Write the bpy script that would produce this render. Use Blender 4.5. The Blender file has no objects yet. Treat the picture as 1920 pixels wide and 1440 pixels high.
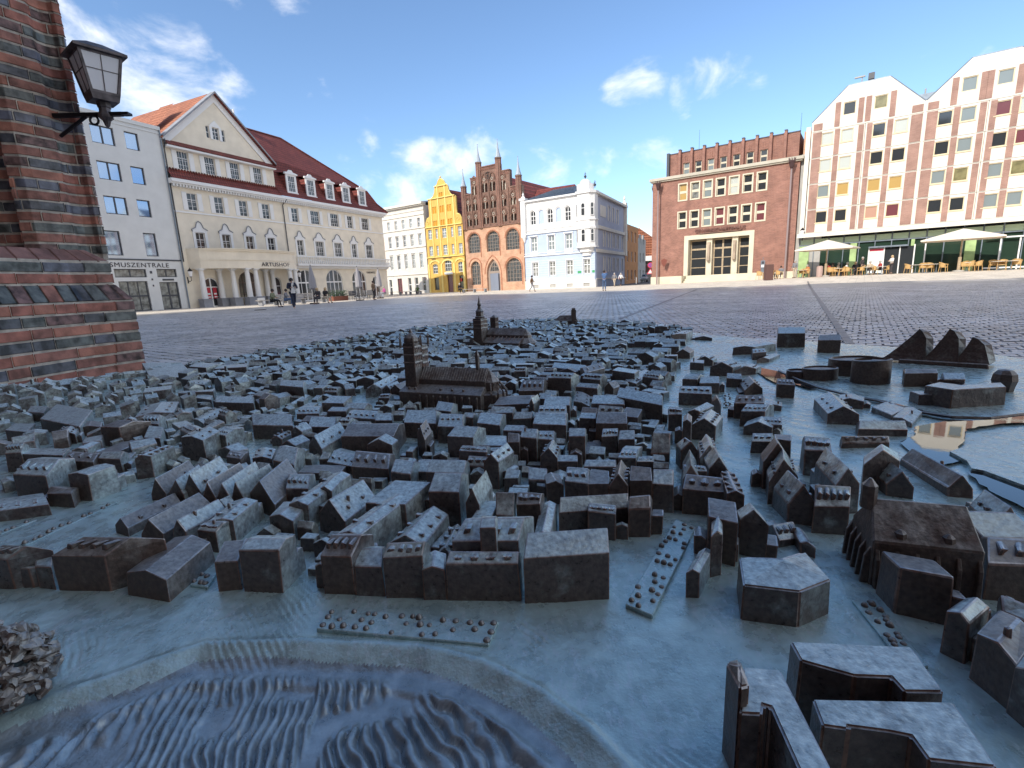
import bpy, bmesh, math, random
import numpy as np
from mathutils import Vector, Matrix, noise
from mathutils.geometry import tessellate_polygon
random.seed(7); rng = np.random.default_rng(7)
sc = bpy.context.scene
COL = sc.collection
R_ = math.radians

# ------------------------------------------------------------ camera
PITCH, ROLL, EYE = math.atan(188/920), .0435, .92
fw = Vector((0, math.cos(PITCH), -math.sin(PITCH)))
up0 = Vector((0, math.sin(PITCH), math.cos(PITCH))); rt0 = Vector((1, 0, 0))
rt = rt0*math.cos(ROLL) - up0*math.sin(ROLL)
up = rt0*math.sin(ROLL) + up0*math.cos(ROLL)
cam = bpy.data.cameras.new('camera'); camo = bpy.data.objects.new('camera', cam); COL.objects.link(camo)
m = Matrix((rt, up, -fw)).transposed().to_4x4(); m.translation = Vector((0, 0, EYE)); camo.matrix_world = m
cam.sensor_width = 36; cam.lens = 36*920/1920; cam.clip_start = .02; cam.clip_end = 3000
sc.camera = camo

# ------------------------------------------------------------ light
SUN_AZ, SUN_EL = R_(222), R_(33)          # azimuth of the sun measured from +Y towards +X
to_sun = Vector((math.sin(SUN_AZ)*math.cos(SUN_EL), math.cos(SUN_AZ)*math.cos(SUN_EL), math.sin(SUN_EL)))
sl = bpy.data.lights.new('sun', 'SUN'); sl.energy = 2.6; sl.angle = R_(.5); sl.color = (1, .93, .82)
so = bpy.data.objects.new('sun', sl); COL.objects.link(so)
so.rotation_euler = to_sun.to_track_quat('Z', 'Y').to_euler(); so.location = (0, 0, 60)
wd = bpy.data.worlds.new('World'); sc.world = wd; wd.use_nodes = True
N = wd.node_tree.nodes; L = wd.node_tree.links; N.clear()
def nn(t, **k):
    n = N.new(t)
    for a, b in k.items(): setattr(n, a, b)
    return n
out = nn('ShaderNodeOutputWorld'); bg = nn('ShaderNodeBackground'); bg.inputs[1].default_value = .15
sky = nn('ShaderNodeTexSky', sky_type='NISHITA', sun_disc=False, sun_elevation=SUN_EL, sun_rotation=SUN_AZ, air_density=1.0, dust_density=.6, ozone_density=1.6)
tc = nn('ShaderNodeTexCoord')
nz = nn('ShaderNodeTexNoise'); nz.inputs['Scale'].default_value = 7.5; nz.inputs['Detail'].default_value = 9; nz.inputs['Roughness'].default_value = .58; nz.inputs['Distortion'].default_value = .25
mp = nn('ShaderNodeMapping'); mp.inputs['Scale'].default_value = (1, 1, 1.7); mp.inputs['Location'].default_value = (.37, .1, .22)
L.new(tc.outputs['Generated'], mp.inputs[0]); L.new(mp.outputs[0], nz.inputs['Vector'])
nrm = nn('ShaderNodeVectorMath', operation='NORMALIZE'); L.new(tc.outputs['Generated'], nrm.inputs[0])
def dirpx(x, y):
    return (fw + rt*((x-960)/920) - up*((y-720)/920)).normalized()
CL = [(150, 40, 6, .75), (330, 150, 6.5, .85), (180, 190, 8, 1.0), (280, 200, 5, .9), (420, 190, 5.5, .7), (480, 215, 3, .5), (670, 312, 3.4, .85), (800, 350, 5.5, .85), (890, 335, 5, .8), (1185, 165, 3.2, .62),
      (1325, 180, 3.4, .66), (1385, 160, 3.2, .68), (975, 262, 3, .45), (1010, 325, 5, .7), (1060, 320, 4, .6), (1160, 340, 3.5, .7), (1225, 312, 3.6, .7), (1100, 355, 4, .6), (1215, 400, 4, .55), (1760, 160, 4, .4), (-300, 200, 30, .8), (2300, 300, 22, .5)]
acc = None
for (x, y, rad, w) in CL:
    rad *= 1.5
    d = dirpx(x, y)
    dt = nn('ShaderNodeVectorMath', operation='DOT_PRODUCT'); L.new(nrm.outputs[0], dt.inputs[0]); dt.inputs[1].default_value = d
    mr = nn('ShaderNodeMapRange', interpolation_type='SMOOTHSTEP'); L.new(dt.outputs['Value'], mr.inputs[0])
    mr.inputs[1].default_value = math.cos(R_(rad)); mr.inputs[2].default_value = 1.; mr.inputs[4].default_value = w*.95
    if acc is None: acc = mr.outputs[0]
    else:
        mx = nn('ShaderNodeMath', operation='MAXIMUM'); L.new(acc, mx.inputs[0]); L.new(mr.outputs[0], mx.inputs[1]); acc = mx.outputs[0]
# unseen broken cloud added beside and behind the viewer to brighten the shade
n2 = nn('ShaderNodeTexNoise'); n2.inputs['Scale'].default_value = 1.6; n2.inputs['Detail'].default_value = 3; L.new(tc.outputs['Generated'], n2.inputs['Vector'])
sep = nn('ShaderNodeSeparateXYZ'); L.new(nrm.outputs[0], sep.inputs[0])
bk = nn('ShaderNodeMapRange', interpolation_type='SMOOTHSTEP'); L.new(sep.outputs['Y'], bk.inputs[0]); bk.inputs[1].default_value = .60; bk.inputs[2].default_value = -.1
b2 = nn('ShaderNodeMapRange'); L.new(n2.outputs['Fac'], b2.inputs[0]); b2.inputs[1].default_value = .30; b2.inputs[2].default_value = .5; b2.inputs[4].default_value = 1.3
b3 = nn('ShaderNodeMath', operation='MULTIPLY'); L.new(bk.outputs[0], b3.inputs[0]); L.new(b2.outputs[0], b3.inputs[1])
mx = nn('ShaderNodeMath', operation='MAXIMUM'); L.new(acc, mx.inputs[0]); L.new(b3.outputs[0], mx.inputs[1]); acc = mx.outputs[0]
# cloud = smoothstep(noise + mask - 1)
hf = nn('ShaderNodeMath', operation='MULTIPLY'); L.new(acc, hf.inputs[0]); hf.inputs[1].default_value = .42
ad = nn('ShaderNodeMath', operation='ADD'); L.new(nz.outputs['Fac'], ad.inputs[0]); L.new(hf.outputs[0], ad.inputs[1])
cr = nn('ShaderNodeMapRange', interpolation_type='SMOOTHSTEP'); L.new(ad.outputs[0], cr.inputs[0]); cr.inputs[1].default_value = .74; cr.inputs[2].default_value = 1.04; cr.inputs[4].default_value = .82
mixc = nn('ShaderNodeMixRGB'); L.new(cr.outputs[0], mixc.inputs[0])
tint = nn('ShaderNodeMixRGB', blend_type='MULTIPLY'); tint.inputs[0].default_value = 1; L.new(sky.outputs[0], tint.inputs[1]); tint.inputs[2].default_value = (.74, .84, .94, 1)
L.new(tint.outputs[0], mixc.inputs[1]); mixc.inputs[2].default_value = (5.9, 5.9, 5.95, 1)
L.new(mixc.outputs[0], bg.inputs[0]); L.new(bg.outputs[0], out.inputs[0])
sc.view_settings.view_transform = 'Standard'; sc.view_settings.look = 'None'; sc.view_settings.gamma = 1
sc.view_settings.use_curve_mapping = False; sc.view_settings.exposure = .7

# ------------------------------------------------------------ helpers
def smooth(t):
    t = np.clip(t, 0, 1); return t*t*(3-2*t)
def gz(x, y):                              # height of the square: it rises a little towards the far right
    return float(.30*smooth((x-8)/26)*smooth((y-20)/24))
def mat(name, col, rough=.6, metal=0., var=0., vs=6., bump=0., bs=40., spec=.5, col2=None, coords='Object', dist=.01, det=5):
    mt = bpy.data.materials.new(name); mt.use_nodes = True; t = mt.node_tree; p = t.nodes['Principled BSDF']
    p.inputs['Roughness'].default_value = rough; p.inputs['Metallic'].default_value = metal
    p.inputs['Specular IOR Level'].default_value = spec; p.inputs['Base Color'].default_value = (*col, 1)
    c = t.nodes.new('ShaderNodeTexCoord')
    if var or col2:
        n = t.nodes.new('ShaderNodeTexNoise'); n.inputs['Scale'].default_value = vs; n.inputs['Detail'].default_value = det
        t.links.new(c.outputs[coords], n.inputs['Vector'])
        rp = t.nodes.new('ShaderNodeValToRGB'); t.links.new(n.outputs['Fac'], rp.inputs[0])
        c2 = col2 or tuple(min(1, x*(1+var)) for x in col); c1 = col if col2 else tuple(x*(1-var) for x in col)
        rp.color_ramp.elements[0].position = .36; rp.color_ramp.elements[1].position = .64
        rp.color_ramp.elements[0].color = (*c1, 1); rp.color_ramp.elements[1].color = (*c2, 1)
        t.links.new(rp.outputs[0], p.inputs['Base Color'])
    if bump:
        n = t.nodes.new('ShaderNodeTexNoise'); n.inputs['Scale'].default_value = bs; n.inputs['Detail'].default_value = 4
        t.links.new(c.outputs[coords], n.inputs['Vector'])
        b = t.nodes.new('ShaderNodeBump'); b.inputs['Strength'].default_value = bump; b.inputs['Distance'].default_value = dist
        t.links.new(n.outputs['Fac'], b.inputs['Height']); t.links.new(b.outputs[0], p.inputs['Normal'])
    return mt
def mat_brick(name, c1, c2, mortar, bw=.25, bh=.083, ms=.012, off=.5, rough=.85, axis='xz', bump=.5, dist=.01):
    """masonry or tiling seen from far away, laid in the building's own coordinates"""
    mt = mat(name, c1, rough); t = mt.node_tree; p = t.nodes['Principled BSDF']
    c = t.nodes.new('ShaderNodeTexCoord'); s = t.nodes.new('ShaderNodeSeparateXYZ'); cb = t.nodes.new('ShaderNodeCombineXYZ')
    t.links.new(c.outputs['Object'], s.inputs[0])
    a = {'x': 'X', 'y': 'Y', 'z': 'Z'}
    t.links.new(s.outputs[a[axis[0]]], cb.inputs[0]); t.links.new(s.outputs[a[axis[1]]], cb.inputs[1])
    b = t.nodes.new('ShaderNodeTexBrick'); t.links.new(cb.outputs[0], b.inputs['Vector'])
    b.inputs['Scale'].default_value = 1; b.inputs['Brick Width'].default_value = bw; b.inputs['Row Height'].default_value = bh
    b.inputs['Mortar Size'].default_value = ms; b.offset = off; b.inputs['Bias'].default_value = -.1
    b.inputs['Color1'].default_value = (*c1, 1); b.inputs['Color2'].default_value = (*c2, 1); b.inputs['Mortar'].default_value = (*mortar, 1)
    n = t.nodes.new('ShaderNodeTexNoise'); n.inputs['Scale'].default_value = 1.1; n.inputs['Detail'].default_value = 6; t.links.new(c.outputs['Object'], n.inputs['Vector'])
    mr = t.nodes.new('ShaderNodeMapRange'); t.links.new(n.outputs['Fac'], mr.inputs[0]); mr.inputs[1].default_value = .3; mr.inputs[2].default_value = .7; mr.inputs[3].default_value = .75; mr.inputs[4].default_value = 1.15
    mu = t.nodes.new('ShaderNodeVectorMath'); mu.operation = 'SCALE'; t.links.new(b.outputs['Color'], mu.inputs[0]); t.links.new(mr.outputs[0], mu.inputs['Scale'])
    t.links.new(mu.outputs[0], p.inputs['Base Color'])
    bp = t.nodes.new('ShaderNodeBump'); bp.invert = True; bp.inputs['Strength'].default_value = bump; bp.inputs['Distance'].default_value = dist
    t.links.new(b.outputs['Fac'], bp.inputs['Height']); t.links.new(bp.outputs[0], p.inputs['Normal'])
    return mt
SPLIT = {'cornices': 'cornice', 'roof_hatches': 'roof_hatch', 'small_signs': 'small_sign', 'cellar_shutters': 'cellar_shutter', 'green_signs': 'green_sign', 'window_surrounds': 'window_surround', 'window_sills': 'window_sill', 'brick_ribs': 'brick_rib', 'buttresses': 'buttress', 'flying_buttresses': 'flying_buttress', 'steps': 'step'}
class MB:
    def __init__(s): s.v = []; s.f = []; s.m = []
    def add(s, vs, fs, m=0):
        o = len(s.v); s.v += [tuple(x) for x in vs]; s.f += [tuple(i+o for i in f) for f in fs]; s.m += [m]*len(fs); return s
    def box(s, x0, x1, y0, y1, z0, z1, m=0):
        return s.add([(x0, y0, z0), (x1, y0, z0), (x1, y1, z0), (x0, y1, z0), (x0, y0, z1), (x1, y0, z1), (x1, y1, z1), (x0, y1, z1)],
                     [(0, 3, 2, 1), (4, 5, 6, 7), (0, 1, 5, 4), (1, 2, 6, 5), (2, 3, 7, 6), (3, 0, 4, 7)], m)
    def prism(s, pts, z0, z1, m=0, mt=None):          # polygon in plan, extruded up
        n = len(pts); o = [(x, y, z0) for x, y in pts] + [(x, y, z1) for x, y in pts]
        s.add(o, [(i, (i+1) % n, n+(i+1) % n, n+i) for i in range(n)] + [tuple(range(n))[::-1]], m)
        return s.add([(x, y, z1) for x, y in pts], [tuple(range(n))], m if mt is None else mt)
    def prismy(s, pts, y0, y1, m=0):                  # polygon in (x, z), extruded in y
        n = len(pts); o = [(x, y0, z) for x, z in pts] + [(x, y1, z) for x, z in pts]
        s.add(o, [(i, (i+1) % n, n+(i+1) % n, n+i) for i in range(n)], m)
        tri = tessellate_polygon([[Vector((x, z, 0)) for x, z in pts]])
        s.add([(x, y0, z) for x, z in pts], tri, m); return s.add([(x, y1, z) for x, z in pts], tri, m)
    def lathe(s, c, prof, n=12, m=0, a0=0.):           # prof: (r, z)
        k = len(prof); vs = []
        for r, z in prof:
            for i in range(n):
                a = a0+2*math.pi*i/n; vs.append((c[0]+r*math.cos(a), c[1]+r*math.sin(a), c[2]+z))
        fs = [(j*n+i, j*n+(i+1) % n, (j+1)*n+(i+1) % n, (j+1)*n+i) for j in range(k-1) for i in range(n)]
        fs += [tuple(range(n))[::-1], tuple(range((k-1)*n, k*n))]
        return s.add(vs, fs, m)
    def tube(s, p, q, r, r2=None, n=6, m=0):
        p = Vector(p); q = Vector(q); d = (q-p)
        if d.length < 1e-6: return s
        z = d.normalized(); x = z.orthogonal().normalized(); y = z.cross(x); r2 = r if r2 is None else r2
        vs = [p+(x*math.cos(2*math.pi*i/n)+y*math.sin(2*math.pi*i/n))*r for i in range(n)] + [q+(x*math.cos(2*math.pi*i/n)+y*math.sin(2*math.pi*i/n))*r2 for i in range(n)]
        return s.add(vs, [(i, (i+1) % n, n+(i+1) % n, n+i) for i in range(n)]+[tuple(range(n))[::-1], tuple(range(n, 2*n))], m)
    def path(s, pts, r, n=6, m=0):
        for a, b in zip(pts, pts[1:]): s.tube(a, b, r, n=n, m=m)
        return s
    def ball(s, c, r, n=8, k=5, m=0, sz=1., half=False):
        a0 = 0 if half else -math.pi/2
        return s.lathe(c, [(max(1e-4, r*math.cos(a0+(math.pi/2-a0)*i/k)), r*sz*math.sin(a0+(math.pi/2-a0)*i/k)) for i in range(k+1)], n, m)
    def mesh(s, name, mats, smooth_=False, bevel=0.):
        me = bpy.data.meshes.new(name); me.from_pydata(s.v, [], s.f)
        for x in (mats if isinstance(mats, (list, tuple)) else [mats]): me.materials.append(x)
        me.polygons.foreach_set('material_index', s.m)
        bm = bmesh.new(); bm.from_mesh(me)
        if bevel:
            bmesh.ops.remove_doubles(bm, verts=bm.verts, dist=1e-5)
            bmesh.ops.bevel(bm, geom=[e for e in bm.edges if len(e.link_faces) == 2 and e.calc_face_angle(0) > .5], offset=bevel, segments=1, affect='EDGES', clamp_overlap=True)
        bmesh.ops.recalc_face_normals(bm, faces=bm.faces); bm.to_mesh(me); bm.free()
        if smooth_: me.polygons.foreach_set('use_smooth', [True]*len(me.polygons))
        me.update(); return me
    def build(s, name, mats, parent=None, **k):
        if name in SPLIT:                             # pieces that can be told apart: one object each
            up = list(range(len(s.v)))
            def root(i):
                while up[i] != i: up[i] = up[up[i]]; i = up[i]
                return i
            for f in s.f:
                for i in f[1:]: up[root(i)] = root(f[0])
            groups = {}
            for f, mi in zip(s.f, s.m): groups.setdefault(root(f[0]), []).append((f, mi))
            o = None
            for g in groups.values():
                idx = sorted({i for f, _ in g for i in f}); mp = {i: j for j, i in enumerate(idx)}; q = MB()
                q.v = [s.v[i] for i in idx]; q.f = [tuple(mp[i] for i in f) for f, _ in g]; q.m = [mi for _, mi in g]
                kk = dict(k); o = ob(SPLIT[name], q.mesh(SPLIT[name], mats, kk.pop('smooth_', False), kk.pop('bevel', 0.)), parent, **kk)
            return o
        return ob(name, s.mesh(name, mats, k.pop('smooth_', False), k.pop('bevel', 0.)), parent, **k)
def ob(name, data, parent=None, loc=None, rz=None, **k):
    o = bpy.data.objects.new(name, data); COL.objects.link(o)
    if parent: o.parent = parent
    if loc is not None: o.location = loc
    if rz is not None: o.rotation_euler = (0, 0, rz)
    for a, b in k.items(): o[a] = b
    return o
def thing(name, label, cat, loc=(0, 0, 0), rz=0., group=None, scale=None):
    o = ob(name, None, None, loc, rz, label=label, category=cat)
    if group: o['group'] = group
    if scale: o.scale = (scale,)*3
    return o
def struct(o): o['kind'] = 'structure'; return o
def text(name, s, size, parent, loc, mt, ext=.015, rot=(math.pi/2, 0, 0), align='CENTER', sx=1., space=1.):
    c = bpy.data.curves.new(name, 'FONT'); c.body = s; c.size = size; c.extrude = ext; c.align_x = align; c.space_character = space
    c.materials.append(mt); tmp = bpy.data.objects.new('tmp', c); COL.objects.link(tmp)
    me = bpy.data.meshes.new_from_object(tmp); bpy.data.objects.remove(tmp); me.name = name
    o = ob(name, me, parent, loc); o.rotation_euler = rot; o.scale = (sx, 1, 1); return o
def arc_pts(x, z, w, h, kind='round', n=10):
    """outline of an opening: bottom centre (x, z)"""
    if kind == 'rect': return [(x-w/2, z), (x+w/2, z), (x+w/2, z+h), (x-w/2, z+h)]
    if kind == 'seg':
        p = [(x-w/2, z), (x+w/2, z)]; hh = w*.25
        return p+[(x+w/2*math.cos(math.pi*i/n), z+h-hh+hh*math.sin(math.pi*i/n)) for i in range(n+1)]
    if kind == 'round':
        p = [(x-w/2, z), (x+w/2, z)]
        return p+[(x+w/2*math.cos(math.pi*i/n), z+h-w/2+w/2*math.sin(math.pi*i/n)) for i in range(n+1)]
    if kind == 'point':
        p = [(x-w/2, z), (x+w/2, z)]; hh = w*.87; k = n//2
        for i in range(k+1):
            a = (math.pi/3)*i/k; p.append((x-w/2+w*math.cos(a), z+h-hh+w*math.sin(a)))
        for i in range(k-1, -1, -1):
            a = (math.pi/3)*i/k; p.append((x+w/2-w*math.cos(a), z+h-hh+w*math.sin(a)))
        return p
def wall(mb, outline, holes, y0=0., th=.35, reveal=.18, m=0, mr=None):
    polys = [outline]+holes
    tri = tessellate_polygon([[Vector((x, z, 0)) for x, z in p] for p in polys])
    flat = [(x, y0, z) for p in polys for x, z in p]
    mb.add(flat, tri, m)
    n = len(outline); mb.add([(x, y0, z) for x, z in outline]+[(x, y0+th, z) for x, z in outline], [(i, (i+1) % n, n+(i+1) % n, n+i) for i in range(n)], m)
    for h in holes:
        n = len(h); mb.add([(x, y0, z) for x, z in h]+[(x, y0+reveal, z) for x, z in h], [(i, (i+1) % n, n+(i+1) % n, n+i) for i in range(n)], m if mr is None else mr)
    return mb
WC = {}
def window(parent, x, z, w, h, fm, gm, nx=2, nz=3, kind='rect', y=.18, t=.06, rz=None, name='window', tm=.035, transom=None):
    """a window standing in its opening: frame with glazing bars, and its pane"""
    key = (round(w, 2), round(h, 2), fm.name, nx, nz, kind, t, tm, transom)
    if key not in WC:
        o = arc_pts(0, 0, w+.02, h+.01, kind); i = arc_pts(0, t, w-2*t, h-2*t, kind)
        a = MB(); n = len(o)
        for y0 in (-.07, 0): a.add([(p[0], y0, p[1]) for p in o]+[(p[0], y0, p[1]) for p in i], [(k, (k+1) % n, n+(k+1) % n, n+k) for k in range(n)])
        a.add([(p[0], -.07, p[1]) for p in i]+[(p[0], 0, p[1]) for p in i], [(k, (k+1) % n, n+(k+1) % n, n+k) for k in range(n)])
        def top(xx):
            if kind == 'rect': return h-t
            if kind == 'round': return h-w/2+math.sqrt(max(0, (w/2-t)**2-xx*xx))
            if kind == 'seg': return h-w*.25+w*.25*math.sqrt(max(0, 1-(2*xx/w)**2))-t
            return h-w*.87+math.sqrt(max(0, (w-t)**2-(abs(xx)+w/2)**2))
        def wid(zz):
            if kind == 'rect' : return w/2-t
            if kind == 'seg': return (w/2-t) if zz < h-w*.25 else (w/2)*math.sqrt(max(0, 1-((zz-h+w*.25)/(w*.25))**2))
            if kind == 'round': return (w/2-t) if zz < h-w/2 else math.sqrt(max(0, (w/2-t)**2-(zz-h+w/2)**2))
            return (w/2-t) if zz < h-w*.87 else max(0, math.sqrt(max(0, (w-t)**2-(zz-h+w*.87)**2))-w/2)
        for k in range(1, nx):
            xx = -w/2+w*k/nx; tt = tm*(1.5 if (nx % 2 == 0 and k == nx//2) else .8); a.box(xx-tt/2, xx+tt/2, -.055, -.005, t*.9, top(xx))
        for k in range(1, nz):
            zz = h*k/nz
            if transom and k == nz-1: zz = h*transom
            ww = wid(zz); tt = tm*(1.6 if k == nz-1 else .7)
            if ww > .05: a.box(-ww, ww, -.05, -.01, zz-tt/2, zz+tt/2)
        g = MB(); pp = arc_pts(0, t*.5, w-t, h-t, kind); g.prismy(pp, -.02, -.012)
        WC[key] = (a.mesh('window', fm), g)
    a, g = WC[key]
    gk = (key, gm.name)
    if gk not in WC: WC[gk] = g.mesh('pane', gm)
    o = ob(name, a, parent, (x, y, z)); q = ob('pane', WC[gk], o)
    if rz: o.rotation_euler = (0, 0, rz)
    return o
# ------------------------------------------------------------ materials
ASP = mat('bedding_sand', (.085, .08, .08), .9, var=.3, vs=30)
STONE = [mat('cobble_grey', (.48, .465, .47), .34, var=.22, vs=.7, det=10, bump=.5, bs=60, dist=.004), mat('cobble_blue', (.41, .40, .415), .32, var=.25, vs=.7, det=10, bump=.5, bs=60, dist=.004), mat('cobble_pale', (.56, .54, .53), .38, var=.22, vs=.7, det=10, bump=.5, bs=60, dist=.004)]
FARCOB = mat_brick('far_cobbles', (.48, .465, .47), (.41, .40, .415), (.26, .25, .25), .17, .19, .014, rough=.36, axis='xy', bump=.4, dist=.01)
SUNFLAG = mat_brick('sunlit_flagstones', (.78, .69, .57), (.70, .61, .50), (.52, .46, .38), .9, .6, .02, rough=.9, axis='xy', bump=.1)  # pale paving, its colour raised to carry the brightness of sunlit ground
for q in (SUNFLAG,): q.node_tree.nodes['Principled BSDF'].inputs['Specular IOR Level'].default_value = .15
REDS = [mat('brick_red', (.38, .155, .115), .75, var=.35, vs=11, bump=.6, bs=55, dist=.004), mat('brick_orange', (.46, .20, .14), .75, var=.3, vs=9, bump=.6, bs=60, dist=.004), mat('brick_brown', (.32, .145, .11), .7, var=.4, vs=12, bump=.6, bs=50, dist=.004)]
DARKS = [mat('glazed_black', (.085, .088, .10), .35, var=.6, vs=14, bump=.5, bs=40, dist=.004), mat('glazed_green', (.12, .13, .12), .38, var=.6, vs=14, bump=.5, bs=40, dist=.004), mat('glazed_blue', (.14, .145, .18), .4, var=.5, vs=10, bump=.5, bs=40, dist=.004), mat('brick_sooty', (.17, .10, .09), .6, var=.7, vs=16, bump=.5, bs=40, dist=.004)]
PALEB = mat('brick_weathered', (.26, .14, .12), .85, var=.3, vs=8, bump=.4)
MORTAR = mat('lime_mortar', (.52, .47, .40), .95, var=.25, vs=14, bump=.5, bs=90, dist=.004)
IRON = mat('black_iron', (.03, .028, .032), .45, .6, bump=.3, bs=60, dist=.002)
COPPER = mat('weathered_lantern_metal', (.14, .12, .12), .55, .5, var=.4, vs=14)
MILK = mat('milk_glass', (.86, .85, .87), .25, spec=.6)

# ------------------------------------------------------------ the square
def grid(name, xs, ys, zf, mt, parent=None):
    v = [(x, y, zf(x, y)) for y in ys for x in xs]; n = len(xs)
    f = [(j*n+i, j*n+i+1, (j+1)*n+i+1, (j+1)*n+i) for j in range(len(ys)-1) for i in range(n-1)]
    mb = MB(); mb.add(v, f); return mb.build(name, mt, parent, smooth_=True)
AP0 = Vector((-28.118, 44.094, 0)); AD0 = Vector((math.sin(.447), math.cos(.447), 0)); AN0 = Vector((-AD0.y, AD0.x, 0))
BA = math.pi-.95; BD = Vector((math.sin(BA), math.cos(BA), 0)); BN = Vector((-BD.y, BD.x, 0)); BROT = math.atan2(BD.y, BD.x)
def sq_axis(a, b, n): return [a+(b-a)*i/n for i in range(n+1)]
xs = [-900, -300, -120]+sq_axis(-80, 100, 60)+[200, 400, 900]; ys = [-300, -80]+sq_axis(-20, 130, 60)+[300, 900, 1500]
struct(grid('ground', xs, ys, lambda x, y: gz(x, y)-.05, ASP))
# far cobbles as one sheet in the grid of the paving
def strip(name, n0, n1, u0, u1, dz, mt, nu=70, nn_=30):
    mb = MB(); v = []
    for j in range(nn_+1):
        for i in range(nu+1):
            u = u0+(u1-u0)*i/nu; q = n0+(n1-n0)*j/nn_; p = BD*u+BN*q; v.append((u, q, gz(p.x, p.y)+dz))
    f = [(j*(nu+1)+i, j*(nu+1)+i+1, (j+1)*(nu+1)+i+1, (j+1)*(nu+1)+i) for j in range(nn_) for i in range(nu)]
    mb.add(v, f); o = mb.build(name, mt, None, smooth_=True); o.rotation_euler = (0, 0, BROT); return struct(o)
strip('cobbled_square', -14, 38.5, -75, 75, -.014, FARCOB)
strip('sunlit_paving', 38.0, 61.5, -60, 75, -.012, SUNFLAG)  # starts past the hall's shadow edge; the sunlight is put into the colour
o = struct(MB().add([(AP0.x+AD0.x*u+AN0.x*v, AP0.y+AD0.y*u+AN0.y*v, gz(AP0.x+AD0.x*u+AN0.x*v, AP0.y+AD0.y*u+AN0.y*v)-.006) for u, v in ((-30, -12), (34, -12), (34, 3), (-30, 3))], [(0, 1, 2, 3)]).build('sunlit_paving', SUNFLAG))  # pale sheet painting the sunlit band along the cream house
# the real stones, as far as they can be told apart
def stone_mesh(mt, w, d, h=.05, jit=.012):
    mb = MB(); q = lambda: random.uniform(-jit, jit)
    t = [(-w/2+.007+q()*.4, -d/2+.007+q()*.4, h+q()*.25), (w/2-.007+q()*.4, -d/2+.007+q()*.4, h+q()*.25), (w/2-.007+q()*.4, d/2-.007+q()*.4, h+q()*.25), (-w/2+.007+q()*.4, d/2-.007+q()*.4, h+q()*.25)]
    b = [(-w/2+.004, -d/2+.004, 0), (w/2-.004, -d/2+.004, 0), (w/2-.004, d/2-.004, 0), (-w/2+.004, d/2-.004, 0)]
    c = (q(), q(), h+.007)
    mb.add(b+t+[c], [(0, 1, 5, 4), (1, 2, 6, 5), (2, 3, 7, 6), (3, 0, 4, 7), (4, 5, 8), (5, 6, 8), (6, 7, 8), (7, 4, 8)])
    return mb
SW, SD = .165, .185
OUT = [(-1.3998, 1.234), (-1.5796, 1.4923), (-1.3051, 1.7266), (-1.1457, 1.9475), (-0.9422, 2.4285), (-0.6501, 2.9149), (-0.2014, 3.3841), (0.336, 3.2683), (0.7247, 2.7299), (0.892, 2.1882), (0.9787, 2.0197), (1.1123, 1.8702), (1.2104, 1.7154), (1.3024, 1.5945), (1.4079, 1.4807), (1.4031, 1.3176), (1.3285, 1.0418)]
OA = sorted((math.atan2(x, y), math.hypot(x, y)) for x, y in OUT)
def rim(a): return float(np.interp(a, [q[0] for q in OA], [q[1] for q in OA]))
cand = []
for j in range(-40, 190):
    for i in range(-190, 260):
        u = (i+.5*(j % 2)+random.uniform(-.06, .06))*SW; q = j*SD+random.uniform(-.008, .008); p = BD*u+BN*q
        a = math.atan2(p.x, p.y)
        if p.y < .8 or abs(a) > .93: continue
        d = math.hypot(p.x, p.y)
        if d > 31: continue
        if d < rim(a)*1.0+rim(a)*.40: continue     # under or behind the model, out of sight
        cand.append((d, p.x, p.y))
cand.sort()
pav = struct(ob('cobblestones', None)); pav['label'] = 'dark cobblestones of the market square'
meshes = [stone_mesh(STONE[k % 3], SW*random.uniform(.9, 1.0), SD*random.uniform(.9, 1.0)).mesh('cobble', STONE[k % 3], False) for k in range(14)]
for d, x, y in cand[:300]:
    o = ob('cobble', random.choice(meshes), pav, (x, y, gz(x, y)-.045+random.uniform(-.003, .003)))
    o.rotation_euler = (random.uniform(-.03, .03), random.uniform(-.03, .03), BROT+random.uniform(-.05, .05))
vt, ft, mi = [], [], []
for d, x, y in cand[300:]:
    w, dd = SW*random.uniform(.88, 1.0), SD*random.uniform(.88, 1.0); mb = stone_mesh(None, w, dd, jit=.009 if d < 14 else .006)
    a = BROT+random.uniform(-.05, .05); ca, sa = math.cos(a), math.sin(a); z0 = gz(x, y)-.045+random.uniform(-.003, .003); o = len(vt)
    vt += [(x+ca*v[0]-sa*v[1], y+sa*v[0]+ca*v[1], z0+v[2]) for v in mb.v]; ft += [tuple(i+o for i in f) for f in mb.f]; mi += [random.choice((0, 0, 1, 1, 2))]*8
me = bpy.data.meshes.new('cobbles_beyond'); me.from_pydata(vt, [], ft); [me.materials.append(q) for q in STONE]; me.polygons.foreach_set('material_index', mi); me.update()
ob('cobbles_beyond', me, pav, kind='stuff')
# two bands of long granite setts crossing the square
GRAN = mat('granite_band', (.24, .22, .22), .45, var=.2, vs=6, bump=.3)
def band(x0, y0, x1, y1, name):
    r = struct(ob(name, None)); d = Vector((x1-x0, y1-y0, 0)); n = int(d.length/.62); a = math.atan2(d.y, d.x)
    me = MB().box(-.30, .30, -.05, .05, 0, .006).mesh('sett', GRAN, bevel=.006)
    for k in range(min(n, 60)):
        for s in (0,):
            t = (k+.5)/n; p = Vector((x0, y0, 0))+d*t+Vector((-math.sin(a), math.cos(a), 0))*s
            o = ob('sett', me, r, (p.x, p.y, gz(p.x, p.y)+.012), a)
band(3.55, 4.9, 24.0, 40.0, 'granite_band'); band(2.6, 11.5, 12.5, 33.0, 'granite_band')
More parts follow.
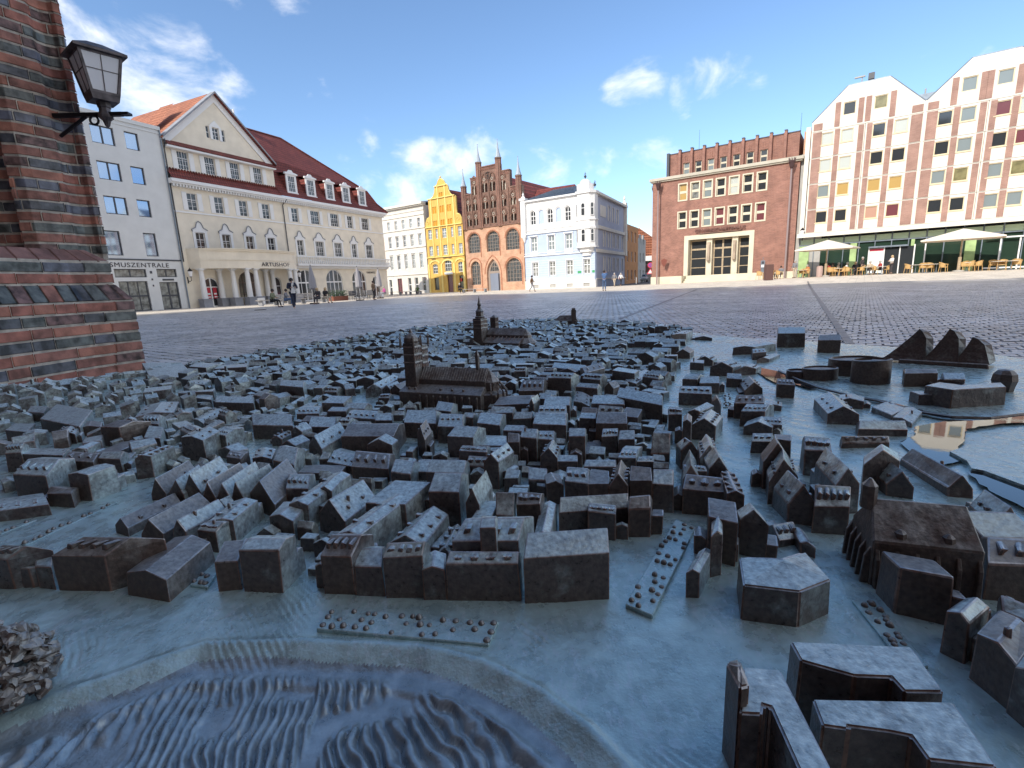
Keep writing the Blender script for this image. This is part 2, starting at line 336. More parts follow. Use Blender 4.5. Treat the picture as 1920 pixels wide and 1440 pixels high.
# drain cover
o = MB().lathe((0, 0, 0), [(.34, 0), (.34, .02), (.3, .022), (.3, .018)], 20).build('drain_cover', IRON, None, loc=(-15.2, 30.5, .0), label='round iron drain cover set in the cobbles near the walking man', category='drain cover')

# ------------------------------------------------------------ town hall: buttress in view, its wall behind the camera
hall = thing('town_hall', 'red and black glazed brick buttress of the town hall at the left edge', 'building')
def pt(px, depth, py=690.):
    d = fw+rt*((px-960)/920)-up*((py-720)/920); return Vector((d.x*depth, d.y*depth, 0))
K = pt(184, 3.9); dirn = lambda a: Vector((math.sin(R_(a)), math.cos(R_(a)), 0))
E_ = K+dirn(27)*.345
PL = [K-dirn(10)*2.2, K, E_, E_+dirn(-62)*.9]
def plen(P): return [0]+list(np.cumsum([(b-a).length for a, b in zip(P, P[1:])]))
def at_s(P, S, s):
    for i in range(len(P)-1):
        if s <= S[i+1]+1e-9 or i == len(P)-2: return P[i]+(P[i+1]-P[i])*((s-S[i])/(S[i+1]-S[i]))
def off(P, d):
    r = []
    for i in range(len(P)):
        a = (P[i]-P[i-1]).normalized() if i else (P[1]-P[0]).normalized(); b = (P[i+1]-P[i]).normalized() if i < len(P)-1 else a
        na = Vector((-a.y, a.x, 0)); nb = Vector((-b.y, b.x, 0)); n = (na+nb).normalized(); r.append(P[i]+n*d/max(.4, n.dot(na)))
    return r
def course(P, z0, z1, o0, o1, glazed, L0, seam=.010, header=.0, mats=None, mingap=0.):
    """bricks of one course along plan line P; o0/o1 = setback of the bottom/top edge"""
    S = plen(P); s = -L0*random.random(); A = off(P, o0); B = off(P, o1); SA = plen(A); SB = plen(B); I = off(P, max(o0, o1)+.09); SI = plen(I)
    k = 0
    while s < S[-1]:
        l = (L0 if not header else header) * random.uniform(.93, 1.06)
        if not header and random.random() < .42: l *= .5
        a, b = max(0, s), min(S[-1], s+l-seam); s += l
        if b-a < .03: continue
        ks = [a]+[q for q in S[1:-1] if a+.012 < q < b-.012]+[b]
        ks = [q for q in ks]
        def pts(Q, SQ):
            r = []
            for q in ks:
                i = max(0, min(len(S)-2, int(np.searchsorted(S, q+1e-9)-1))); t = (q-S[i])/(S[i+1]-S[i]); r.append(Q[i]+(Q[i+1]-Q[i])*t)
            return r
        j = random.uniform(-.004, .004); pa, pb, pi = pts(A, SA), pts(B, SB), pts(I, SI); n = len(ks)
        vs = [(p.x, p.y, z0+.004) for p in pa]+[(p.x, p.y, z1-.004) for p in pb]+[(p.x, p.y, z0+.004) for p in pi]+[(p.x, p.y, z1-.004) for p in pi]
        fs = [(i, i+1, n+i+1, n+i) for i in range(n-1)]+[(n+i, n+i+1, 3*n+i+1, 3*n+i) for i in range(n-1)]+[(2*n+i, 2*n+i+1, i+1, i) for i in range(n-1)]+[(0, n, 3*n, 2*n), (n-1, 2*n-1, 4*n-1, 3*n-1)]
        if mats: mt = random.choice(mats)
        elif glazed: mt = random.choice(DARKS) if random.random() < .85 else random.choice(REDS)
        else: mt = random.choice(REDS) if random.random() < .93 else DARKS[3]
        mb = MB(); mb.add([(x, y, z+j*.5) for x, y, z in vs], fs); o = mb.build('brick', mt, hall, bevel=.004)
        k += 1
CH = .0845
z = .25; kk = 0
core = MB()
while z < .915:                                   # plinth
    course(PL, z, z+CH-.010, 0, 0, kk % 2 == 0, .29); z += CH; kk += 1
zp = z
course(PL, z, z+.13, .0, .075, True, .0, header=.105); z += .138                     # sloping cap of headers on edge
course(PL, z, z+CH-.01, .08, .08, False, .29); z += CH
course(PL, z, z+CH-.01, .08, .08, True, .29, mats=DARKS[:3]+[PALEB]); z += CH
course(PL, z, z+.10, .085, .19, False, .30, mats=[PALEB, REDS[2]]); z += .108
zs = z
# moulded shaft
Ks = K+Vector((-BN.x*.0, 0, 0))+dirn(-70)*.19+dirn(205)*.03
q0 = pt(46, 4.05, 480); q1 = pt(60, 3.98, 480)
S0 = q0-dirn(80)*1.6; fA = dirn(25)
SH = [S0, q0+dirn(-10)*.10, q0+dirn(-10)*.0+dirn(80)*.01, q0+dirn(80)*.10+fA*.02, q0+dirn(80)*.115+fA*.07]
b0 = SH[-1]
nrm_ = Vector((fA.y, -fA.x, 0))
SH += [b0+fA*.20-nrm_*.0, b0+fA*.24-nrm_*.035, b0+fA*.30-nrm_*.045, b0+fA*.35-nrm_*.02, b0+fA*.37+nrm_*.02, b0+fA*.41+nrm_*.03, b0+fA*.43+nrm_*.0, b0+fA*.43-nrm_*.6]
while z < 3.75:
    course(SH, z, z+CH-.010, 0, 0, kk % 2 == 0, .29); z += CH; kk += 1
def plan(P, o, back): return [(p.x, p.y) for p in off(P, o)]+[(p.x, p.y) for p in back]
bk_ = [PL[-1]+dirn(-62)*2, PL[0]+dirn(-80)*2.5]
mb = MB(); mb.prism(plan(PL, .007, bk_), -.3, zp); mb.prism(plan(PL, .088, bk_), zp, zs-.10); mb.prism(plan(PL, .196, bk_), zs-.10, zs-.03)
mb.prism(plan(SH, .007, [SH[-1]+dirn(-62)*2, SH[0]+dirn(-80)*1.5]), zs-.05, 3.76)
mb.build('mortar_core', MORTAR, hall)
# the tall show front of the town hall stands behind the viewer and throws the shade on the square
TB = mat_brick('town_hall_brick', (.26, .09, .055), (.10, .06, .055), (.25, .22, .18), .29, .085, .012)
w0 = BN*-2.2
mb = MB(); u = -33.
outl = [(-40., -.5), (40., -.5), (40., 16.)]
seg = 9; uu = 40.
for k in range(8):
    uu2 = 40.-10*(k+1); outl += [(uu-.01, 24.6), (uu-2.2, 24.6), (uu-2.2, 26.6), (uu2+2.2, 26.6), (uu2+2.2, 24.6), (uu2+.01, 24.6)]; uu = uu2
outl += [(-40., 16.)]
hs = [arc_pts(-40+10*(k+.5), 0, 4.2, 5.6, 'point') for k in range(8)] + [arc_pts(-40+5*(k+.5), 8, 1.7, 4.5, 'point') for k in range(16)]
wall(mb, outl, hs, 0, -1.2, -.9)
mb.box(-40, 40, -1.0, -.95, 0, 15)
o = mb.build('front_wall', TB, hall); o.location = w0; o.rotation_euler = (0, 0, BROT)
mb = MB(); mb.box(-39.9, 39.9, -14, -1.3, -.5, 15.5); mb.prism([(-40, -14), (40, -14), (40, -1.3), (-40, -1.3)], 15.5, 15.8)
mb.add([(-40, -14, 15.8), (40, -14, 15.8), (40, -1.3, 15.8), (-40, -1.3, 15.8), (-40, -7.5, 21.5), (40, -7.5, 21.5)], [(0, 1, 5, 4), (3, 2, 5, 4), (0, 3, 4), (1, 2, 5)])
o = mb.build('rear_wing', TB, hall); o.location = w0; o.rotation_euler = (0, 0, BROT)

# lantern on the buttress
LX = pt(187, 4.25, 215)
def lift(px, py, depth):
    d = fw+rt*((px-960)/920)-up*((py-720)/920); return Vector((0, 0, EYE))+d*depth
Lc = lift(197, 210, 4.15)
lan = thing('wall_lantern', 'square tapered milk glass lantern on an iron bracket beside the brick buttress', 'lantern', Lc, R_(53))
tw, bw_, z0, z1 = .138, .092, .125, .41
mb = MB()
mb.add([(-bw_, -bw_, z0), (bw_, -bw_, z0), (bw_, bw_, z0), (-bw_, bw_, z0), (-tw, -tw, z1), (tw, -tw, z1), (tw, tw, z1), (-tw, tw, z1)], [(0, 3, 2, 1), (4, 5, 6, 7)])
for sx, sy in ((-1, -1), (1, -1), (1, 1), (-1, 1)): mb.tube((sx*bw_, sy*bw_, z0), (sx*tw, sy*tw, z1), .014, n=4)
for (x0, z_) in ((bw_, z0), (tw, z1)):
    for a, b in (((-1, -1), (1, -1)), ((1, -1), (1, 1)), ((1, 1), (-1, 1)), ((-1, 1), (-1, -1))): mb.tube((a[0]*x0, a[1]*x0, z_), (b[0]*x0, b[1]*x0, z_), .014, n=4)
zm = (z0+z1)/2+.02; wm = (bw_+tw)/2+.006
for a, b in (((-1, -1), (1, -1)), ((1, -1), (1, 1)), ((1, 1), (-1, 1)), ((-1, 1), (-1, -1))): mb.tube((a[0]*wm, a[1]*wm, zm), (b[0]*wm, b[1]*wm, zm), .004, n=4)
for a in ((0, -1), (1, 0), (0, 1), (-1, 0)): mb.tube((a[0]*(bw_+.003), a[1]*(bw_+.003), z0), (a[0]*(tw+.003), a[1]*(tw+.003), z1), .004, n=4)
mb.build('frame', COPPER, lan)
for k in range(4):
    g = MB(); g.add([(-bw_+.012, -bw_-.001, z0+.01), (bw_-.012, -bw_-.001, z0+.01), (tw-.012, -tw-.001, z1-.01), (-tw+.012, -tw-.001, z1-.01)], [(0, 1, 2, 3)])
    o = g.build('glass_pane', MILK, lan); o.rotation_euler = (0, 0, k*math.pi/2)
mb = MB(); t2 = .178
mb.add([(-t2, -t2, z1+.005), (t2, -t2, z1+.005), (t2, t2, z1+.005), (-t2, t2, z1+.005), (-t2, -t2, z1+.025), (t2, -t2, z1+.025), (t2, t2, z1+.025), (-t2, t2, z1+.025), (-.05, -.05, z1+.10), (.05, -.05, z1+.10), (.05, .05, z1+.10), (-.05, .05, z1+.10)],
       [(0, 3, 2, 1), (0, 1, 5, 4), (1, 2, 6, 5), (2, 3, 7, 6), (3, 0, 4, 7), (4, 5, 9, 8), (5, 6, 10, 9), (6, 7, 11, 10), (7, 4, 8, 11), (8, 9, 10, 11)])
mb.build('roof', COPPER, lan)
mb = MB(); mb.add([(-bw_-.01, -bw_-.01, z0), (bw_+.01, -bw_-.01, z0), (bw_+.01, bw_+.01, z0), (-bw_-.01, bw_+.01, z0), (-.09, -.09, z0-.055), (.09, -.09, z0-.055), (.09, .09, z0-.055), (-.09, .09, z0-.055)], [(0, 1, 5, 4), (1, 2, 6, 5), (2, 3, 7, 6), (3, 0, 4, 7), (4, 5, 6, 7), (0, 3, 2, 1)])
mb.lathe((0, 0, 0), [(.05, z0-.05), (.05, z0-.09), (.042, z0-.10), (.042, .0), (.055, -.03), (.055, -.045), (.03, -.07), (.018, -.11), (.002, -.125)], 8)
mb.build('stem', COPPER, lan)
mb = MB(); mb.box(-.42, .14, -.018, .018, -.035, -.005); mb.box(.14, .20, -.03, .03, -.03, -.01); mb.tube((-.4, 0, -.18), (-.16, 0, -.03), .014)
mb.path([(-.10+.035*math.cos(a*.7), 0, -.062+.035*math.sin(a*.7)) for a in range(10)], .009)
o = mb.build('bracket', IRON, lan); o.rotation_euler = (0, 0, R_(-50))
# ------------------------------------------------------------ the cast bronze town model
ZS = .66
def bronze(name, base, pat, rough, metal, k=1., bump=.35, bs=420, amt=.5, dist=.0006, sc1=38., var=.28, fleck=0.):
    mt = bpy.data.materials.new(name); mt.use_nodes = True; t = mt.node_tree; p = t.nodes['Principled BSDF']; nd = t.nodes.new; lk = t.links.new
    c = nd('ShaderNodeTexCoord'); g = nd('ShaderNodeNewGeometry')
    n = nd('ShaderNodeTexNoise'); n.inputs['Scale'].default_value = sc1; n.inputs['Detail'].default_value = 8; n.inputs['Roughness'].default_value = .65; lk(c.outputs['Object'], n.inputs['Vector'])
    s = nd('ShaderNodeSeparateXYZ'); lk(g.outputs['Normal'], s.inputs[0])
    # patina, with the sky sheen of upward faces put into its colour
    a = nd('ShaderNodeMapRange'); lk(s.outputs['Z'], a.inputs[0]); a.inputs[1].default_value = -.1; a.inputs[2].default_value = .9; a.inputs[3].default_value = -.26; a.inputs[4].default_value = .22
    # more of the patina colour on faces turned east
    e = nd('ShaderNodeMapRange'); lk(s.outputs['X'], e.inputs[0]); e.inputs[1].default_value = .2; e.inputs[2].default_value = .9; e.inputs[3].default_value = 0; e.inputs[4].default_value = .32
    ad = nd('ShaderNodeMath'); lk(a.outputs[0], ad.inputs[0]); lk(n.outputs['Fac'], ad.inputs[1]); a2 = nd('ShaderNodeMath'); lk(ad.outputs[0], a2.inputs[0]); lk(e.outputs[0], a2.inputs[1])
    r = nd('ShaderNodeMapRange'); r.interpolation_type = 'SMOOTHSTEP'; lk(a2.outputs[0], r.inputs[0]); r.inputs[1].default_value = .62-amt*.5; r.inputs[2].default_value = 1.02-amt*.5
    m_ = nd('ShaderNodeMixRGB'); lk(r.outputs[0], m_.inputs[0]); m_.inputs[1].default_value = (*base, 1); m_.inputs[2].default_value = (*pat, 1)
    # fine pale mottling
    n3 = nd('ShaderNodeTexNoise'); n3.inputs['Scale'].default_value = sc1*6; n3.inputs['Detail'].default_value = 4; lk(c.outputs['Object'], n3.inputs['Vector'])
    r3 = nd('ShaderNodeMapRange'); lk(n3.outputs['Fac'], r3.inputs[0]); r3.inputs[1].default_value = .35; r3.inputs[2].default_value = .70; r3.inputs[3].default_value = 1-var; r3.inputs[4].default_value = 1+var
    mu = nd('ShaderNodeVectorMath'); mu.operation = 'SCALE'; lk(m_.outputs[0], mu.inputs[0]); lk(r3.outputs[0], mu.inputs['Scale'])
    if fleck:                                         # pale rubbed flecks and tool strokes, in patches
        mpp = nd('ShaderNodeMapping'); mpp.inputs['Scale'].default_value = (1, .42, 1); mpp.inputs['Rotation'].default_value = (0, 0, .6); lk(c.outputs['Object'], mpp.inputs[0])
        f1 = nd('ShaderNodeTexNoise'); f1.inputs['Scale'].default_value = 260; f1.inputs['Detail'].default_value = 3; lk(mpp.outputs[0], f1.inputs['Vector'])
        f2 = nd('ShaderNodeTexNoise'); f2.inputs['Scale'].default_value = 11; f2.inputs['Detail'].default_value = 3; lk(c.outputs['Object'], f2.inputs['Vector'])
        fa = nd('ShaderNodeMath'); fa.operation = 'MULTIPLY_ADD'; lk(f2.outputs['Fac'], fa.inputs[0]); fa.inputs[1].default_value = .55; lk(f1.outputs['Fac'], fa.inputs[2])
        fr = nd('ShaderNodeMapRange'); fr.interpolation_type = 'SMOOTHSTEP'; lk(fa.outputs[0], fr.inputs[0]); fr.inputs[1].default_value = .82; fr.inputs[2].default_value = .95; fr.inputs[4].default_value = fleck
        fm_ = nd('ShaderNodeMixRGB'); lk(fr.outputs[0], fm_.inputs[0]); lk(mu.outputs[0], fm_.inputs[1]); fm_.inputs[2].default_value = (.62, .74, .76, 1); mu = fm_
    lk(mu.outputs[0], p.inputs['Base Color']); p.inputs['Metallic'].default_value = metal
    rr = nd('ShaderNodeMapRange'); lk(n3.outputs['Fac'], rr.inputs[0]); rr.inputs[1].default_value = .3; rr.inputs[2].default_value = .7; rr.inputs[3].default_value = rough-.10; rr.inputs[4].default_value = rough+.10; lk(rr.outputs[0], p.inputs['Roughness'])
    n2 = nd('ShaderNodeTexNoise'); n2.inputs['Scale'].default_value = bs; n2.inputs['Detail'].default_value = 5; lk(c.outputs['Object'], n2.inputs['Vector'])
    n4 = nd('ShaderNodeTexNoise'); n4.inputs['Scale'].default_value = bs*.12; n4.inputs['Detail'].default_value = 2; lk(c.outputs['Object'], n4.inputs['Vector'])
    b = nd('ShaderNodeBump'); b.inputs['Strength'].default_value = bump; b.inputs['Distance'].default_value = dist; lk(n2.outputs['Fac'], b.inputs['Height'])
    b2 = nd('ShaderNodeBump'); b2.inputs['Strength'].default_value = bump*.8; b2.inputs['Distance'].default_value = dist*5; lk(n4.outputs['Fac'], b2.inputs['Height']); lk(b.outputs[0], b2.inputs['Normal'])
    lk(b2.outputs[0], p.inputs['Normal'])
    return mt
BZ = bronze('bronze_patina_sheen', (.145, .115, .105), (.57, .66, .65), .36, .32, bump=.8, amt=.60)
BZD = bronze('bronze_dark', (.15, .11, .092), (.36, .35, .33), .46, .4, bump=.8, amt=.46)
BZE = bronze('bronze_worn_edge', (.28, .16, .12), (.50, .50, .50), .36, .5, bump=.3, amt=.6)
BZG = bronze('bronze_ground', (.34, .475, .48), (.50, .66, .65), .30, .32, bump=.55, bs=520, amt=.50, dist=.0006, sc1=12., var=.16, fleck=.6)
BZW = bronze('bronze_water_bed', (.21, .245, .275), (.38, .45, .48), .34, .45, bump=.6, bs=420, amt=.5, dist=.0007, sc1=14., var=.25)
POOL = mat('rain_water', (.012, .016, .02), .02, spec=1.0, bump=.05, bs=60, dist=.0004)
model = thing('bronze_town_model', 'large cast bronze relief model of an old town with churches and harbour, weathered blue-green', 'model')

def vnoise(x, y, s, seed=0):
    x = x*s+seed*17.3; y = y*s+seed*9.1; xi = np.floor(x).astype(np.int64); yi = np.floor(y).astype(np.int64); fx = smooth(x-xi); fy = smooth(y-yi)
    def h(a, b):
        k = (a*374761393+b*668265263+seed*1274126177) & 0xffffffff; k = ((k ^ (k >> 13))*1274126177) & 0xffffffff; return ((k ^ (k >> 16)) & 0xffff)/65535.
    return (h(xi, yi)*(1-fx)+h(xi+1, yi)*fx)*(1-fy)+(h(xi, yi+1)*(1-fx)+h(xi+1, yi+1)*fx)*fy
BANK = np.array([(-.50, .16), (-.40, .225), (-.31, .2876), (-.2437, .3277), (-.1704, .3272), (-.0792, .3162), (-.0309, .2979), (.0085, .2706), (.0351, .2423), (.0517, .2188), (.07, .17), (.08, .1)])
def bank_dist(x, y):
    """distance inside the carved water (positive) or outside"""
    d = np.full(x.shape, 9.); sg = np.ones(x.shape)
    for (x0, y0), (x1, y1) in zip(BANK[:-1], BANK[1:]):
        dx, dy = x1-x0, y1-y0; t = np.clip(((x-x0)*dx+(y-y0)*dy)/(dx*dx+dy*dy), 0, 1); e = np.hypot(x-x0-t*dx, y-y0-t*dy)
        s = np.where((dx*(y-y0)-dy*(x-x0)) < 0, 1., -1.); m = e < d; sg = np.where(m, s, sg); d = np.where(m, e, d)
    return d*sg
def relief(x, y):
    z = (vnoise(x, y, 9, 1)-.5)*.004+(vnoise(x, y, 40, 2)-.5)*.0010
    # chiselled strokes in patches
    pch = smooth((vnoise(x, y, 14, 3)-.5)*5)
    z = z+pch*.00045*np.sin((x*.75+y*.65)*1300+4*vnoise(x, y, 60, 4))
    d = bank_dist(x, y); inn = smooth((d-.0)/.020)
    z = z-.007*inn+.0022*np.exp(-((d+.002)/.004)**2)
    # soft terrace above the waves
    z = z-.0025*smooth((d-.030)/.006)*(1-smooth((x+.02)/.05))
    warp = vnoise(x, y, 26, 5)*2.2+vnoise(x, y, 62, 6)*1.0+vnoise(x, y, 120, 16)*.45
    ang = np.where(x < -.17, 1.25, .80); ang = 1.3-.75*smooth((x+.30)/.33)
    ph = (x*np.sin(ang)+y*np.cos(ang))/.0088*2*np.pi*.72+warp*4.6
    rid = np.abs(np.sin(ph*.5))**.7
    brk = smooth((vnoise(x, y, 42, 8)-.22)*6)
    amp = smooth((d-.022)/.010)*brk
    return z+.0062*amp*(rid-.4)
nt, nr = 760, 430
th = np.linspace(-1.35, 1.35, nt); rims = np.array([rim(min(.88, max(-.85, a))) if abs(a) < 1.2 else 1.6 for a in th])*1.0
tt = np.linspace(0, 1, nr); r0 = .15
RR = r0*np.power(rims[None, :]/r0, tt[:, None]); X = np.sin(th)[None, :]*RR; Y = np.cos(th)[None, :]*RR
Zr = relief(X, Y)*smooth((1-tt)/.02)[:, None]
Zr[-1, :] = -.004
vv = np.stack([X, Y, Zr+ZS], -1).reshape(-1, 3)
skirt = np.stack([X[-1], Y[-1], np.full(nt, ZS-.055)], -1); vv = np.concatenate([vv, skirt])
ii, jj = np.meshgrid(np.arange(nt-1), np.arange(nr), indexing='xy')
a = (jj*nt+ii); F = np.stack([a, a+1, a+1+nt, a+nt], -1).reshape(-1, 4)
me = bpy.data.meshes.new('slab'); me.vertices.add(len(vv)); me.vertices.foreach_set('co', vv.ravel()); me.loops.add(F.size); me.loops.foreach_set('vertex_index', F.ravel().astype(np.int32))
me.polygons.add(len(F)); me.polygons.foreach_set('loop_start', np.arange(0, F.size, 4, dtype=np.int32)); me.polygons.foreach_set('loop_total', np.full(len(F), 4, np.int32))
me.update(); me.validate(); me.polygons.foreach_set('use_smooth', [True]*len(F)); me.materials.append(BZG); me.materials.append(BZW); cen = vv[F].mean(1); bd = bank_dist(cen[:, 0], cen[:, 1]); me.polygons.foreach_set('material_index', ((bd > .012+.010*(vnoise(cen[:, 0], cen[:, 1], 16, 21)-.5)) & (cen[:, 2] > ZS-.03)).astype(np.int32)); me.flip_normals() if me.polygons[0].normal.z < 0 else None
ob('slab', me, model)
mb = MB(); foot = [(math.sin(a)*rim(min(.88, max(-.85, a)))*.9, math.cos(a)*rim(min(.88, max(-.85, a)))*.9) for a in np.linspace(-1.1, 1.1, 40)]
mb.prism(foot+[(.9, -.3), (-.9, -.3)], 0, ZS-.05)
mb.build('stone_plinth', mat('plinth_stone', (.2, .19, .18), .85, var=.2, vs=5, bump=.4), None, label='low dark stone plinth under the bronze town model', category='plinth')

def blk(a, b, v, h, r, ty, detail=0, bevel=.0010, jit=.0007):
    j = lambda s=1.: random.uniform(-jit, jit)*s
    a = Vector(a); b = Vector(b); v = Vector(v); cen = (a+b)/2+v/2
    def P(p, z, f=1.): q = cen+(p-cen)*f; return (q.x+j(), q.y+j(), ZS+z+(j() if z > 0 else 0))
    c, d = b+v, a+v; fl = 1.015+random.uniform(0, .025)
    B = [P(a, -.004, fl), P(b, -.004, fl), P(c, -.004, fl), P(d, -.004, fl)]; T = [P(a, h), P(b, h), P(c, h), P(d, h)]
    mb = MB(); side = [(0, 1, 5, 4), (1, 2, 6, 5), (2, 3, 7, 6), (3, 0, 4, 7)]
    if ty == 'f': mb.add(B+T, side+[(4, 5, 6, 7)])
    elif ty == 's':
        T[2] = (T[2][0], T[2][1], T[2][2]+r); T[3] = (T[3][0], T[3][1], T[3][2]+r); mb.add(B+T, side+[(4, 5, 6, 7)])
    elif ty == 'x':
        k = random.uniform(.0, .04); R0 = P((a+d)/2+(b-a)*k, h+r); R1 = P((b+c)/2-(b-a)*k, h+r)
        mb.add(B+T+[R0, R1], side+[(4, 5, 9, 8), (6, 7, 8, 9), (5, 6, 9), (7, 4, 8)])
    elif ty == 'y':
        R0 = P((a+b)/2, h+r); R1 = P((c+d)/2, h+r)
        mb.add(B+T+[R0, R1], side+[(4, 8, 9, 7), (5, 6, 9, 8), (4, 5, 8), (6, 7, 9)])
    if detail:
        w = (b-a); dv = v
        if ty == 'x' and w.length > .02:
            n = random.choice((0, 0, 0, 0, 3, 4, 5))
            for k in range(n):
                t = (k+.7)/(n+.4); p = a+w*t+dv*.16; e = w.normalized()*min(.0028, w.length/n*.3); q = dv*.26
                z0 = ZS+h+r*.25
                mb.add([(p.x-e.x, p.y-e.y, z0), (p.x+e.x, p.y+e.y, z0), (p.x+e.x+q.x, p.y+e.y+q.y, z0+r*.55), (p.x-e.x+q.x, p.y-e.y+q.y, z0+r*.55),
                        (p.x-e.x, p.y-e.y, z0+r*.42), (p.x+e.x, p.y+e.y, z0+r*.42), (p.x, p.y, z0+r*.6), (p.x+q.x, p.y+q.y, z0+r*.62)],
                       [(0, 1, 5, 6, 4), (0, 4, 6, 7, 3), (1, 2, 7, 6, 5)])
        if ty == 'y' and dv.length > .04 and random.random() < .6:
            n = random.choice((2, 3, 4))
            for k in range(n):
                for sgn in (-1, 1):
                    t = (k+.6)/(n+.3); p = (a+b)/2+dv*t+w*(.30*sgn); z0 = ZS+h+r*.35; e = dv.normalized()*.0022; o_ = w.normalized()*.003*sgn
                    mb.add([(p.x-e.x-o_.x, p.y-e.y-o_.y, z0+.002), (p.x+e.x-o_.x, p.y+e.y-o_.y, z0+.002), (p.x+e.x+o_.x, p.y+e.y+o_.y, z0-.001), (p.x-e.x+o_.x, p.y-e.y+o_.y, z0-.001),
                            (p.x-e.x+o_.x, p.y-e.y+o_.y, z0+.003), (p.x+e.x+o_.x, p.y+e.y+o_.y, z0+.003)], [(0, 1, 5, 4), (4, 5, 2, 3), (0, 4, 3), (1, 2, 5)])
        if random.random() < .12:
            p = a+w*random.uniform(.2, .8)+dv*random.uniform(.3, .6); z0 = ZS+h
            mb.box(p.x-.0016, p.x+.0016, p.y-.0016, p.y+.0016, z0, z0+r*.6+.006)
    return mb
def bmesh_house(mb, bevel):
    me = bpy.data.meshes.new('model_house'); me.from_pydata(mb.v, [], mb.f); me.materials.append(BZ if random.random() < .8 else BZD); me.materials.append(BZE)
    bm = bmesh.new(); bm.from_mesh(me); bmesh.ops.recalc_face_normals(bm, faces=bm.faces)
    if bevel:
        eg = [e for e in bm.edges if len(e.link_faces) == 2 and e.calc_face_angle(0) > .45 and max(v.co.z for v in e.verts) > ZS+.004]
        big = [f for f in bm.faces if f.calc_area() > 1.5e-4]
        try: bmesh.ops.bevel(bm, geom=eg, offset=bevel*random.uniform(.8, 1.5), segments=2, profile=.6, affect='EDGES', clamp_overlap=True, material=1)
        except Exception: pass
        for v in bm.verts:
            if v.co.z > ZS+.003:
                q = noise.noise_vector(v.co*90); v.co += q*.0014+noise.noise_vector(v.co*260)*.0005
    bm.to_mesh(me); bm.free(); me.update(); return me
def house(a, b, v, h, r, ty, annex=False, **k):
    mb = blk(a, b, v, h, r, ty, **k)
    if annex:
        w = Vector(b)-Vector(a); v_ = Vector(v); vn = v_.normalized()
        for q_ in range(random.choice((1, 1, 2))):
            s = random.uniform(0, .5); f = random.uniform(.3, .5); A_ = Vector(a)+w*s+v_*.95; e = vn*random.uniform(.012, .024)
            m2 = blk(A_, A_+w*f, e, h*random.uniform(.4, .75), .003, random.choice('fxys')); mb.add(m2.v, m2.f)
        if random.random() < .5:
            s = random.choice((0, 1)); A_ = Vector(b) if s else Vector(a)-w.normalized()*.012; m2 = blk(A_+v_*.2, A_+w.normalized()*.012+v_*.2, v_*random.uniform(.3, .7), h*random.uniform(.4, .7), .003, random.choice('fy')); mb.add(m2.v, m2.f)
    o = ob('model_house', bmesh_house(mb, .0011), model); return o
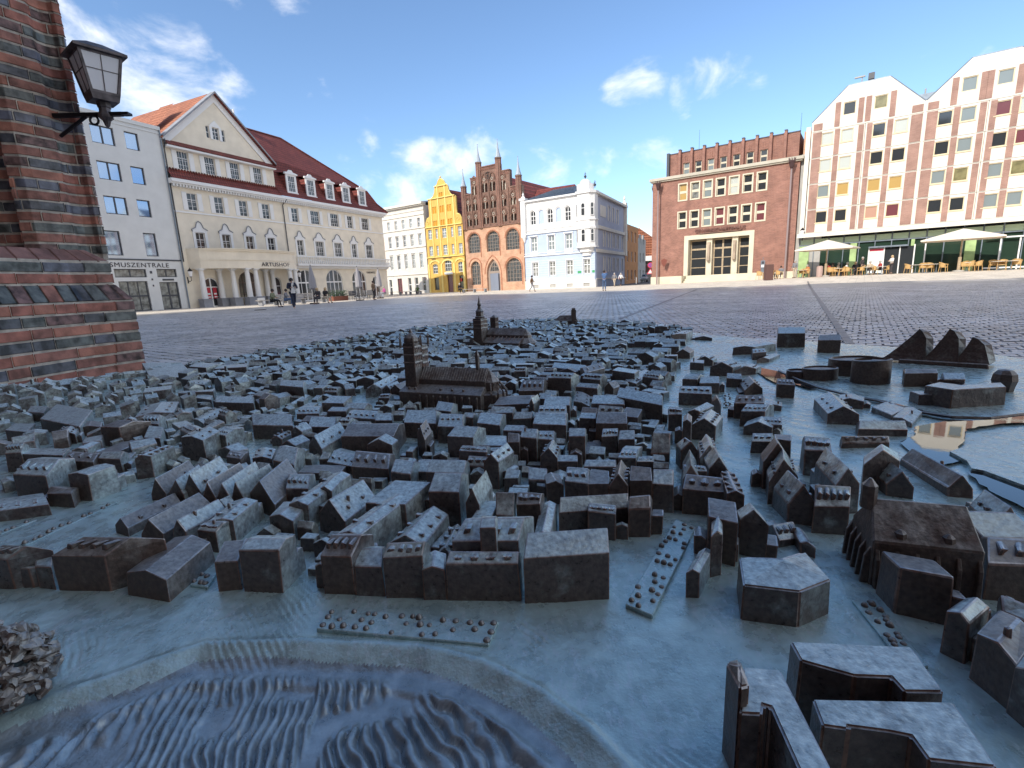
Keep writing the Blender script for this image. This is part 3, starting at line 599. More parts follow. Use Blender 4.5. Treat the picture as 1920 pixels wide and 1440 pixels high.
BL=[(-1726,3871,-1436,3832,92,358,374,90,'x'),(-1432,3829,-1170,3800,-61,348,284,50,'x'),(-1151,3765,-814,3752,36,179,393,70,'x'),(-818,3724,-626,3709,-15,256,284,80,'f'),
(-612,3689,-9,3657,20,187,343,80,'f'),(-574,3901,4,3852,142,429,440,80,'x'),(-326,3805,-194,3793,19,199,600,40,'x'),(31,3609,726,3638,43,212,405,120,'s'),
(-1727,4292,-1489,4247,312,818,340,80,'f'),(-1238,4300,-903,4245,178,605,220,80,'y'),(-761,4168,-644,4142,78,499,180,80,'f'),(-1651,4969,-1200,4869,232,437,340,80,'s'),
(-2200,5054,-1825,4800,198,551,220,160,'y'),(-963,5058,-625,5003,57,511,400,100,'x'),(-542,4829,-398,4760,127,485,350,160,'y'),(-466,4571,-266,4553,79,417,300,80,'f'),
(-230,4640,-42,4597,17,289,300,160,'x'),(-13,4712,246,4652,40,242,380,60,'x'),(144,4251,303,4238,116,662,260,80,'f'),(431,4748,1168,4795,57,241,232,100,'x'),
(713,4626,987,4558,38,176,300,80,'f'),(1124,4617,1351,4604,69,209,316,80,'x'),(149,5831,390,5783,31,367,168,70,'x'),(366,5452,559,5411,-15,310,260,80,'f'),
(562,5351,825,5253,92,411,330,80,'x'),(825,5253,1048,5206,79,324,330,40,'s'),(1047,5201,1264,5177,133,426,300,140,'y'),(1283,5195,1513,5131,97,344,380,80,'x'),
(1529,5175,1761,5135,108,336,327,80,'x'),(1359,6194,1590,6124,202,457,280,40,'x'),(1611,6138,1820,6128,66,196,220,80,'f'),(900,6106,1311,6057,61,240,200,80,'f'),
(1891,6497,2138,6455,120,329,200,200,'x'),(1304,7016,1548,7013,84,357,304,60,'x'),(1521,6873,1754,6841,86,341,299,80,'x'),(769,6760,1008,6695,70,339,420,60,'x'),
(777,6596,942,6564,64,338,200,80,'f'),(1038,6888,1257,6848,108,525,100,80,'f'),(345,6869,572,6787,65,356,360,60,'x'),(88,6844,315,6762,67,355,400,80,'x'),
(-103,6728,68,6674,21,268,380,80,'x'),(342,6366,577,6285,88,404,260,120,'y'),(550,6293,830,6234,45,256,220,80,'f'),(308,7708,839,7595,120,740,340,80,'x'),
(1095,7882,1354,7823,78,336,360,40,'x'),(1312,7537,1799,7454,134,617,360,80,'x'),(435,8508,944,8441,76,540,300,70,'x'),(580,9205,1092,9112,117,707,280,70,'x'),
(2044,9377,2674,8530,242,710,347,90,'x'),(1506,9225,2127,9059,185,727,260,70,'x'),(1253,9826,1502,9332,164,931,180,80,'f'),(-379,9577,343,9546,148,735,236,60,'x'),
(321,9289,396,9232,160,341,300,100,'y'),(148,10677,666,10599,179,728,260,140,'x'),(828,11214,1337,10934,244,348,430,80,'x'),(-1009,7101,-620,7007,175,433,380,80,'x'),
(-643,7185,-121,7083,-1,519,200,80,'f'),(-821,6837,-407,6737,50,218,240,80,'f'),(-681,6313,-244,6211,46,245,208,80,'x'),(-406,6036,-224,5990,207,399,360,100,'y'),
(-1145,5964,-648,5875,29,379,280,80,'x'),(-1510,9207,-1173,8969,55,616,280,80,'x'),(-1278,8092,-863,7995,3,609,300,90,'x'),(-858,8468,-724,8428,63,200,300,50,'x'),
(-633,8106,-230,7897,98,674,300,80,'x'),(-6723,10852,-5711,10554,-324,676,259,60,'x'),(-4799,8719,-3967,8540,-338,670,256,120,'x'),(-4233,8224,-4018,8149,73,473,144,40,'y'),
(-4446,9775,-3955,9692,-147,644,180,50,'x'),(-3731,8568,-3221,8491,-95,618,222,90,'x'),(-3350,7643,-3021,7357,158,775,180,160,'y'),(-2789,7628,-1911,7496,19,750,304,80,'x'),
(-1538,7450,-1341,7085,31,424,350,140,'y'),(-1667,7094,-1551,7055,33,262,180,80,'f'),(-1960,8396,-1349,8225,-13,750,276,120,'x'),(-1294,8014,-863,7869,-1,683,300,80,'x'),
(-3272,9263,-2610,9041,-21,581,189,60,'x'),(-2570,8832,-2248,8780,-94,480,220,60,'x'),(-2305,6541,-1725,6347,-72,626,185,100,'x'),(-1658,6155,-1369,6029,38,472,220,80,'x'),
(-1381,6390,-700,6263,-4,490,123,70,'x'),(-3089,6571,-2458,6473,9,291,120,80,'f'),(-2804,6947,-2290,6631,14,558,140,80,'f'),(-3497,6726,-3101,6519,-105,662,260,100,'x'),
(-3974,7080,-3645,7016,-167,490,180,80,'f'),(-4422,7176,-4114,7021,-36,302,200,80,'f'),(-2730,4999,-2411,4862,25,347,220,80,'f'),(-2569,5144,-2334,5097,202,894,280,80,'f'),
(-2863,5726,-2536,5651,-117,490,240,80,'x'),(-2355,5495,-2192,5439,20,319,300,80,'f'),(-3357,5778,-2855,5407,-8,776,160,200,'y'),(-4829,6097,-4611,6075,12,688,85,180,'y'),
(-4451,5912,-4190,5824,-47,605,160,160,'y'),(-4248,5907,-3985,5839,5,670,180,200,'y'),(-3927,5738,-3720,5698,77,654,160,180,'y'),(-3717,5697,-3512,5650,67,699,160,180,'y'),
(-3517,5666,-3347,5648,136,611,160,180,'y'),(-4598,5206,-4369,5101,165,679,100,80,'y'),(-4077,4886,-3828,4878,122,704,134,140,'y'),(-3674,4822,-3499,4792,146,503,180,120,'y'),
(-3349,4718,-3110,4669,51,233,225,80,'f'),(-3294,4849,-3023,4845,9,508,260,80,'f'),(-4283,4120,-3759,4066,379,250,351,90,'x'),(-4523,4178,-4316,4133,-215,265,222,40,'s'),
(-3536,4001,-3080,3859,31,625,214,80,'f'),(-2465,3951,-2101,3907,42,264,416,80,'f'),(-2706,3968,-2506,3993,-81,302,296,40,'s'),(-5040,4217,-4758,4176,321,129,300,80,'x'),
(-6938,6439,-6349,6305,-234,713,319,90,'x'),(-5999,6236,-5682,6177,122,336,360,80,'f'),(-5611,6910,-5404,6964,44,469,313,80,'f'),(-5405,7674,-4927,7468,-25,522,383,80,'f'),
(-5095,8024,-4805,7871,65,488,321,40,'x'),(-7565,8710,-7153,8613,323,371,353,50,'x'),(-7164,9135,-6727,9021,-294,611,275,90,'x'),(-6627,9872,-6194,9506,-106,963,138,80,'f'),
(-9876,9976,-8370,9162,-829,1318,255,40,'s'),(-8596,9413,-8124,9378,-288,388,180,80,'f'),(-6149,6067,-5736,5971,-125,225,184,80,'f'),(-8088,7461,-7823,7477,-183,355,313,100,'x'),
(-7891,7517,-7060,7349,-196,343,280,80,'f'),(-7287,7737,-7118,7848,-68,362,220,80,'f'),(-6852,7664,-6493,7747,-49,645,180,80,'f'),(-6894,7157,-6321,7029,-132,389,260,60,'x'),
(-6358,7149,-5976,7101,-61,269,260,60,'x'),(-6534,8358,-6162,8230,-316,578,220,60,'s'),(-11114,10960,-10515,10742,-396,637,200,60,'x'),(-9971,9335,-9384,9160,-429,618,200,80,'f'),
(-8643,8966,-8198,8860,-267,430,200,80,'f'),(-8076,10152,-7450,10489,-577,1104,160,80,'f'),(-6584,5561,-5848,5763,-421,383,140,80,'f'),(9347,17041,10191,16845,565,1059,502,120,'x'),
(9850,15562,10452,15386,494,802,413,100,'x'),(6390,21613,6889,21463,270,819,472,80,'f'),(6320,19084,6955,19276,642,1096,373,80,'f'),(5202,16775,5758,16637,165,361,254,80,'f'),
(4724,14939,5066,14793,110,269,225,80,'f'),(5313,15652,5730,15521,362,640,180,120,'y'),(5030,13605,5336,13379,165,405,223,80,'f'),(5463,14264,5850,14019,254,327,180,100,'y'),
(5205,12645,5713,12434,361,321,240,120,'y'),(5783,12437,6387,12587,298,317,158,80,'y'),(5043,11273,5316,11087,193,456,211,70,'x'),(3891,10956,4194,10852,306,371,300,70,'x'),
(4170,10696,4615,10665,260,617,247,70,'x'),(3414,9812,3999,9566,221,556,258,80,'x'),(3782,9035,3817,8716,105,255,252,80,'y'),(5051,10373,5501,10487,234,753,118,130,'y'),
(5606,10122,5879,9958,216,425,278,60,'x'),(4021,8635,4517,8545,226,418,300,80,'x'),(3905,8148,4282,8050,370,395,283,60,'x'),(3761,7709,4135,7517,200,285,157,80,'y'),
(4041,7682,4321,7581,186,405,180,60,'x'),(3470,6870,3755,6817,181,301,183,60,'x'),(3663,6576,3861,6503,110,214,300,80,'f'),(2652,8098,2868,8029,106,323,300,80,'x'),
(2623,7313,2728,7240,133,339,400,80,'f'),(2881,7621,3189,7448,341,515,254,100,'y'),(3061,8304,3259,8270,391,377,280,80,'f'),(7385,14788,7825,14871,254,622,216,60,'x'),
(7244,14246,7641,14327,720,723,90,80,'f'),(7320,16000,7994,15898,1006,594,233,80,'f'),(7626,20149,8188,19807,280,665,103,80,'f'),(4860,9114,5124,9052,154,270,89,80,'f'),
(2267,6363,2444,6162,19,255,280,120,'y'),(2328,5865,2631,6034,141,469,340,120,'y'),(2284,5492,2493,5397,93,379,340,140,'y'),(1922,5324,2119,5335,187,561,300,140,'y'),
(1851,5095,2272,4947,136,339,287,80,'x'),(2189,4741,2321,4665,154,566,380,80,'f'),(2008,5517,2244,5426,36,175,340,80,'f'),(3031,5661,3343,5622,92,266,340,200,'y'),
(2886,5249,3271,5337,168,365,259,200,'y'),(2842,4769,3087,4641,63,424,209,200,'y'),(2951,4524,3263,4444,200,298,299,140,'x'),(3731,5993,3992,5865,194,391,350,100,'x'),
(3412,4894,3675,4895,161,649,340,160,'y'),(1742,4135,1949,3999,106,287,440,60,'s'),(1795,4203,1991,4063,74,127,184,80,'f'),(1654,3853,1774,3887,121,281,400,80,'f'),
(2055,4199,2258,4073,51,177,360,100,'y'),(2219,4131,2358,4075,94,180,156,80,'f'),(2482,4286,2710,4330,42,282,80,80,'x'),(2627,4165,2712,4075,68,286,120,80,'f'),
(1357,3616,1464,3596,223,309,225,80,'f'),(2838,2889,2909,2778,250,135,320,80,'f'),(2839,2676,2841,2424,333,196,340,80,'f'),(2816,2413,2809,2201,323,194,340,80,'f'),
(2839,3300,3112,3134,50,250,400,80,'f'),(3351,3022,3454,2903,131,144,200,60,'x'),(8595,10470,9234,10375,275,408,320,40,'x'),(9566,10588,9960,10498,361,488,120,80,'x'),
(5396,8102,5852,7980,392,1015,187,120,'y'),(6650,8770,6583,8201,555,379,80,80,'f'),(6496,8054,6514,7683,678,620,80,80,'f'),(5418,7366,6107,7274,169,295,128,80,'x'),
(4816,6872,5471,6792,53,112,90,80,'x'),(6259,9141,6616,8952,271,367,139,80,'f'),(4113,5454,4590,5526,156,227,340,120,'y'),(4284,5287,4497,5169,127,480,145,160,'y'),
(4937,5220,5163,5134,193,945,102,140,'y'),(4463,4207,4702,4196,136,398,180,160,'y'),(4030,3867,4469,3791,-39,498,280,100,'x'),(3656,3441,4075,3348,321,408,300,100,'x'),
(2551,12210,2975,11682,218,367,349,80,'f'),(2620,11531,2948,11339,779,1393,160,80,'f'),(1858,12234,2482,12829,-22,750,311,60,'x'),(1172,13823,2007,13119,161,733,200,80,'x'),
(-10623,16064,-9814,15635,137,737,373,40,'x'),(-11811,15855,-10138,15562,-2074,2516,93,180,'s'),(-9546,15623,-8586,15802,-327,771,327,80,'f'),(-11364,19009,-10392,18731,-401,634,175,40,'x'),
(-5786,11983,-5003,11553,-218,718,369,80,'x'),(-8072,12288,-7645,12334,-115,295,233,80,'f'),(-8595,12386,-8072,12282,-156,296,206,80,'f'),(-9590,12509,-9041,12807,-306,501,252,80,'f'),
(-9215,13716,-8525,13409,-168,597,226,80,'f'),(-7867,11940,-7273,11591,-259,531,160,80,'f'),(-5064,10573,-4974,10987,-23,924,107,60,'y'),(-4171,11987,-3957,12102,-146,334,200,80,'x'),
(-3576,11709,-3248,11952,207,1288,200,120,'y'),(-3130,11624,-2926,11582,167,451,232,100,'y'),(-2927,11586,-2691,11537,158,450,231,100,'y')]
placed = []
nh = 0
for (ax, ay, bx, by, vx, vy, h, r, ty) in BL:
    a, b, v = Vector((ax, ay))/1e4, Vector((bx, by))/1e4, Vector((vx, vy))/1e4; h /= 1e4; r /= 1e4
    if ty == 'f' and random.random() < .7: ty = 'y' if v.length > (b-a).length else 'x'; r = random.uniform(.003, .006)
    elif ty in 'xy': r *= 1.2
    house(a, b, v, h, r, ty, detail=1, annex=(a.length > .40 and random.random() < .9)); nh += 1
    placed.append(((a+b)/2+v/2, (b-a), v))
def inside(p, w, v):
    """is point p (relative to the centre) in the parallelogram w x v"""
    det = w.x*v.y-w.y*v.x
    if abs(det) < 1e-9: return False
    s = (p.x*v.y-p.y*v.x)/det; t = (w.x*p.y-w.y*p.x)/det
    return abs(s) < .5 and abs(t) < .5
def free(c, w, v, pad=1.0):
    pts = [c+w*i/2*pad+v*j/2*pad for i in (-1, 0, 1) for j in (-1, 0, 1)]
    for (c2, w2, v2) in placed:
        if (c2-c).length > .5*(w2.length+v2.length+w.length+v.length): continue
        for p in pts:
            if inside(p-c2, w2, v2): return False
        for i in (-1, 1):
            for j in (-1, 1):
                if inside(c2+w2*i/2+v2*j/2-c, w, v): return False
    return True
def inpoly(p, P):
    r = False
    for (x0, y0), (x1, y1) in zip(P, P[1:]+P[:1]):
        if (y0 > p.y) != (y1 > p.y) and p.x < (x1-x0)*(p.y-y0)/(y1-y0)+x0: r = not r
    return r
KEEP = [[(-.62, .50), (-.54, .62), (-.40, .66), (-.50, .48)], [(-.50, 1.05), (-.47, 1.16), (-.36, 1.26), (-.33, 1.16), (-.30, 1.05)], [(.36, .86), (.50, 1.1), (.55, 1.05), (.44, .84)]]
# the churches keep their ground
placed += [(Vector((-.14, 1.08)), Vector((.22, -.09)), Vector((.055, .13))), (Vector((-.03, 2.02)), Vector((.26, -.14)), Vector((.07, .12))), (Vector((.32, 2.93)), Vector((.16, -.08)), Vector((.03, .07)))]
CITY = [(-1.45, 1.30), (-1.50, 1.45), (-1.24, 1.70), (-1.09, 1.93), (-.90, 2.37), (-.62, 2.83), (-.19, 3.30), (.32, 3.18), (.69, 2.66), (.83, 2.25), (.66, 1.9), (.50, 1.5), (.40, 1.2), (.30, 1.0), (.10, .62), (-.15, .56), (-.30, .56), (-.42, .70), (-.62, .66), (-.70, .62), (-.75, .70)]
fill = []
u0 = Vector((.93, -.36)); v0 = Vector((.36, .93))
for row in range(-60, 120):
    yy = row*.046+.0; xx = -3.
    while xx < 3.:
        w = random.uniform(.022, .055); d = random.uniform(.022, .036)
        c0 = u0*(xx+w/2)+v0*(yy+(.008 if row % 2 else 0)); xx += w+random.choice((.001, .001, .002, .016))
        ang = (vnoise(np.array([c0.x]), np.array([c0.y]), 1.6, 11)[0]-.5)*1.3
        ca, sa = math.cos(ang), math.sin(ang); U = Vector((u0.x*ca-u0.y*sa, u0.x*sa+u0.y*ca)); V = Vector((-U.y, U.x))
        dist_ = c0.length
        if dist_ < .66 or not inpoly(c0, CITY) or any(inpoly(c0, K_) for K_ in KEEP): continue
        if vnoise(np.array([c0.x]), np.array([c0.y]), 7., 12)[0] > .80: continue
        wv, dv = U*w, V*d
        if not free(c0, wv, dv, .86): continue
        ty = random.choice('xxxyyfsx'); h = random.uniform(.014, .030); r = random.uniform(.006, .012)
        fill.append((c0.length, c0-wv/2-dv/2, c0+wv/2-dv/2, dv, h, r, ty)); placed.append((c0, wv, dv))
fill.sort(key=lambda q: q[0])
room = 300-nh
for k, (dd, a, b, v, h, r, ty) in enumerate(fill[:room]): house(a, b, v, h, r, ty, detail=1)
far = MB()
for (dd, a, b, v, h, r, ty) in fill[room:]:
    mb = blk(a, b, v, h, r, ty, detail=0, jit=.0012)
    for i in range(0, 1): far.add(mb.v, mb.f, 0)
    if random.random() < .3:
        p = (a+b)/2+v*random.uniform(.2, .8); far.box(p.x-.003, p.x+.003, p.y-.003, p.y+.003, ZS+h*.5, ZS+h+r+.004)
# low sheds and yard buildings filling the blocks between the larger houses
NEAR = [(-.17, .40), (-.01, .39), (.12, .46), (.17, .54), (.24, .75), (.28, 1.0), (-.15, .98), (-.32, .84), (-.50, .74), (-.36, .54), (-.24, .46)]
shed = MB()
for k in range(5200):
    c0 = Vector((random.uniform(-.75, .5), random.uniform(.38, 1.5)))
    if not (inpoly(c0, NEAR) or (inpoly(c0, CITY) and c0.length > .6)) or any(inpoly(c0, K_) for K_ in KEEP): continue
    if vnoise(np.array([c0.x]), np.array([c0.y]), 9., 33)[0] > .72: continue
    ang = -.30+(vnoise(np.array([c0.x]), np.array([c0.y]), 2., 11)[0]-.5)*.9; U = Vector((math.cos(ang), math.sin(ang))); V = Vector((-U.y, U.x)); f_ = .6+.5*min(1, c0.length/1.2)
    wv, dv = U*random.uniform(.012, .030)*f_, V*random.uniform(.010, .020)*f_
    if not free(c0, wv, dv, .80): continue
    placed.append((c0, wv, dv)); mb = blk(c0-wv/2-dv/2, c0+wv/2-dv/2, dv, random.uniform(.007, .018), random.uniform(.002, .007), random.choice('xxyfs'), jit=.0011); shed.add(mb.v, mb.f, 0)
shed.build('low_sheds', BZ, model, kind='stuff', bevel=.0006)
# wall of little roofs along the far rim
for k in range(150):
    t = k/149*.93; a_ = -.84+1.16*t; rr_ = rim(a_)-.03-random.uniform(0, .02); c = Vector((math.sin(a_)*rr_, math.cos(a_)*rr_)); U = Vector((math.cos(a_), -math.sin(a_))); V = Vector((-U.y, U.x))
    mb = blk(c-U*.016, c+U*.016, V*.018, random.uniform(.008, .02), .007, random.choice('xy'), jit=.002); far.add(mb.v, mb.f, 0)
far.build('distant_houses', BZ, model, kind='stuff')

def polyhouse(name, pts, h, apex=None, rise=0., mats=None, base=-.003, flare=1.03, bevel=.0012):
    cx = sum(p[0] for p in pts)/len(pts); cy = sum(p[1] for p in pts)/len(pts); n = len(pts)
    B = [(cx+(x-cx)*flare, cy+(y-cy)*flare, ZS+base) for x, y in pts]; T = [(x, y, ZS+h) for x, y in pts]
    mb = MB(); mb.add(B+T, [(i, (i+1) % n, n+(i+1) % n, n+i) for i in range(n)])
    if apex: mb.add(T+[(apex[0], apex[1], ZS+h+rise)], [(i, (i+1) % n, n) for i in range(n)])
    else: mb.add(T, tessellate_polygon([[Vector(p) for p in pts]]))
    me = bpy.data.meshes.new(name); me.from_pydata(mb.v, [], mb.f); me.materials.append(mats or BZ); me.materials.append(BZE)
    bm = bmesh.new(); bm.from_mesh(me); bmesh.ops.remove_doubles(bm, verts=bm.verts, dist=1e-6); bmesh.ops.dissolve_limit(bm, angle_limit=.01, verts=bm.verts, edges=bm.edges); bmesh.ops.recalc_face_normals(bm, faces=bm.faces)
    if bevel: bmesh.ops.bevel(bm, geom=[e for e in bm.edges if len(e.link_faces) == 2 and e.calc_face_angle(0) > .35 and max(v.co.z for v in e.verts) > ZS+.004], offset=bevel, segments=2, affect='EDGES', clamp_overlap=True, material=1)
    bm.to_mesh(me); bm.free(); return ob(name, me, model)
polyhouse('model_house', [(0.1681, 0.3314), (0.205, 0.3208), (0.2358, 0.3334), (0.2396, 0.3731), (0.2132, 0.3646), (0.1824, 0.3693)], .0297, (.2106, .3545), .006)
polyhouse('model_house', [(0.1568, 0.2399), (0.179, 0.2276), (0.1974, 0.2256), (0.197, 0.2162), (0.2165, 0.2148), (0.2251, 0.2469), (0.1594, 0.2554)], .044)
polyhouse('model_house', [(0.1426, 0.1978), (0.1534, 0.1952), (0.1547, 0.1969), (0.1715, 0.1932), (0.1796, 0.1905), (0.1779, 0.1788), (0.2042, 0.1741), (0.2146, 0.2081), (0.1471, 0.2134)], .045)
polyhouse('model_house', [(0.107, 0.2074), (0.1178, 0.2062), (0.1214, 0.2119), (0.1243, 0.2104), (0.1188, 0.1723), (0.1331, 0.1716), (0.1422, 0.2342), (0.1229, 0.2377)], .044)
polyhouse('model_house', [(0.1084, 0.2277), (0.1168, 0.2296), (0.1135, 0.2113), (0.1078, 0.2102)], .056, (.112, .220), .005, BZD)
polyhouse('model_house', [(0.7918, 0.9152), (0.808, 0.8729), (0.9112, 0.8779), (0.9378, 0.9152), (0.8525, 0.9064), (0.8397, 0.9394)], .0348)
polyhouse('model_house', [(.775, .905), (.800, .900), (.80, .93), (.78, .935)], .02)
def drum(c, r, h, ry=1., rimh=.004, n=28, sp=.02):
    mb = MB(); ang = [2*math.pi*i/n for i in range(n)]
    P = lambda f, z: [(c[0]+r*f*math.cos(a), c[1]+r*ry*f*math.sin(a), ZS+z+sp*r*math.cos(a+1)) for a in ang]
    R4 = [P(1.02, -.003), P(1., h), P(.90, h+.001), P(.88, h-rimh), P(.001, h-rimh+.003)]
    for q0, q1 in zip(R4, R4[1:]): mb.add(q0+q1, [(i, (i+1) % n, n+(i+1) % n, n+i) for i in range(n)])
    o = mb.build('model_round_building', [BZD], model, smooth_=True); return o
drum((.830, 1.110), .040, .054, .85, sp=.06); drum((.750, 1.17), .040, .028, .8, .003); drum((.865, 1.215), .060, .040, .75, .004); drum((.715, 1.20), .026, .018)
drum((.93, 1.02), .03, .012)
# terminal with three sail-shaped gables
sb = Vector((1.120, 1.315)); ax = Vector((math.cos(.70), -math.sin(.70)))*.70; ay_ = Vector((math.sin(.735), math.cos(.735)))
sail = ob('model_sail_building', None, model)
def L3(x, y, z): q = sb+ax*x+ay_*y; return (q.x, q.y, ZS+z)
mb = MB(); mb.add([L3(-.07, -.03, -.003), L3(.19, -.03, -.003), L3(.19, .05, -.003), L3(-.07, .05, -.003), L3(-.068, -.028, .012), L3(.186, -.028, .010), L3(.186, .05, .010), L3(-.068, .05, .012)], [(0, 1, 5, 4), (1, 2, 6, 5), (2, 3, 7, 6), (3, 0, 4, 7), (4, 5, 6, 7)])
mb.build('base_plate', [BZD, BZE], sail, bevel=.002)
def sailgable(x0, x1, xt, hh, lean=0.):
    mb = MB(); n = 8; F_, B_ = [], []
    pts = [(x0, 0)]
    for i in range(1, n): t = i/n; pts.append((x0+(xt-x0)*t, hh*(t**1.25)))
    pts += [(xt, hh), (xt+(x1-xt)*.35, hh*.93)]+[(x1-(x1-xt)*.25*(1-t)+lean*t, hh*.9*(1-t)) for t in (.2, .5, .8)]+[(x1+lean, 0)]
    k = len(pts); f = [L3(x, -.022+.020*(z/hh)+.25*abs(x-xt)*(z/hh), z+.008) for x, z in pts]; b = [L3(x+.02, .045-.030*(z/hh), z*.95+.008) for x, z in pts]
    mb.add(f+b, [(i, (i+1) % k, k+(i+1) % k, k+i) for i in range(k)]); tr = tessellate_polygon([[Vector((x, z, 0)) for x, z in pts]]); mb.add(f, tr); mb.add(b, tr)
    mb.build('sail_gable', [BZD, BZE], sail, bevel=.0008)
sailgable(-.130, .012, -.018, .084); sailgable(-.004, .106, .070, .086); sailgable(.090, .176, .136, .066, .014)
mb = MB(); mb.lathe((1.0152, .985, ZS), [(.016, -.003), (.018, .01), (.021, .022), (.019, .035), (.012, .043), (.002, .045)], 7); mb.build('model_boulder', BZD, model)

def hip(mb, o, e, n, u0, u1, v0_, v1, z0, z1, zr, hip_=0., m=0):
    """box from z0 to z1 with a ridged roof up to zr, laid along e (length) and n (depth) from o"""
    def P(u, v, z): q = o+e*u+n*v; return (q.x, q.y, ZS+z)
    vm = (v0_+v1)/2
    mb.add([P(u0, v0_, z0), P(u1, v0_, z0), P(u1, v1, z0), P(u0, v1, z0), P(u0, v0_, z1), P(u1, v0_, z1), P(u1, v1, z1), P(u0, v1, z1), P(u0+hip_, vm, zr), P(u1-hip_, vm, zr)],
           [(0, 1, 5, 4), (1, 2, 6, 5), (2, 3, 7, 6), (3, 0, 4, 7), (4, 5, 9, 8), (6, 7, 8, 9), (5, 6, 9), (7, 4, 8)], m)
BC = [BZD, BZE]
# church of the middle ground: aisle, nave, west tower, choir
ch = ob('model_church', None, model)
o_ = Vector((-.2507, 1.0609)); e_ = Vector((.921, -.389)); n_ = Vector((.389, .921))
mb = MB(); Pq = lambda u, v, z: (lambda q: (q.x, q.y, ZS+z))(o_+e_*u+n_*v)
mb.add([Pq(0, 0, -.003), Pq(.2, 0, -.003), Pq(.2, .10, -.003), Pq(0, .10, -.003), Pq(0, 0, .037), Pq(.2, 0, .037), Pq(.2, .10, .037), Pq(0, .10, .037), Pq(.002, .030, .050), Pq(.198, .030, .050), Pq(.198, .07, .050), Pq(.002, .07, .050)],
       [(0, 1, 5, 4), (1, 2, 6, 5), (2, 3, 7, 6), (3, 0, 4, 7), (4, 5, 9, 8), (5, 6, 10, 9), (6, 7, 11, 10), (7, 4, 8, 11), (8, 9, 10, 11)])
for k in range(9):
    u = .052+k*.0172
    mb.add([Pq(u, -.005, -.003), Pq(u+.004, -.005, -.003), Pq(u+.004, .004, -.003), Pq(u, .004, -.003), Pq(u, -.003, .030), Pq(u+.004, -.003, .030), Pq(u+.004, .004, .038), Pq(u, .004, .038)], [(0, 1, 5, 4), (1, 2, 6, 5), (3, 0, 4, 7), (4, 5, 6, 7)])
for u in (.02, .036, .10, .128, .155): mb.lathe(Pq(u, .012, .042), [(.003, -.003), (.003, .003), (.001, .005)], 6)
mb.build('aisle', BC, ch, bevel=.0007)
mb = MB(); hip(mb, o_, e_, n_, .035, .198, .030, .074, .03, .060, .086)
for k in range(26): u = .038+k*.0062; mb.add([Pq(u, .031, .0605), Pq(u+.0022, .031, .0605), Pq(u+.0022, .0515, .0848), Pq(u, .0515, .0848), Pq(u+.0011, .030, .0625), Pq(u+.0011, .050, .0865)], [(0, 4, 5, 3), (4, 1, 2, 5)])
mb.build('nave', BC, ch, bevel=.0007)
mb = MB()
cc = o_+e_*.200+n_*.052
for rr, z1, zr, n8 in ((.036, .034, .046, 8), (.020, .058, .080, 8)):
    mb.lathe((cc.x, cc.y, ZS), [(rr*1.02, -.003), (rr, z1), (.002, zr)], n8, a0=.3)
for k in range(8):
    a = -1.5+k*.42; mb.tube((cc.x+.037*math.cos(a), cc.y+.037*math.sin(a), ZS), (cc.x+.034*math.cos(a), cc.y+.034*math.sin(a), ZS+.038), .0026, n=4)
    mb.tube((cc.x+.036*math.cos(a), cc.y+.036*math.sin(a), ZS+.036), (cc.x+.020*math.cos(a), cc.y+.020*math.sin(a), ZS+.056), .0018, n=4)
mb.build('choir', BC, ch)
mb = MB(); mb.tube(Pq(.172, .052, .08), Pq(.172, .052, .112), .0045, .0055, n=6); mb.tube(Pq(.172, .052, .112), Pq(.172, .052, .124), .0055, .0008, n=6); mb.build('ridge_turret', BC, ch)
def tower(par, o, e, n, u0, u1, v0_, v1, zt, dome, belfry=True, lv=(.70, .82, .94)):
    def P(u, v, z): q = o+e*u+n*v; return (q.x, q.y, ZS+z)
    mb = MB(); t = .04*(u1-u0)
    mb.add([P(u0, v0_, -.003), P(u1, v0_, -.003), P(u1, v1, -.003), P(u0, v1, -.003), P(u0+t, v0_+t, zt), P(u1-t, v0_+t, zt), P(u1-t, v1-t, zt), P(u0+t, v1-t, zt)], [(0, 1, 5, 4), (1, 2, 6, 5), (2, 3, 7, 6), (3, 0, 4, 7), (4, 5, 6, 7)])
    mb.build('tower', BC, par, bevel=.0009)
    if belfry:
        mb = MB(); k = 4
        for zi in lv:
            for i in range(k+1):
                v = v0_+(v1-v0_)*(.06+.88*i/k); mb.tube(P(u1-t, v, zt*(zi-.085)), P(u1-t, v, zt*zi-.003), .0017, n=5)
            mb.tube(P(u1-t, v0_, zt*zi), P(u1-t, v1, zt*zi), .0022, n=5)
            for i in range(k): v = v0_+(v1-v0_)*(.06+.88*(i+.5)/k); mb.tube(P(u1-t+.0012, v, zt*zi-.004), P(u1-t+.0012, v+.003, zt*zi-.001), .0018, n=4)
            mb.tube(P(u0, v0_+t, zt*zi), P(u1, v0_+t, zt*zi), .0014, n=5)
        mb.build('belfry_arcades', [BZE], par)
    c = o+e*(u0+u1)/2+n*(v0_+v1)/2; mb = MB(); mb.lathe((c.x, c.y, ZS+zt), dome, 8, a0=.4); mb.build('spire', BC, par)
tower(ch, o_, e_, n_, .006, .036, .018, .048, .142, [(.0155, -.001), (.0165, .004), (.015, .011), (.009, .018), (.004, .022), (.0035, .026), (.001, .031)])
tower(ch, o_, e_, n_, .006, .034, .052, .078, .134, [(.010, -.001), (.004, .004), (.003, .012), (.001, .016)])
mb = MB()
for (u, v) in ((.004, .016), (.036, .018), (.036, .048), (.004, .05), (.036, .078)): mb.tube(Pq(u, v, .132), Pq(u, v, .152), .0032, .0022, n=5); mb.tube(Pq(u, v, .152), Pq(u, v, .158), .0036, .001, n=5)
mb.build('corner_turrets', BC, ch)
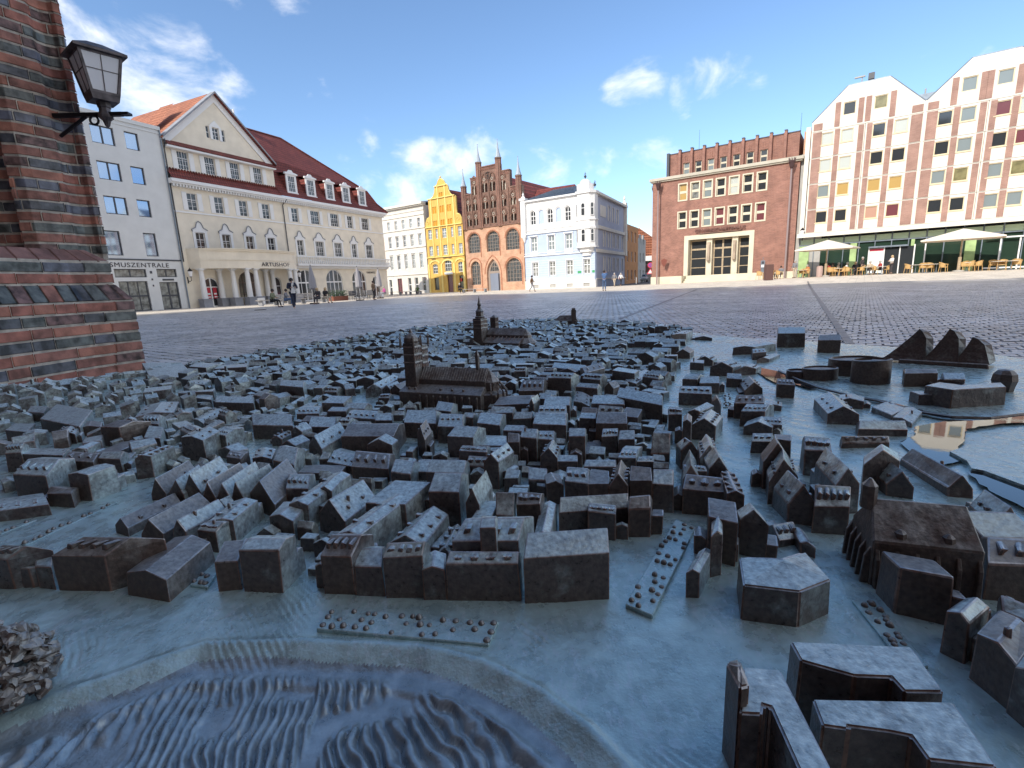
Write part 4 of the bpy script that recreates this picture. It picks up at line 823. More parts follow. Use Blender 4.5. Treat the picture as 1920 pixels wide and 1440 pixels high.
# big church farther back
ch2 = ob('model_church', None, model); o2 = Vector((-.150, 2.003)); e2 = Vector((.85, -.53)); n2_ = Vector((.53, .85))
P2 = lambda u, v, z: (lambda q: (q.x, q.y, ZS+z))(o2+e2*u+n2_*v)
tower(ch2, o2, e2, n2_, 0, .042, 0, .05, .128, [(.020, -.001), (.021, .006), (.017, .009), (.016, .024), (.018, .028), (.009, .038), (.006, .048), (.009, .054), (.005, .064), (.003, .074), (.0006, .088)])
mb = MB(); mb.add([P2(.045, .0, -.003), P2(.215, .0, -.003), P2(.215, .11, -.003), P2(.045, .11, -.003), P2(.045, 0, .032), P2(.215, 0, .032), P2(.215, .11, .032), P2(.045, .11, .032), P2(.045, .03, .05), P2(.215, .03, .05), P2(.215, .08, .05), P2(.045, .08, .05)],
       [(0, 1, 5, 4), (1, 2, 6, 5), (2, 3, 7, 6), (3, 0, 4, 7), (4, 5, 9, 8), (5, 6, 10, 9), (6, 7, 11, 10), (7, 4, 8, 11), (8, 9, 10, 11)])
mb.build('aisle', BC, ch2, bevel=.0008)
mb = MB()
for k in range(9): u = .06+k*.019; mb.tube(P2(u, -.003, .02), P2(u+.008, .03, .056), .0022, n=4)
mb.build('flying_buttresses', [BZE], ch2)
mb = MB(); hip(mb, o2, e2, n2_, .043, .215, .032, .078, .03, .060, .086); mb.build('nave', BC, ch2, bevel=.0008)
mb = MB(); cc = o2+e2*.216+n2_*.055; mb.lathe((cc.x, cc.y, ZS), [(.05, -.003), (.046, .03), (.024, .05), (.022, .06), (.002, .084)], 10)
mb.tube(P2(.14, .055, .08), P2(.14, .055, .108), .0035, .0006, n=5); mb.build('choir', BC, ch2)
mb = MB(); mb.add([P2(.03, .085, 0), P2(.055, .085, 0), P2(.055, .11, 0), P2(.03, .11, 0), P2(.03, .085, .125), P2(.055, .085, .125), P2(.055, .11, .125), P2(.03, .11, .125), P2(.0425, .0975, .137)], [(0, 1, 5, 4), (1, 2, 6, 5), (2, 3, 7, 6), (3, 0, 4, 7), (4, 5, 8), (5, 6, 8), (6, 7, 8), (7, 4, 8)])
for z_ in (.07, .09, .11):
    for k in range(4): mb.tube(P2(.0555, .088+k*.006, z_), P2(.0555, .088+k*.006, z_+.014), .0012, n=4, m=1)
mb.build('rear_tower', BC, ch2)
ch3 = ob('model_church', None, model); o3 = Vector((.265, 2.94)); e3 = Vector((.9, -.44)); n3 = Vector((.44, .9))
mb = MB(); hip(mb, o3, e3, n3, 0, .15, 0, .05, -.003, .03, .062, .03); mb.build('nave', BC, ch3)
mb = MB(); q = o3+e3*.125; mb.box(q.x-.012, q.x+.014, q.y-.0, q.y+.03, ZS, ZS+.095); mb.box(q.x-.008, q.x+.010, q.y+.004, q.y+.026, ZS+.095, ZS+.105); mb.build('tower', BC, ch3)
# monastery church at the right
ch4 = ob('model_church', None, model); a4 = Vector((.2901, .3654)); b4 = Vector((.3598, .3416)); e4 = (b4-a4).normalized(); n4 = Vector((-e4.y, e4.x)); Lg = (b4-a4).length
mb = MB(); hip(mb, a4, e4, n4, 0, Lg, 0, .050, -.003, .0406, .0686, .004)
P4 = lambda u, v, z: (lambda q: (q.x, q.y, ZS+z))(a4+e4*u+n4*v)
mb.build('nave', BC, ch4, bevel=.0012)
mb = MB()
for k in range(5): v = .003+k*.0115; mb.add([P4(-.006, v, -.003), P4(-.006, v+.003, -.003), P4(.001, v+.003, -.003), P4(.001, v, -.003), P4(-.004, v, .026), P4(-.004, v+.003, .026), P4(.001, v+.003, .036), P4(.001, v, .036)], [(0, 1, 5, 4), (1, 2, 6, 5), (3, 0, 4, 7), (4, 5, 6, 7)])
for k in range(6): u = .002+k*.0135; mb.add([P4(u, -.006, -.003), P4(u+.003, -.006, -.003), P4(u+.003, .001, -.003), P4(u, .001, -.003), P4(u, -.004, .026), P4(u+.003, -.004, .026), P4(u+.003, .001, .036), P4(u, .001, .036)], [(0, 1, 5, 4), (1, 2, 6, 5), (3, 0, 4, 7), (4, 5, 6, 7)])
mb.build('buttresses', BC, ch4, bevel=.0005)
mb = MB(); 
for u in (.02, .052): mb.lathe(P4(u, .006, .046), [(.0045, -.002), (.0042, .002), (.001, .0045)], 7)
mb.build('roof_hatches', BC, ch4)
mb = MB(); mb.tube(P4(.002, .025, .060), P4(.002, .025, .080), .0062, .0058, n=8); mb.tube(P4(.002, .025, .080), P4(.002, .025, .086), .0058, .0012, n=8); mb.build('ridge_turret', BC, ch4)

# garden plates with knobs for trees
knob = MB().ball((0, 0, 0), .0026, 8, 4, 0, 1.1, True).mesh('tree_knob', BZD, True)
def plate(c, nu_, nv, skip=.3, h=.0032, kn=True):
    a, b, c_, d = [Vector(q) for q in c]; mb = MB()
    mb.add([(p.x, p.y, ZS-.003) for p in (a, b, c_, d)]+[(p.x, p.y, ZS+h) for p in (a, b, c_, d)], [(0, 1, 5, 4), (1, 2, 6, 5), (2, 3, 7, 6), (3, 0, 4, 7), (4, 5, 6, 7)])
    o = mb.build('garden_plate', [BZG], model, bevel=.0006)
    for i in range(nu_):
        for j in range(nv):
            if random.random() < skip: continue
            s, t = (i+.5+random.uniform(-.3, .3))/nu_, (j+.5+random.uniform(-.2, .2))/nv
            p = a*(1-s)*(1-t)+b*s*(1-t)+c_*s*t+d*(1-s)*t; q = ob('tree_knob', knob, o, (p.x, p.y, ZS+h-.0004)); k = random.uniform(.85, 1.15); q.scale = (k, k, k*random.uniform(.8, 1.3))
plate([(-0.1609, 0.3381), (-0.0251, 0.3128), (-0.0184, 0.3381), (-0.1578, 0.3627)], 15, 3, .22)
plate([(0.0836, 0.3513), (0.1012, 0.3365), (0.1853, 0.4705), (0.1708, 0.49)], 3, 14, .22)
plate([(0.262, 0.345), (0.2494, 0.2728), (0.2648, 0.2756), (0.28, 0.345)], 12, 2, .25)
plate([(-0.3027, 0.4057), (-0.2831, 0.4003), (-0.2881, 0.4228), (-0.3015, 0.4282)], 3, 2, .2)
plate([(.4156, .9392), (.4312, .9365), (.4807, 1.047), (.4615, 1.0458)], 2, 8, .1)
plate([(-.4532, 1.103), (-.4472, 1.10), (-.39, 1.21), (-.396, 1.213)], 1, 14, .1, .001)
plate([(-.5523, .502), (-.5423, .498), (-.525, .605), (-.535, .610)], 1, 14, .2, .001)
plate([(-.61, .53), (-.60, .528), (-.59, .563), (-.60, .565)], 1, 6, .2, .001)
# rough clump of trees at the lower left
bm = bmesh.new()
for k in range(300):
    a = random.uniform(0, 6.28); e = math.asin(random.uniform(-.25, 1)); q = random.uniform(.72, 1.0)
    c = Vector((-.350+.031*q*math.cos(a)*math.cos(e), .283+.028*q*math.sin(a)*math.cos(e), ZS+.018+.036*q*math.sin(e)))
    s_ = random.uniform(.0032, .0062); M_ = Matrix.Translation(c) @ Matrix.Rotation(random.uniform(0, 6), 4, Vector((random.random(), random.random(), random.random())).normalized()) @ Matrix.Diagonal((s_, s_*random.uniform(.5, .9), s_*random.uniform(.35, .7), 1))
    bmesh.ops.create_icosphere(bm, subdivisions=2, radius=1, matrix=M_)
for v in bm.verts: v.co += noise.noise_vector(v.co*240)*.0034
me = bpy.data.meshes.new('tree_clump'); bm.to_mesh(me); bm.free(); me.materials.append(BZD); me.polygons.foreach_set('use_smooth', [False]*len(me.polygons)); ob('tree_clump', me, model, kind='stuff')

# standing rain water and the harbour quay
def sheet(name, pts, z, mt, kind=None, th=0.):
    mb = MB()
    if th: mb.prism(pts, ZS-.004, ZS+z)
    else: mb.add([(x, y, ZS+z) for x, y in pts], tessellate_polygon([[Vector(p) for p in pts]]))
    o = mb.build(name, mt, model)
    if kind: o['kind'] = kind
    return o
def wobble(pts, k=5, a=.0025):
    r = []
    for (x0, y0), (x1, y1) in zip(pts, pts[1:]+pts[:1]):
        for i in range(k): t = i/k; r.append((x0+(x1-x0)*t+(random.uniform(-a, a) if i else 0), y0+(y1-y0)*t+(random.uniform(-a, a) if i else 0)))
    return r
sheet('rain_pool', wobble([(.6185, .7207), (.655, .765), (.72, .785), (.79, .782), (.86, .80), (.94, .80), (.88, .762), (.79, .760), (.715, .742), (.687, .711), (.6524, .678), (.6148, .6443), (.589, .6126), (.552, .6), (.545, .62), (.575, .6959)]), .0042, POOL)
sheet('rain_pool', wobble([(.561, .567), (.5745, .583), (.5966, .5361), (.5855, .5038), (.5466, .4675), (.5374, .4811), (.5421, .523)]), .0042, POOL)
sheet('rain_pool', wobble([(0.7152, 0.9644), (0.7318, 0.9272), (0.7444, 0.8156), (0.7927, 0.7951), (0.882, 0.8126), (0.8705, 0.8015), (0.8095, 0.7863), (0.7825, 0.7844), (0.7331, 0.8046), (0.7200, 0.8389), (0.7182, 0.9288), (0.7097, 0.9567)], 3, .001), .0040, POOL)
sheet('rain_pool', wobble([(0.6861, 1.3467), (0.7052, 1.2636), (0.676, 1.0587), (0.6601, 1.062), (0.656, 1.1297), (0.6242, 1.1366), (0.6532, 1.2914)], 3, .002), .0036, POOL)
sheet('quay', [(.5916, .605), (.60, .64), (.66, .668), (.7344, .7034), (.79, .73), (.80, .66), (.6111, .5159), (.5848, .5247), (.5821, .5718), (.5744, .58)], .0075, [BZG], th=1)
mb = MB().path([(.7052, 1.27, ZS+.004), (.688, 1.14, ZS+.004), (.682, 1.06, ZS+.004), (.70, .96, ZS+.004), (.716, .93, ZS+.004), (.728, .84, ZS+.004), (.75, .806, ZS+.004), (.80, .79, ZS+.004), (.90, .81, ZS+.004)], .0028, 5)
mb.build('quay_wall', BZD, model)
# ------------------------------------------------------------ materials for the houses
def plaster(name, c, v=.06): return mat(name, c, .85, var=v, vs=1.2, bump=.15, bs=30, dist=.01, det=8)
CREAM = plaster('cream_plaster', (.78, .71, .59)); WHITE = plaster('white_plaster', (.80, .79, .77), .04); GREYW = plaster('pale_grey_plaster', (.66, .67, .67), .04)
IVORY = plaster('ivory_plaster', (.70, .65, .58), .05); YEL = plaster('yellow_plaster', (.68, .43, .11), .08); LYEL = plaster('light_yellow_stucco', (.80, .62, .22), .06)
ORB = mat_brick('orange_brick', (.62, .36, .24), (.52, .28, .18), (.55, .38, .26), .26, .085, .010)
BRB = mat_brick('brown_brick', (.22, .10, .07), (.12, .06, .05), (.30, .22, .17), .26, .085, .012)
REDB = mat_brick('red_clinker', (.33, .15, .11), (.22, .095, .075), (.38, .24, .19), .25, .075, .010)
REDP = mat_brick('pinkish_brick', (.38, .225, .18), (.31, .175, .14), (.42, .27, .22), .22, .065, .010)
LBLUE = plaster('light_blue_plaster', (.44, .53, .70), .04); BGREY = plaster('blue_grey_plaster', (.42, .44, .54), .06)
ORP = plaster('orange_plaster', (.50, .23, .09), .1); PNLW = plaster('white_concrete', (.74, .70, .62), .03); CONC = plaster('grey_concrete', (.42, .41, .39), .08)
SAND = plaster('sandstone', (.66, .60, .47), .06); STUC = plaster('white_stucco', (.74, .74, .74), .03); PLIN = plaster('grey_plinth', (.27, .28, .31), .12)
TILE = mat_brick('red_roof_tiles', (.26, .060, .045), (.20, .045, .038), (.09, .025, .02), .22, .30, .03, rough=.75, axis='xz', bump=1., dist=.04)
TILEO = mat_brick('orange_roof_tiles', (.50, .20, .11), (.40, .15, .08), (.2, .06, .03), .25, .32, .03, rough=.8, axis='yz', bump=1., dist=.04)
ZINC = mat('zinc_sheet', (.20, .24, .29), .42, .5, var=.15, vs=3); DGREY = mat('dark_frame', (.05, .055, .07), .4); WPAINT = mat('white_paint', (.78, .78, .78), .5)
TIMB = mat('pale_timber', (.42, .33, .22), .6, var=.2, vs=8); WOODD = mat('dark_timber', (.10, .07, .06), .6, var=.3, vs=8)
G_DK = mat('dark_glass', (.035, .04, .045), .06, spec=.8); G_CU = mat('glass_net_curtain', (.20, .21, .20), .12, spec=.7, var=.5, vs=3); G_BL = mat('glass_sky_reflection', (.30, .42, .60), .04, .75, spec=1.0)  # G_BL: blue of the reflected sky put into the pane colour
G_GR = mat('green_tinted_glass', (.025, .05, .035), .06, spec=.9); G_BLIND = mat('glass_orange_blind', (.46, .30, .10), .25, spec=.6); G_WB = mat('glass_white_blind', (.50, .53, .50), .2, spec=.6)
G_RED = mat('glass_red_blind', (.16, .05, .06), .2, spec=.6); G_PK = mat('glass_pink_curtain', (.46, .27, .20), .3); G_GY = mat('glass_grey_blind', (.22, .26, .27), .15, spec=.6)
GREENP = mat('lime_green_panel', (.36, .50, .22), .5, var=.15, vs=2); MINT = mat('mint_panel', (.50, .62, .44), .4); G_OL = mat('glass_olive_blind', (.22, .20, .10), .2, spec=.7, var=.3, vs=2); LETTER = mat('sign_letters', (.055, .05, .06), .5)
LEADG = mat('leaded_glass', (.075, .085, .09), .18, spec=.8, var=.6, vs=5); BARS = mat('brown_glazing_bars', (.32, .26, .22), .7)
def quadbox(mb, pts, th=.06, m=0):
    """a flat sheet given by 4 corners, with thickness"""
    P = [Vector(p) for p in pts]; n = (P[1]-P[0]).cross(P[3]-P[0]).normalized()*th
    return mb.add([tuple(p) for p in P]+[tuple(p-n) for p in P], [(0, 1, 2, 3), (7, 6, 5, 4), (0, 4, 5, 1), (1, 5, 6, 2), (2, 6, 7, 3), (3, 7, 4, 0)], m)
def part(mb, name, m, par, **k): return mb.build(name, m, par, **k)
AA = .447; AP = Vector((-28.118, 44.094, 0)); AROT = math.pi/2-AA
AD = Vector((math.sin(AA), math.cos(AA), 0)); AN = Vector((-AD.y, AD.x, 0))

# ---- grey house with the tourist office (left)
b = thing('office_building', 'pale grey four storey house with dark framed windows behind the brick buttress', 'building', (AP.x, AP.y, 0), AROT)
cols = [(-4.3, 1.55), (-2.3, .98)]; rows_ = [(12.55, 1.3), (9.98, 1.32), (7.48, 1.32), (4.38, 1.85)]
holes = []; wn = []
for cx, w in [(-9.3, 1.5), (-7.0, 1.5)]+cols:
    for i, (z_, h) in enumerate(rows_):
        ww = w if i < 3 else w*(.82 if cx < -3 else .98); x_ = cx-(.75 if (i == 3 and cx == -4.3) else 0)
        if i == 3 and cx == -4.3: ww = 1.2
        holes.append(arc_pts(x_, z_, ww, h, 'rect')); wn.append((x_, z_, ww, h))
shop = [(-4.15, -.05, 2.1, 2.45), (-1.45, -.05, 1.5, 2.35), (-4.2, 2.7, 2.3, .66), (-1.45, 2.7, 1.6, .68), (-7.6, 0, 3, 3.3)]
for q in shop: holes.append(arc_pts(*q, 'rect'))
mb = MB(); wall(mb, [(-14, -.4), (-.04, -.4), (-.04, 14.55), (-14, 14.55)], holes, 0, .4, .2); part(mb, 'wall', GREYW, b)
for (x_, z_, w, h) in wn: window(b, x_, z_, w, h, DGREY, G_BL, 2 if w > 1.3 else 1, 1, t=.07, transom=.5, tm=.07)
for (x_, z_, w, h) in shop[:2]:
    o = window(b, x_, max(z_, 0), w, h, DGREY, G_CU, 3 if w > 2 else 2, 2, t=.09, tm=.08, name='shop_door')
for (x_, z_, w, h) in shop[2:]: window(b, x_, max(z_, 0), w, h, DGREY, G_CU, 2, 1, t=.06, tm=.05)
mb = MB(); mb.box(-14, -.04, -.10, .3, 14.5, 14.78); mb.box(-14, -.04, -.05, .3, 14.2, 14.3); part(mb, 'cornice', GREYW, b)
mb = MB(); mb.box(-14, -.05, -.07, 0, 4.04, 4.14); part(mb, 'string_course', DGREY, b)
mb = MB(); mb.box(-14, -.05, .4, 11, -.4, 14.6); part(mb, 'rear_body', GREYW, b)
for x_ in (-4.15, -1.45): mb = MB(); mb.box(x_-1.2, x_+1.2, -.04, .1, -.4, .02); part(mb, 'door_sill', CONC, b)
text('lettering', 'TOURISMUSZENTRALE', .50, b, (-4.30, -.02, 3.5), LETTER, sx=1.12, space=1.12)
mb = MB(); mb.box(-2.78, -2.62, -.03, 0, 3.0, 3.2); mb.box(-2.76, -2.64, -.03, 0, 2.45, 2.6); mb.box(-2.75, -2.65, -.03, 0, 1.95, 2.1); mb.box(-1.9, -1.0, -.05, 0, 2.42, 2.56); part(mb, 'small_signs', DGREY, b)
mb = MB(); mb.tube((-.10, -.10, -.2), (-.10, -.10, 14.5), .055); part(mb, 'downpipe', ZINC, b)

# ---- Artushof
b = thing('hotel_building', 'long cream house with red mansard roof, triangular gable, dormers and the sign ARTUSHOF', 'building', (AP.x, AP.y, 0), AROT)
W2 = [1.76, 4.24, 6.71, 9.23, 12.82, 15.6, 18.55, 21.1, 23.8]; dbl = {15.6, 18.55, 23.8}
W1 = [1.95, 4.43, 6.9, 9.34, 13.04, 15.78, 18.63, 21.34, 24.07]; dbl1 = {15.78, 18.63, 24.07}
holes = []; wl = []
for x_ in W2: w = 1.25 if x_ in dbl else .86; holes.append(arc_pts(x_, 8.42, w, 1.45, 'rect')); wl.append((x_, 8.42, w, 1.45, 4 if w > 1 else 2, 3))
for x_ in W1: w = 1.2 if x_ in dbl1 else .84; holes.append(arc_pts(x_, 4.95, w, 1.62, 'rect')); wl.append((x_, 4.95, w, 1.62, 4 if w > 1 else 2, 3))
arches = [(13.3, 2.7, 3.45), (17.5, 2.6, 3.5), (21.7, 2.5, 3.45), (24.85, 1.3, 2.7)]
for x_, w, h in arches: holes.append(arc_pts(x_, -.02, w, h, 'round'))
holes.append(arc_pts(6.1, 0, 2.2, 3.2, 'round')); holes.append(arc_pts(2.25, 0, 1.5, 2.65, 'round')); holes.append(arc_pts(9.3, .8, 1.2, 1.85, 'round'))
mb = MB(); wall(mb, [(0, -.4), (27.2, -.4), (27.2, 10.6), (0, 10.6)], holes, 0, .4, .16); part(mb, 'wall', CREAM, b)
for x_, z_, w, h, nx, nz_ in wl: window(b, x_, z_, w, h, WPAINT, G_DK, nx, nz_+1, y=.15, t=.05, tm=.03, transom=.62)
for x_, w, h in arches: window(b, x_, 0, w, h, WPAINT, G_DK, 4 if w > 2 else 2, 2, 'round', y=.16, t=.10, tm=.09, transom=.58)
window(b, 6.1, 0, 2.2, 3.2, WOODD, G_DK, 4, 3, 'round', y=.16, t=.14, tm=.08, name='entrance_door')
window(b, 2.25, 0, 1.5, 2.65, WPAINT, G_DK, 2, 3, 'round', y=.16, t=.09, tm=.08)
window(b, 9.3, .8, 1.2, 1.85, WPAINT, G_DK, 2, 2, 'round', y=.16)
for sx in (1.95, 2.55):
    mb = MB(); mb.box(sx-.17, sx+.17, .05, .09, .75, 1.75, 0); mb.box(sx-.13, sx+.13, .04, .05, 1.1, 1.25, 1); mb.box(sx-.13, sx+.13, .04, .05, .85, .95, 1); part(mb, 'poster', [mat('red_poster', (.45, .02, .04), .5), WPAINT], b)
# white shutters, eyebrow surrounds
sh = MB().box(-.21, .21, -.05, 0, 0, 1.5).box(-.17, .17, -.06, -.05, .06, .7).box(-.17, .17, -.06, -.05, .78, 1.44).mesh('shutter', WPAINT)
for x_ in W2:
    w = 1.25 if x_ in dbl else .86
    for s in (-1, 1): ob('shutter', sh, b, (x_+s*(w/2+.24), 0, 8.40))
def eyebrow(w):
    prof = [(-w/2-.24, 0), (w/2+.24, 0), (w/2+.24, 1.7), (w/2+.30, 1.86), (w/2+.16, 1.95), (w*.42, 2.05), (w*.32, 2.30), (w*.20, 2.50), (0, 2.60), (-w*.20, 2.50), (-w*.32, 2.30), (-w*.42, 2.05), (-w/2-.16, 1.95), (-w/2-.30, 1.86), (-w/2-.24, 1.7)]
    mb = MB(); wall(mb, prof, [arc_pts(0, .06, w, 1.62, 'rect')], -.06, .06, .06, 0)
    top = prof[2:]; 
    for (x0, z0), (x1, z1) in zip(top[1:-1], top[2:]): mb.tube((x0, -.10, z0+.03), (x1, -.10, z1+.03), .045, n=5, m=1)
    return mb.mesh('window_surround', [WPAINT, PLIN])
eb = {False: eyebrow(.84), True: eyebrow(1.2)}
for x_ in W1: ob('window_surround', eb[x_ in dbl1], b, (x_, 0, 4.89))
mb = MB(); mb.box(0, 27.2, -.07, 0, 8.14, 8.27); part(mb, 'string_course', WPAINT, b)
mb = MB(); mb.box(-.1, 27.5, -.62, 0, 10.55, 10.80); mb.box(-.1, 27.4, -.45, 0, 10.42, 10.55)
for k in range(100): x_ = .1+k*.272; mb.box(x_, x_+.13, -.40, 0, 10.22, 10.42)
part(mb, 'cornice', WPAINT, b)
mb = MB(); mb.box(0, 27.2, .4, 12, -.4, 10.6); part(mb, 'rear_body', CREAM, b)
# gable front above the cornice
gp = [(.1, 11.5), (10.85, 11.5), (10.85, 13.75), (5.25, 18.7), (.1, 13.95)]
hs = [arc_pts(x_, 11.78, .92, 1.5, 'rect') for x_ in (1.62, 4.03, 6.47, 8.95)]+[arc_pts(x_, 14.95, w, 1.0, 'rect') for x_, w in ((5.05, .62), (4.3, .3), (5.8, .3))]
gp[0] = (.1, 10.85); gp[1] = (10.85, 10.85)
mb = MB(); wall(mb, gp, hs, .12, .35, .15); part(mb, 'gable_wall', CREAM, b)
for x_ in (1.62, 4.03, 6.47, 8.95):
    window(b, x_, 11.78, .92, 1.5, WPAINT, G_DK, 4, 4, y=.27, t=.05, tm=.03, transom=.62)
    for s in (-1, 1): ob('shutter', sh, b, (x_+s*.72, .12, 11.76))
window(b, 5.05, 14.95, .62, 1.0, WPAINT, G_DK, 2, 3, y=.27, t=.04, tm=.03)
for x_ in (4.3, 5.8): window(b, x_, 14.95, .3, 1.0, WPAINT, G_DK, 1, 2, y=.27, t=.03)
mb = MB(); mb.prismy([(4.48, 14.9), (4.72, 14.9), (4.72, 15.98), (5.38, 15.98), (5.38, 14.9), (5.62, 14.9), (5.62, 16.0), (5.35, 16.3), (5.05, 16.55), (4.75, 16.3), (4.48, 16.0)], .06, .12); part(mb, 'window_surround', WPAINT, b)
mb = MB()
for (x0, z0), (x1, z1) in (((.0, 14.05), (5.25, 18.88)), ((5.25, 18.88), (10.95, 13.85))):
    mb.prismy([(x0, z0), (x1, z1), (x1, z1-.75), (x0+(.5 if x0 == 0 else 0), z0-.35)] if x0 == 0 else [(x0, z0), (x1, z1), (x1-.6, z1-.3), (x0, z0-.75)], .02, .12, 0)
    mb.prismy([(x0, z0-.05), (x1, z1-.05), (x1, z1+.12), (x0, z0+.12)], -.35, .4, 1)
part(mb, 'gable_trim', [WPAINT, PLIN], b)
mb = MB(); mb.add([(.15, -.42, 13.6), (10.8, -.42, 13.55), (10.8, .12, 13.95), (.15, .12, 13.98), (.15, -.42, 13.48), (10.8, -.42, 13.43)], [(0, 1, 2, 3), (4, 5, 1, 0)], 0); mb.box(.15, 10.8, -.40, .12, 13.32, 13.48, 1); part(mb, 'gable_ledge', [TILE, WPAINT], b)
mb = MB(); mb.add([(0, -.6, 10.82), (10.9, -.6, 10.80), (10.9, .12, 11.62), (0, .12, 11.70)], [(0, 1, 2, 3)]); part(mb, 'tile_skirt', TILE, b)
mb = MB()
for k in range(44): x_ = .12+k*.25; mb.tube((x_, -.05, 11.52), (x_, .14, 11.74), .09, n=5)
part(mb, 'tile_rolls', TILE, b, kind='stuff')
# gable roof running back
mb = MB(); quadbox(mb, [(-.15, -.3, 14.0), (5.25, -.3, 18.95), (5.25, 12.3, 18.95), (-.15, 12.3, 14.0)], .1, 0)
quadbox(mb, [(5.25, -.3, 18.95), (11.05, -.3, 13.8), (11.05, 7, 13.8), (5.25, 7, 18.95)], .1, 1)
mb.add([(-.1, 1.6, 14.35), (-.1, 3.6, 14.35), (2.6, 3.6, 17.6), (2.6, 1.6, 17.6)], [(0, 1, 2, 3)], 0); mb.box(.0, 10.9, .45, 12, 10.6, 13.8, 2)
part(mb, 'gable_roof', [TILEO, TILE, CREAM], b)
# mansard: steep slope with dormers, upper slope, hip
mb = MB(); e0, bz, by = 27.75, 13.45, 1.1
low = [(10.9, -.62, 10.83), (e0, -.62, 10.78), (27.0, -.15, 11.35), (26.2, .55, 12.4), (25.9, by, bz), (10.9, by, bz), (10.9, .2, 11.9)]
mb.add([(10.9, -.62, 10.83), (e0, -.62, 10.80), (26.75, .30, 11.9), (10.9, .30, 11.9), (26.0, by, bz), (10.9, by, bz)], [(0, 1, 2, 3), (3, 2, 4, 5)], 0)
mb.add([(e0, -.62, 10.80), (e0, 12.6, 10.8), (26.75, 11.7, 11.9), (26.75, .3, 11.9), (26.0, 10.9, bz), (26.0, by, bz)], [(0, 1, 2, 3), (3, 2, 4, 5)], 1)
rz_, ry_ = 18.6, 5.6
mb.add([(10.9, by, bz), (26.0, by, bz), (17.2, ry_, rz_), (5.25, ry_, rz_), (8.0, by+.8, 15.4)], [(0, 1, 2, 3, 4)], 0)
mb.add([(26.0, by, bz), (26.0, 10.9, bz), (20.6, 8.3, 17.3), (17.2, ry_, rz_)], [(0, 1, 2, 3)], 1)
mb.add([(5, 11, bz), (26, 10.9, bz), (20.6, 8.3, 17.3), (17.2, ry_, rz_), (5, ry_, rz_)], [(0, 1, 2, 3, 4)], 0)
part(mb, 'mansard_roof', [TILE, mat_brick('red_roof_tiles_hip', (.26, .060, .045), (.20, .045, .038), (.09, .025, .02), .22, .30, .03, rough=.75, axis='yz', bump=1., dist=.04)], b)
mb = MB(); mb.path([(5.25, ry_, rz_+.05), (17.2, ry_, rz_+.05), (26.0, by, bz+.06), (26.75, .3, 11.96), (e0, -.62, 10.86)], .10); mb.path([(10.9, by, bz+.03), (26, by, bz+.03)], .06); part(mb, 'ridge_tiles', TILE, b)
for x_ in (12.8, 15.4, 18.2, 20.8, 23.6):
    d = ob('dormer', None, b, (x_, 0, 11.35)); mb = MB()
    wall(mb, [(-.66, 0), (.66, 0), (.66, 1.85), (.82, 1.92), (.80, 2.05), (.35, 2.12), (.18, 2.32), (-.18, 2.32), (-.35, 2.12), (-.80, 2.05), (-.82, 1.92), (-.66, 1.85)], [arc_pts(0, .12, .9, 1.62, 'rect')], -.12, .12, .1)
    mb.box(-.82, .82, -.22, 0, 1.86, 2.0); mb.box(-.72, .72, -.2, 0, -.08, .06)
    mb.add([(-.6, -.02, 0), (-.6, 1.0, 1.8), (-.6, -.02, 1.8), (.6, -.02, 0), (.6, 1.0, 1.8), (.6, -.02, 1.8)], [(0, 1, 2), (3, 5, 4)], 1)
    mb.add([(-.8, -.15, 2.0), (.8, -.15, 2.0), (.8, 1.3, 2.15), (-.8, 1.3, 2.15)], [(0, 1, 2, 3)], 1); part(mb, 'dormer_front', [WPAINT, TILE], d); window(d, 0, .12, .9, 1.62, WPAINT, G_DK, 4, 4, y=-.03, t=.05, tm=.03, transom=.62)
mb = MB(); mb.box(10.4, 11.1, 5.2, 5.9, 18.4, 20.0); part(mb, 'chimney', WPAINT, b); mb = MB(); mb.tube((11.5, 5.6, 18.4), (11.5, 5.6, 20.2), .08); mb.tube((11.8, 5.6, 18.4), (11.8, 5.6, 19.6), .05); part(mb, 'flue', WPAINT, b)
mb = MB(); mb.path([(11.6, -.5, 10.6), (11.3, -.1, 10.0), (11.3, -.1, 5.2)], .05); mb.path([(.08, -.3, 13.9), (.08, -.06, 13.2), (.08, -.06, 4)], .05); part(mb, 'downpipe', DGREY, b)
# entrance porch: curved parapet on pairs of columns
def bow(d, n=24, x0=.45, x1=11.75):
    P = []
    for i in range(n+1): t = i/n; P.append((x0+(x1-x0)*t, -d*(math.sin(math.pi*t)**.42)))
    return P
mb = MB()
for d, z0, z1 in ((2.35, 3.38, 4.95), (2.42, 4.10, 4.16), (2.5, 4.9, 5.05), (2.62, 5.05, 5.12)): mb.prism(bow(d), z0, z1, 0, 1 if z1 > 5.1 else 0)
part(mb, 'porch_parapet', [CREAM, DGREY], b)
text('lettering', 'ARTUSHOF', .52, b, (7.55, -2.40, 3.58), LETTER, sx=1.15, space=1.1)
cm = MB().lathe((0, 0, 0), [(.27, .75), (.25, .82), (.235, 1.6), (.19, 3.15), (.22, 3.2), (.27, 3.26), (.27, 3.36)], 16).box(-.30, .30, -.30, .30, 3.3, 3.38).mesh('column', STUC)
pm = MB().box(-.40, .40, -.36, .36, -.2, .72).box(-.43, .43, -.39, .39, .66, .76).mesh('pedestal', PLIN)
for (x_, y_) in ((1.0, -.75), (3.6, -1.3), (4.55, -2.0), (5.45, -2.0), (9.5, -1.9), (10.3, -1.75), (3.0, -.3), (7.9, -.3), (8.7, -.3), (11.2, -.7)):
    ob('column', cm, b, (x_, y_, 0)); ob('pedestal', pm, b, (x_, y_, 0))
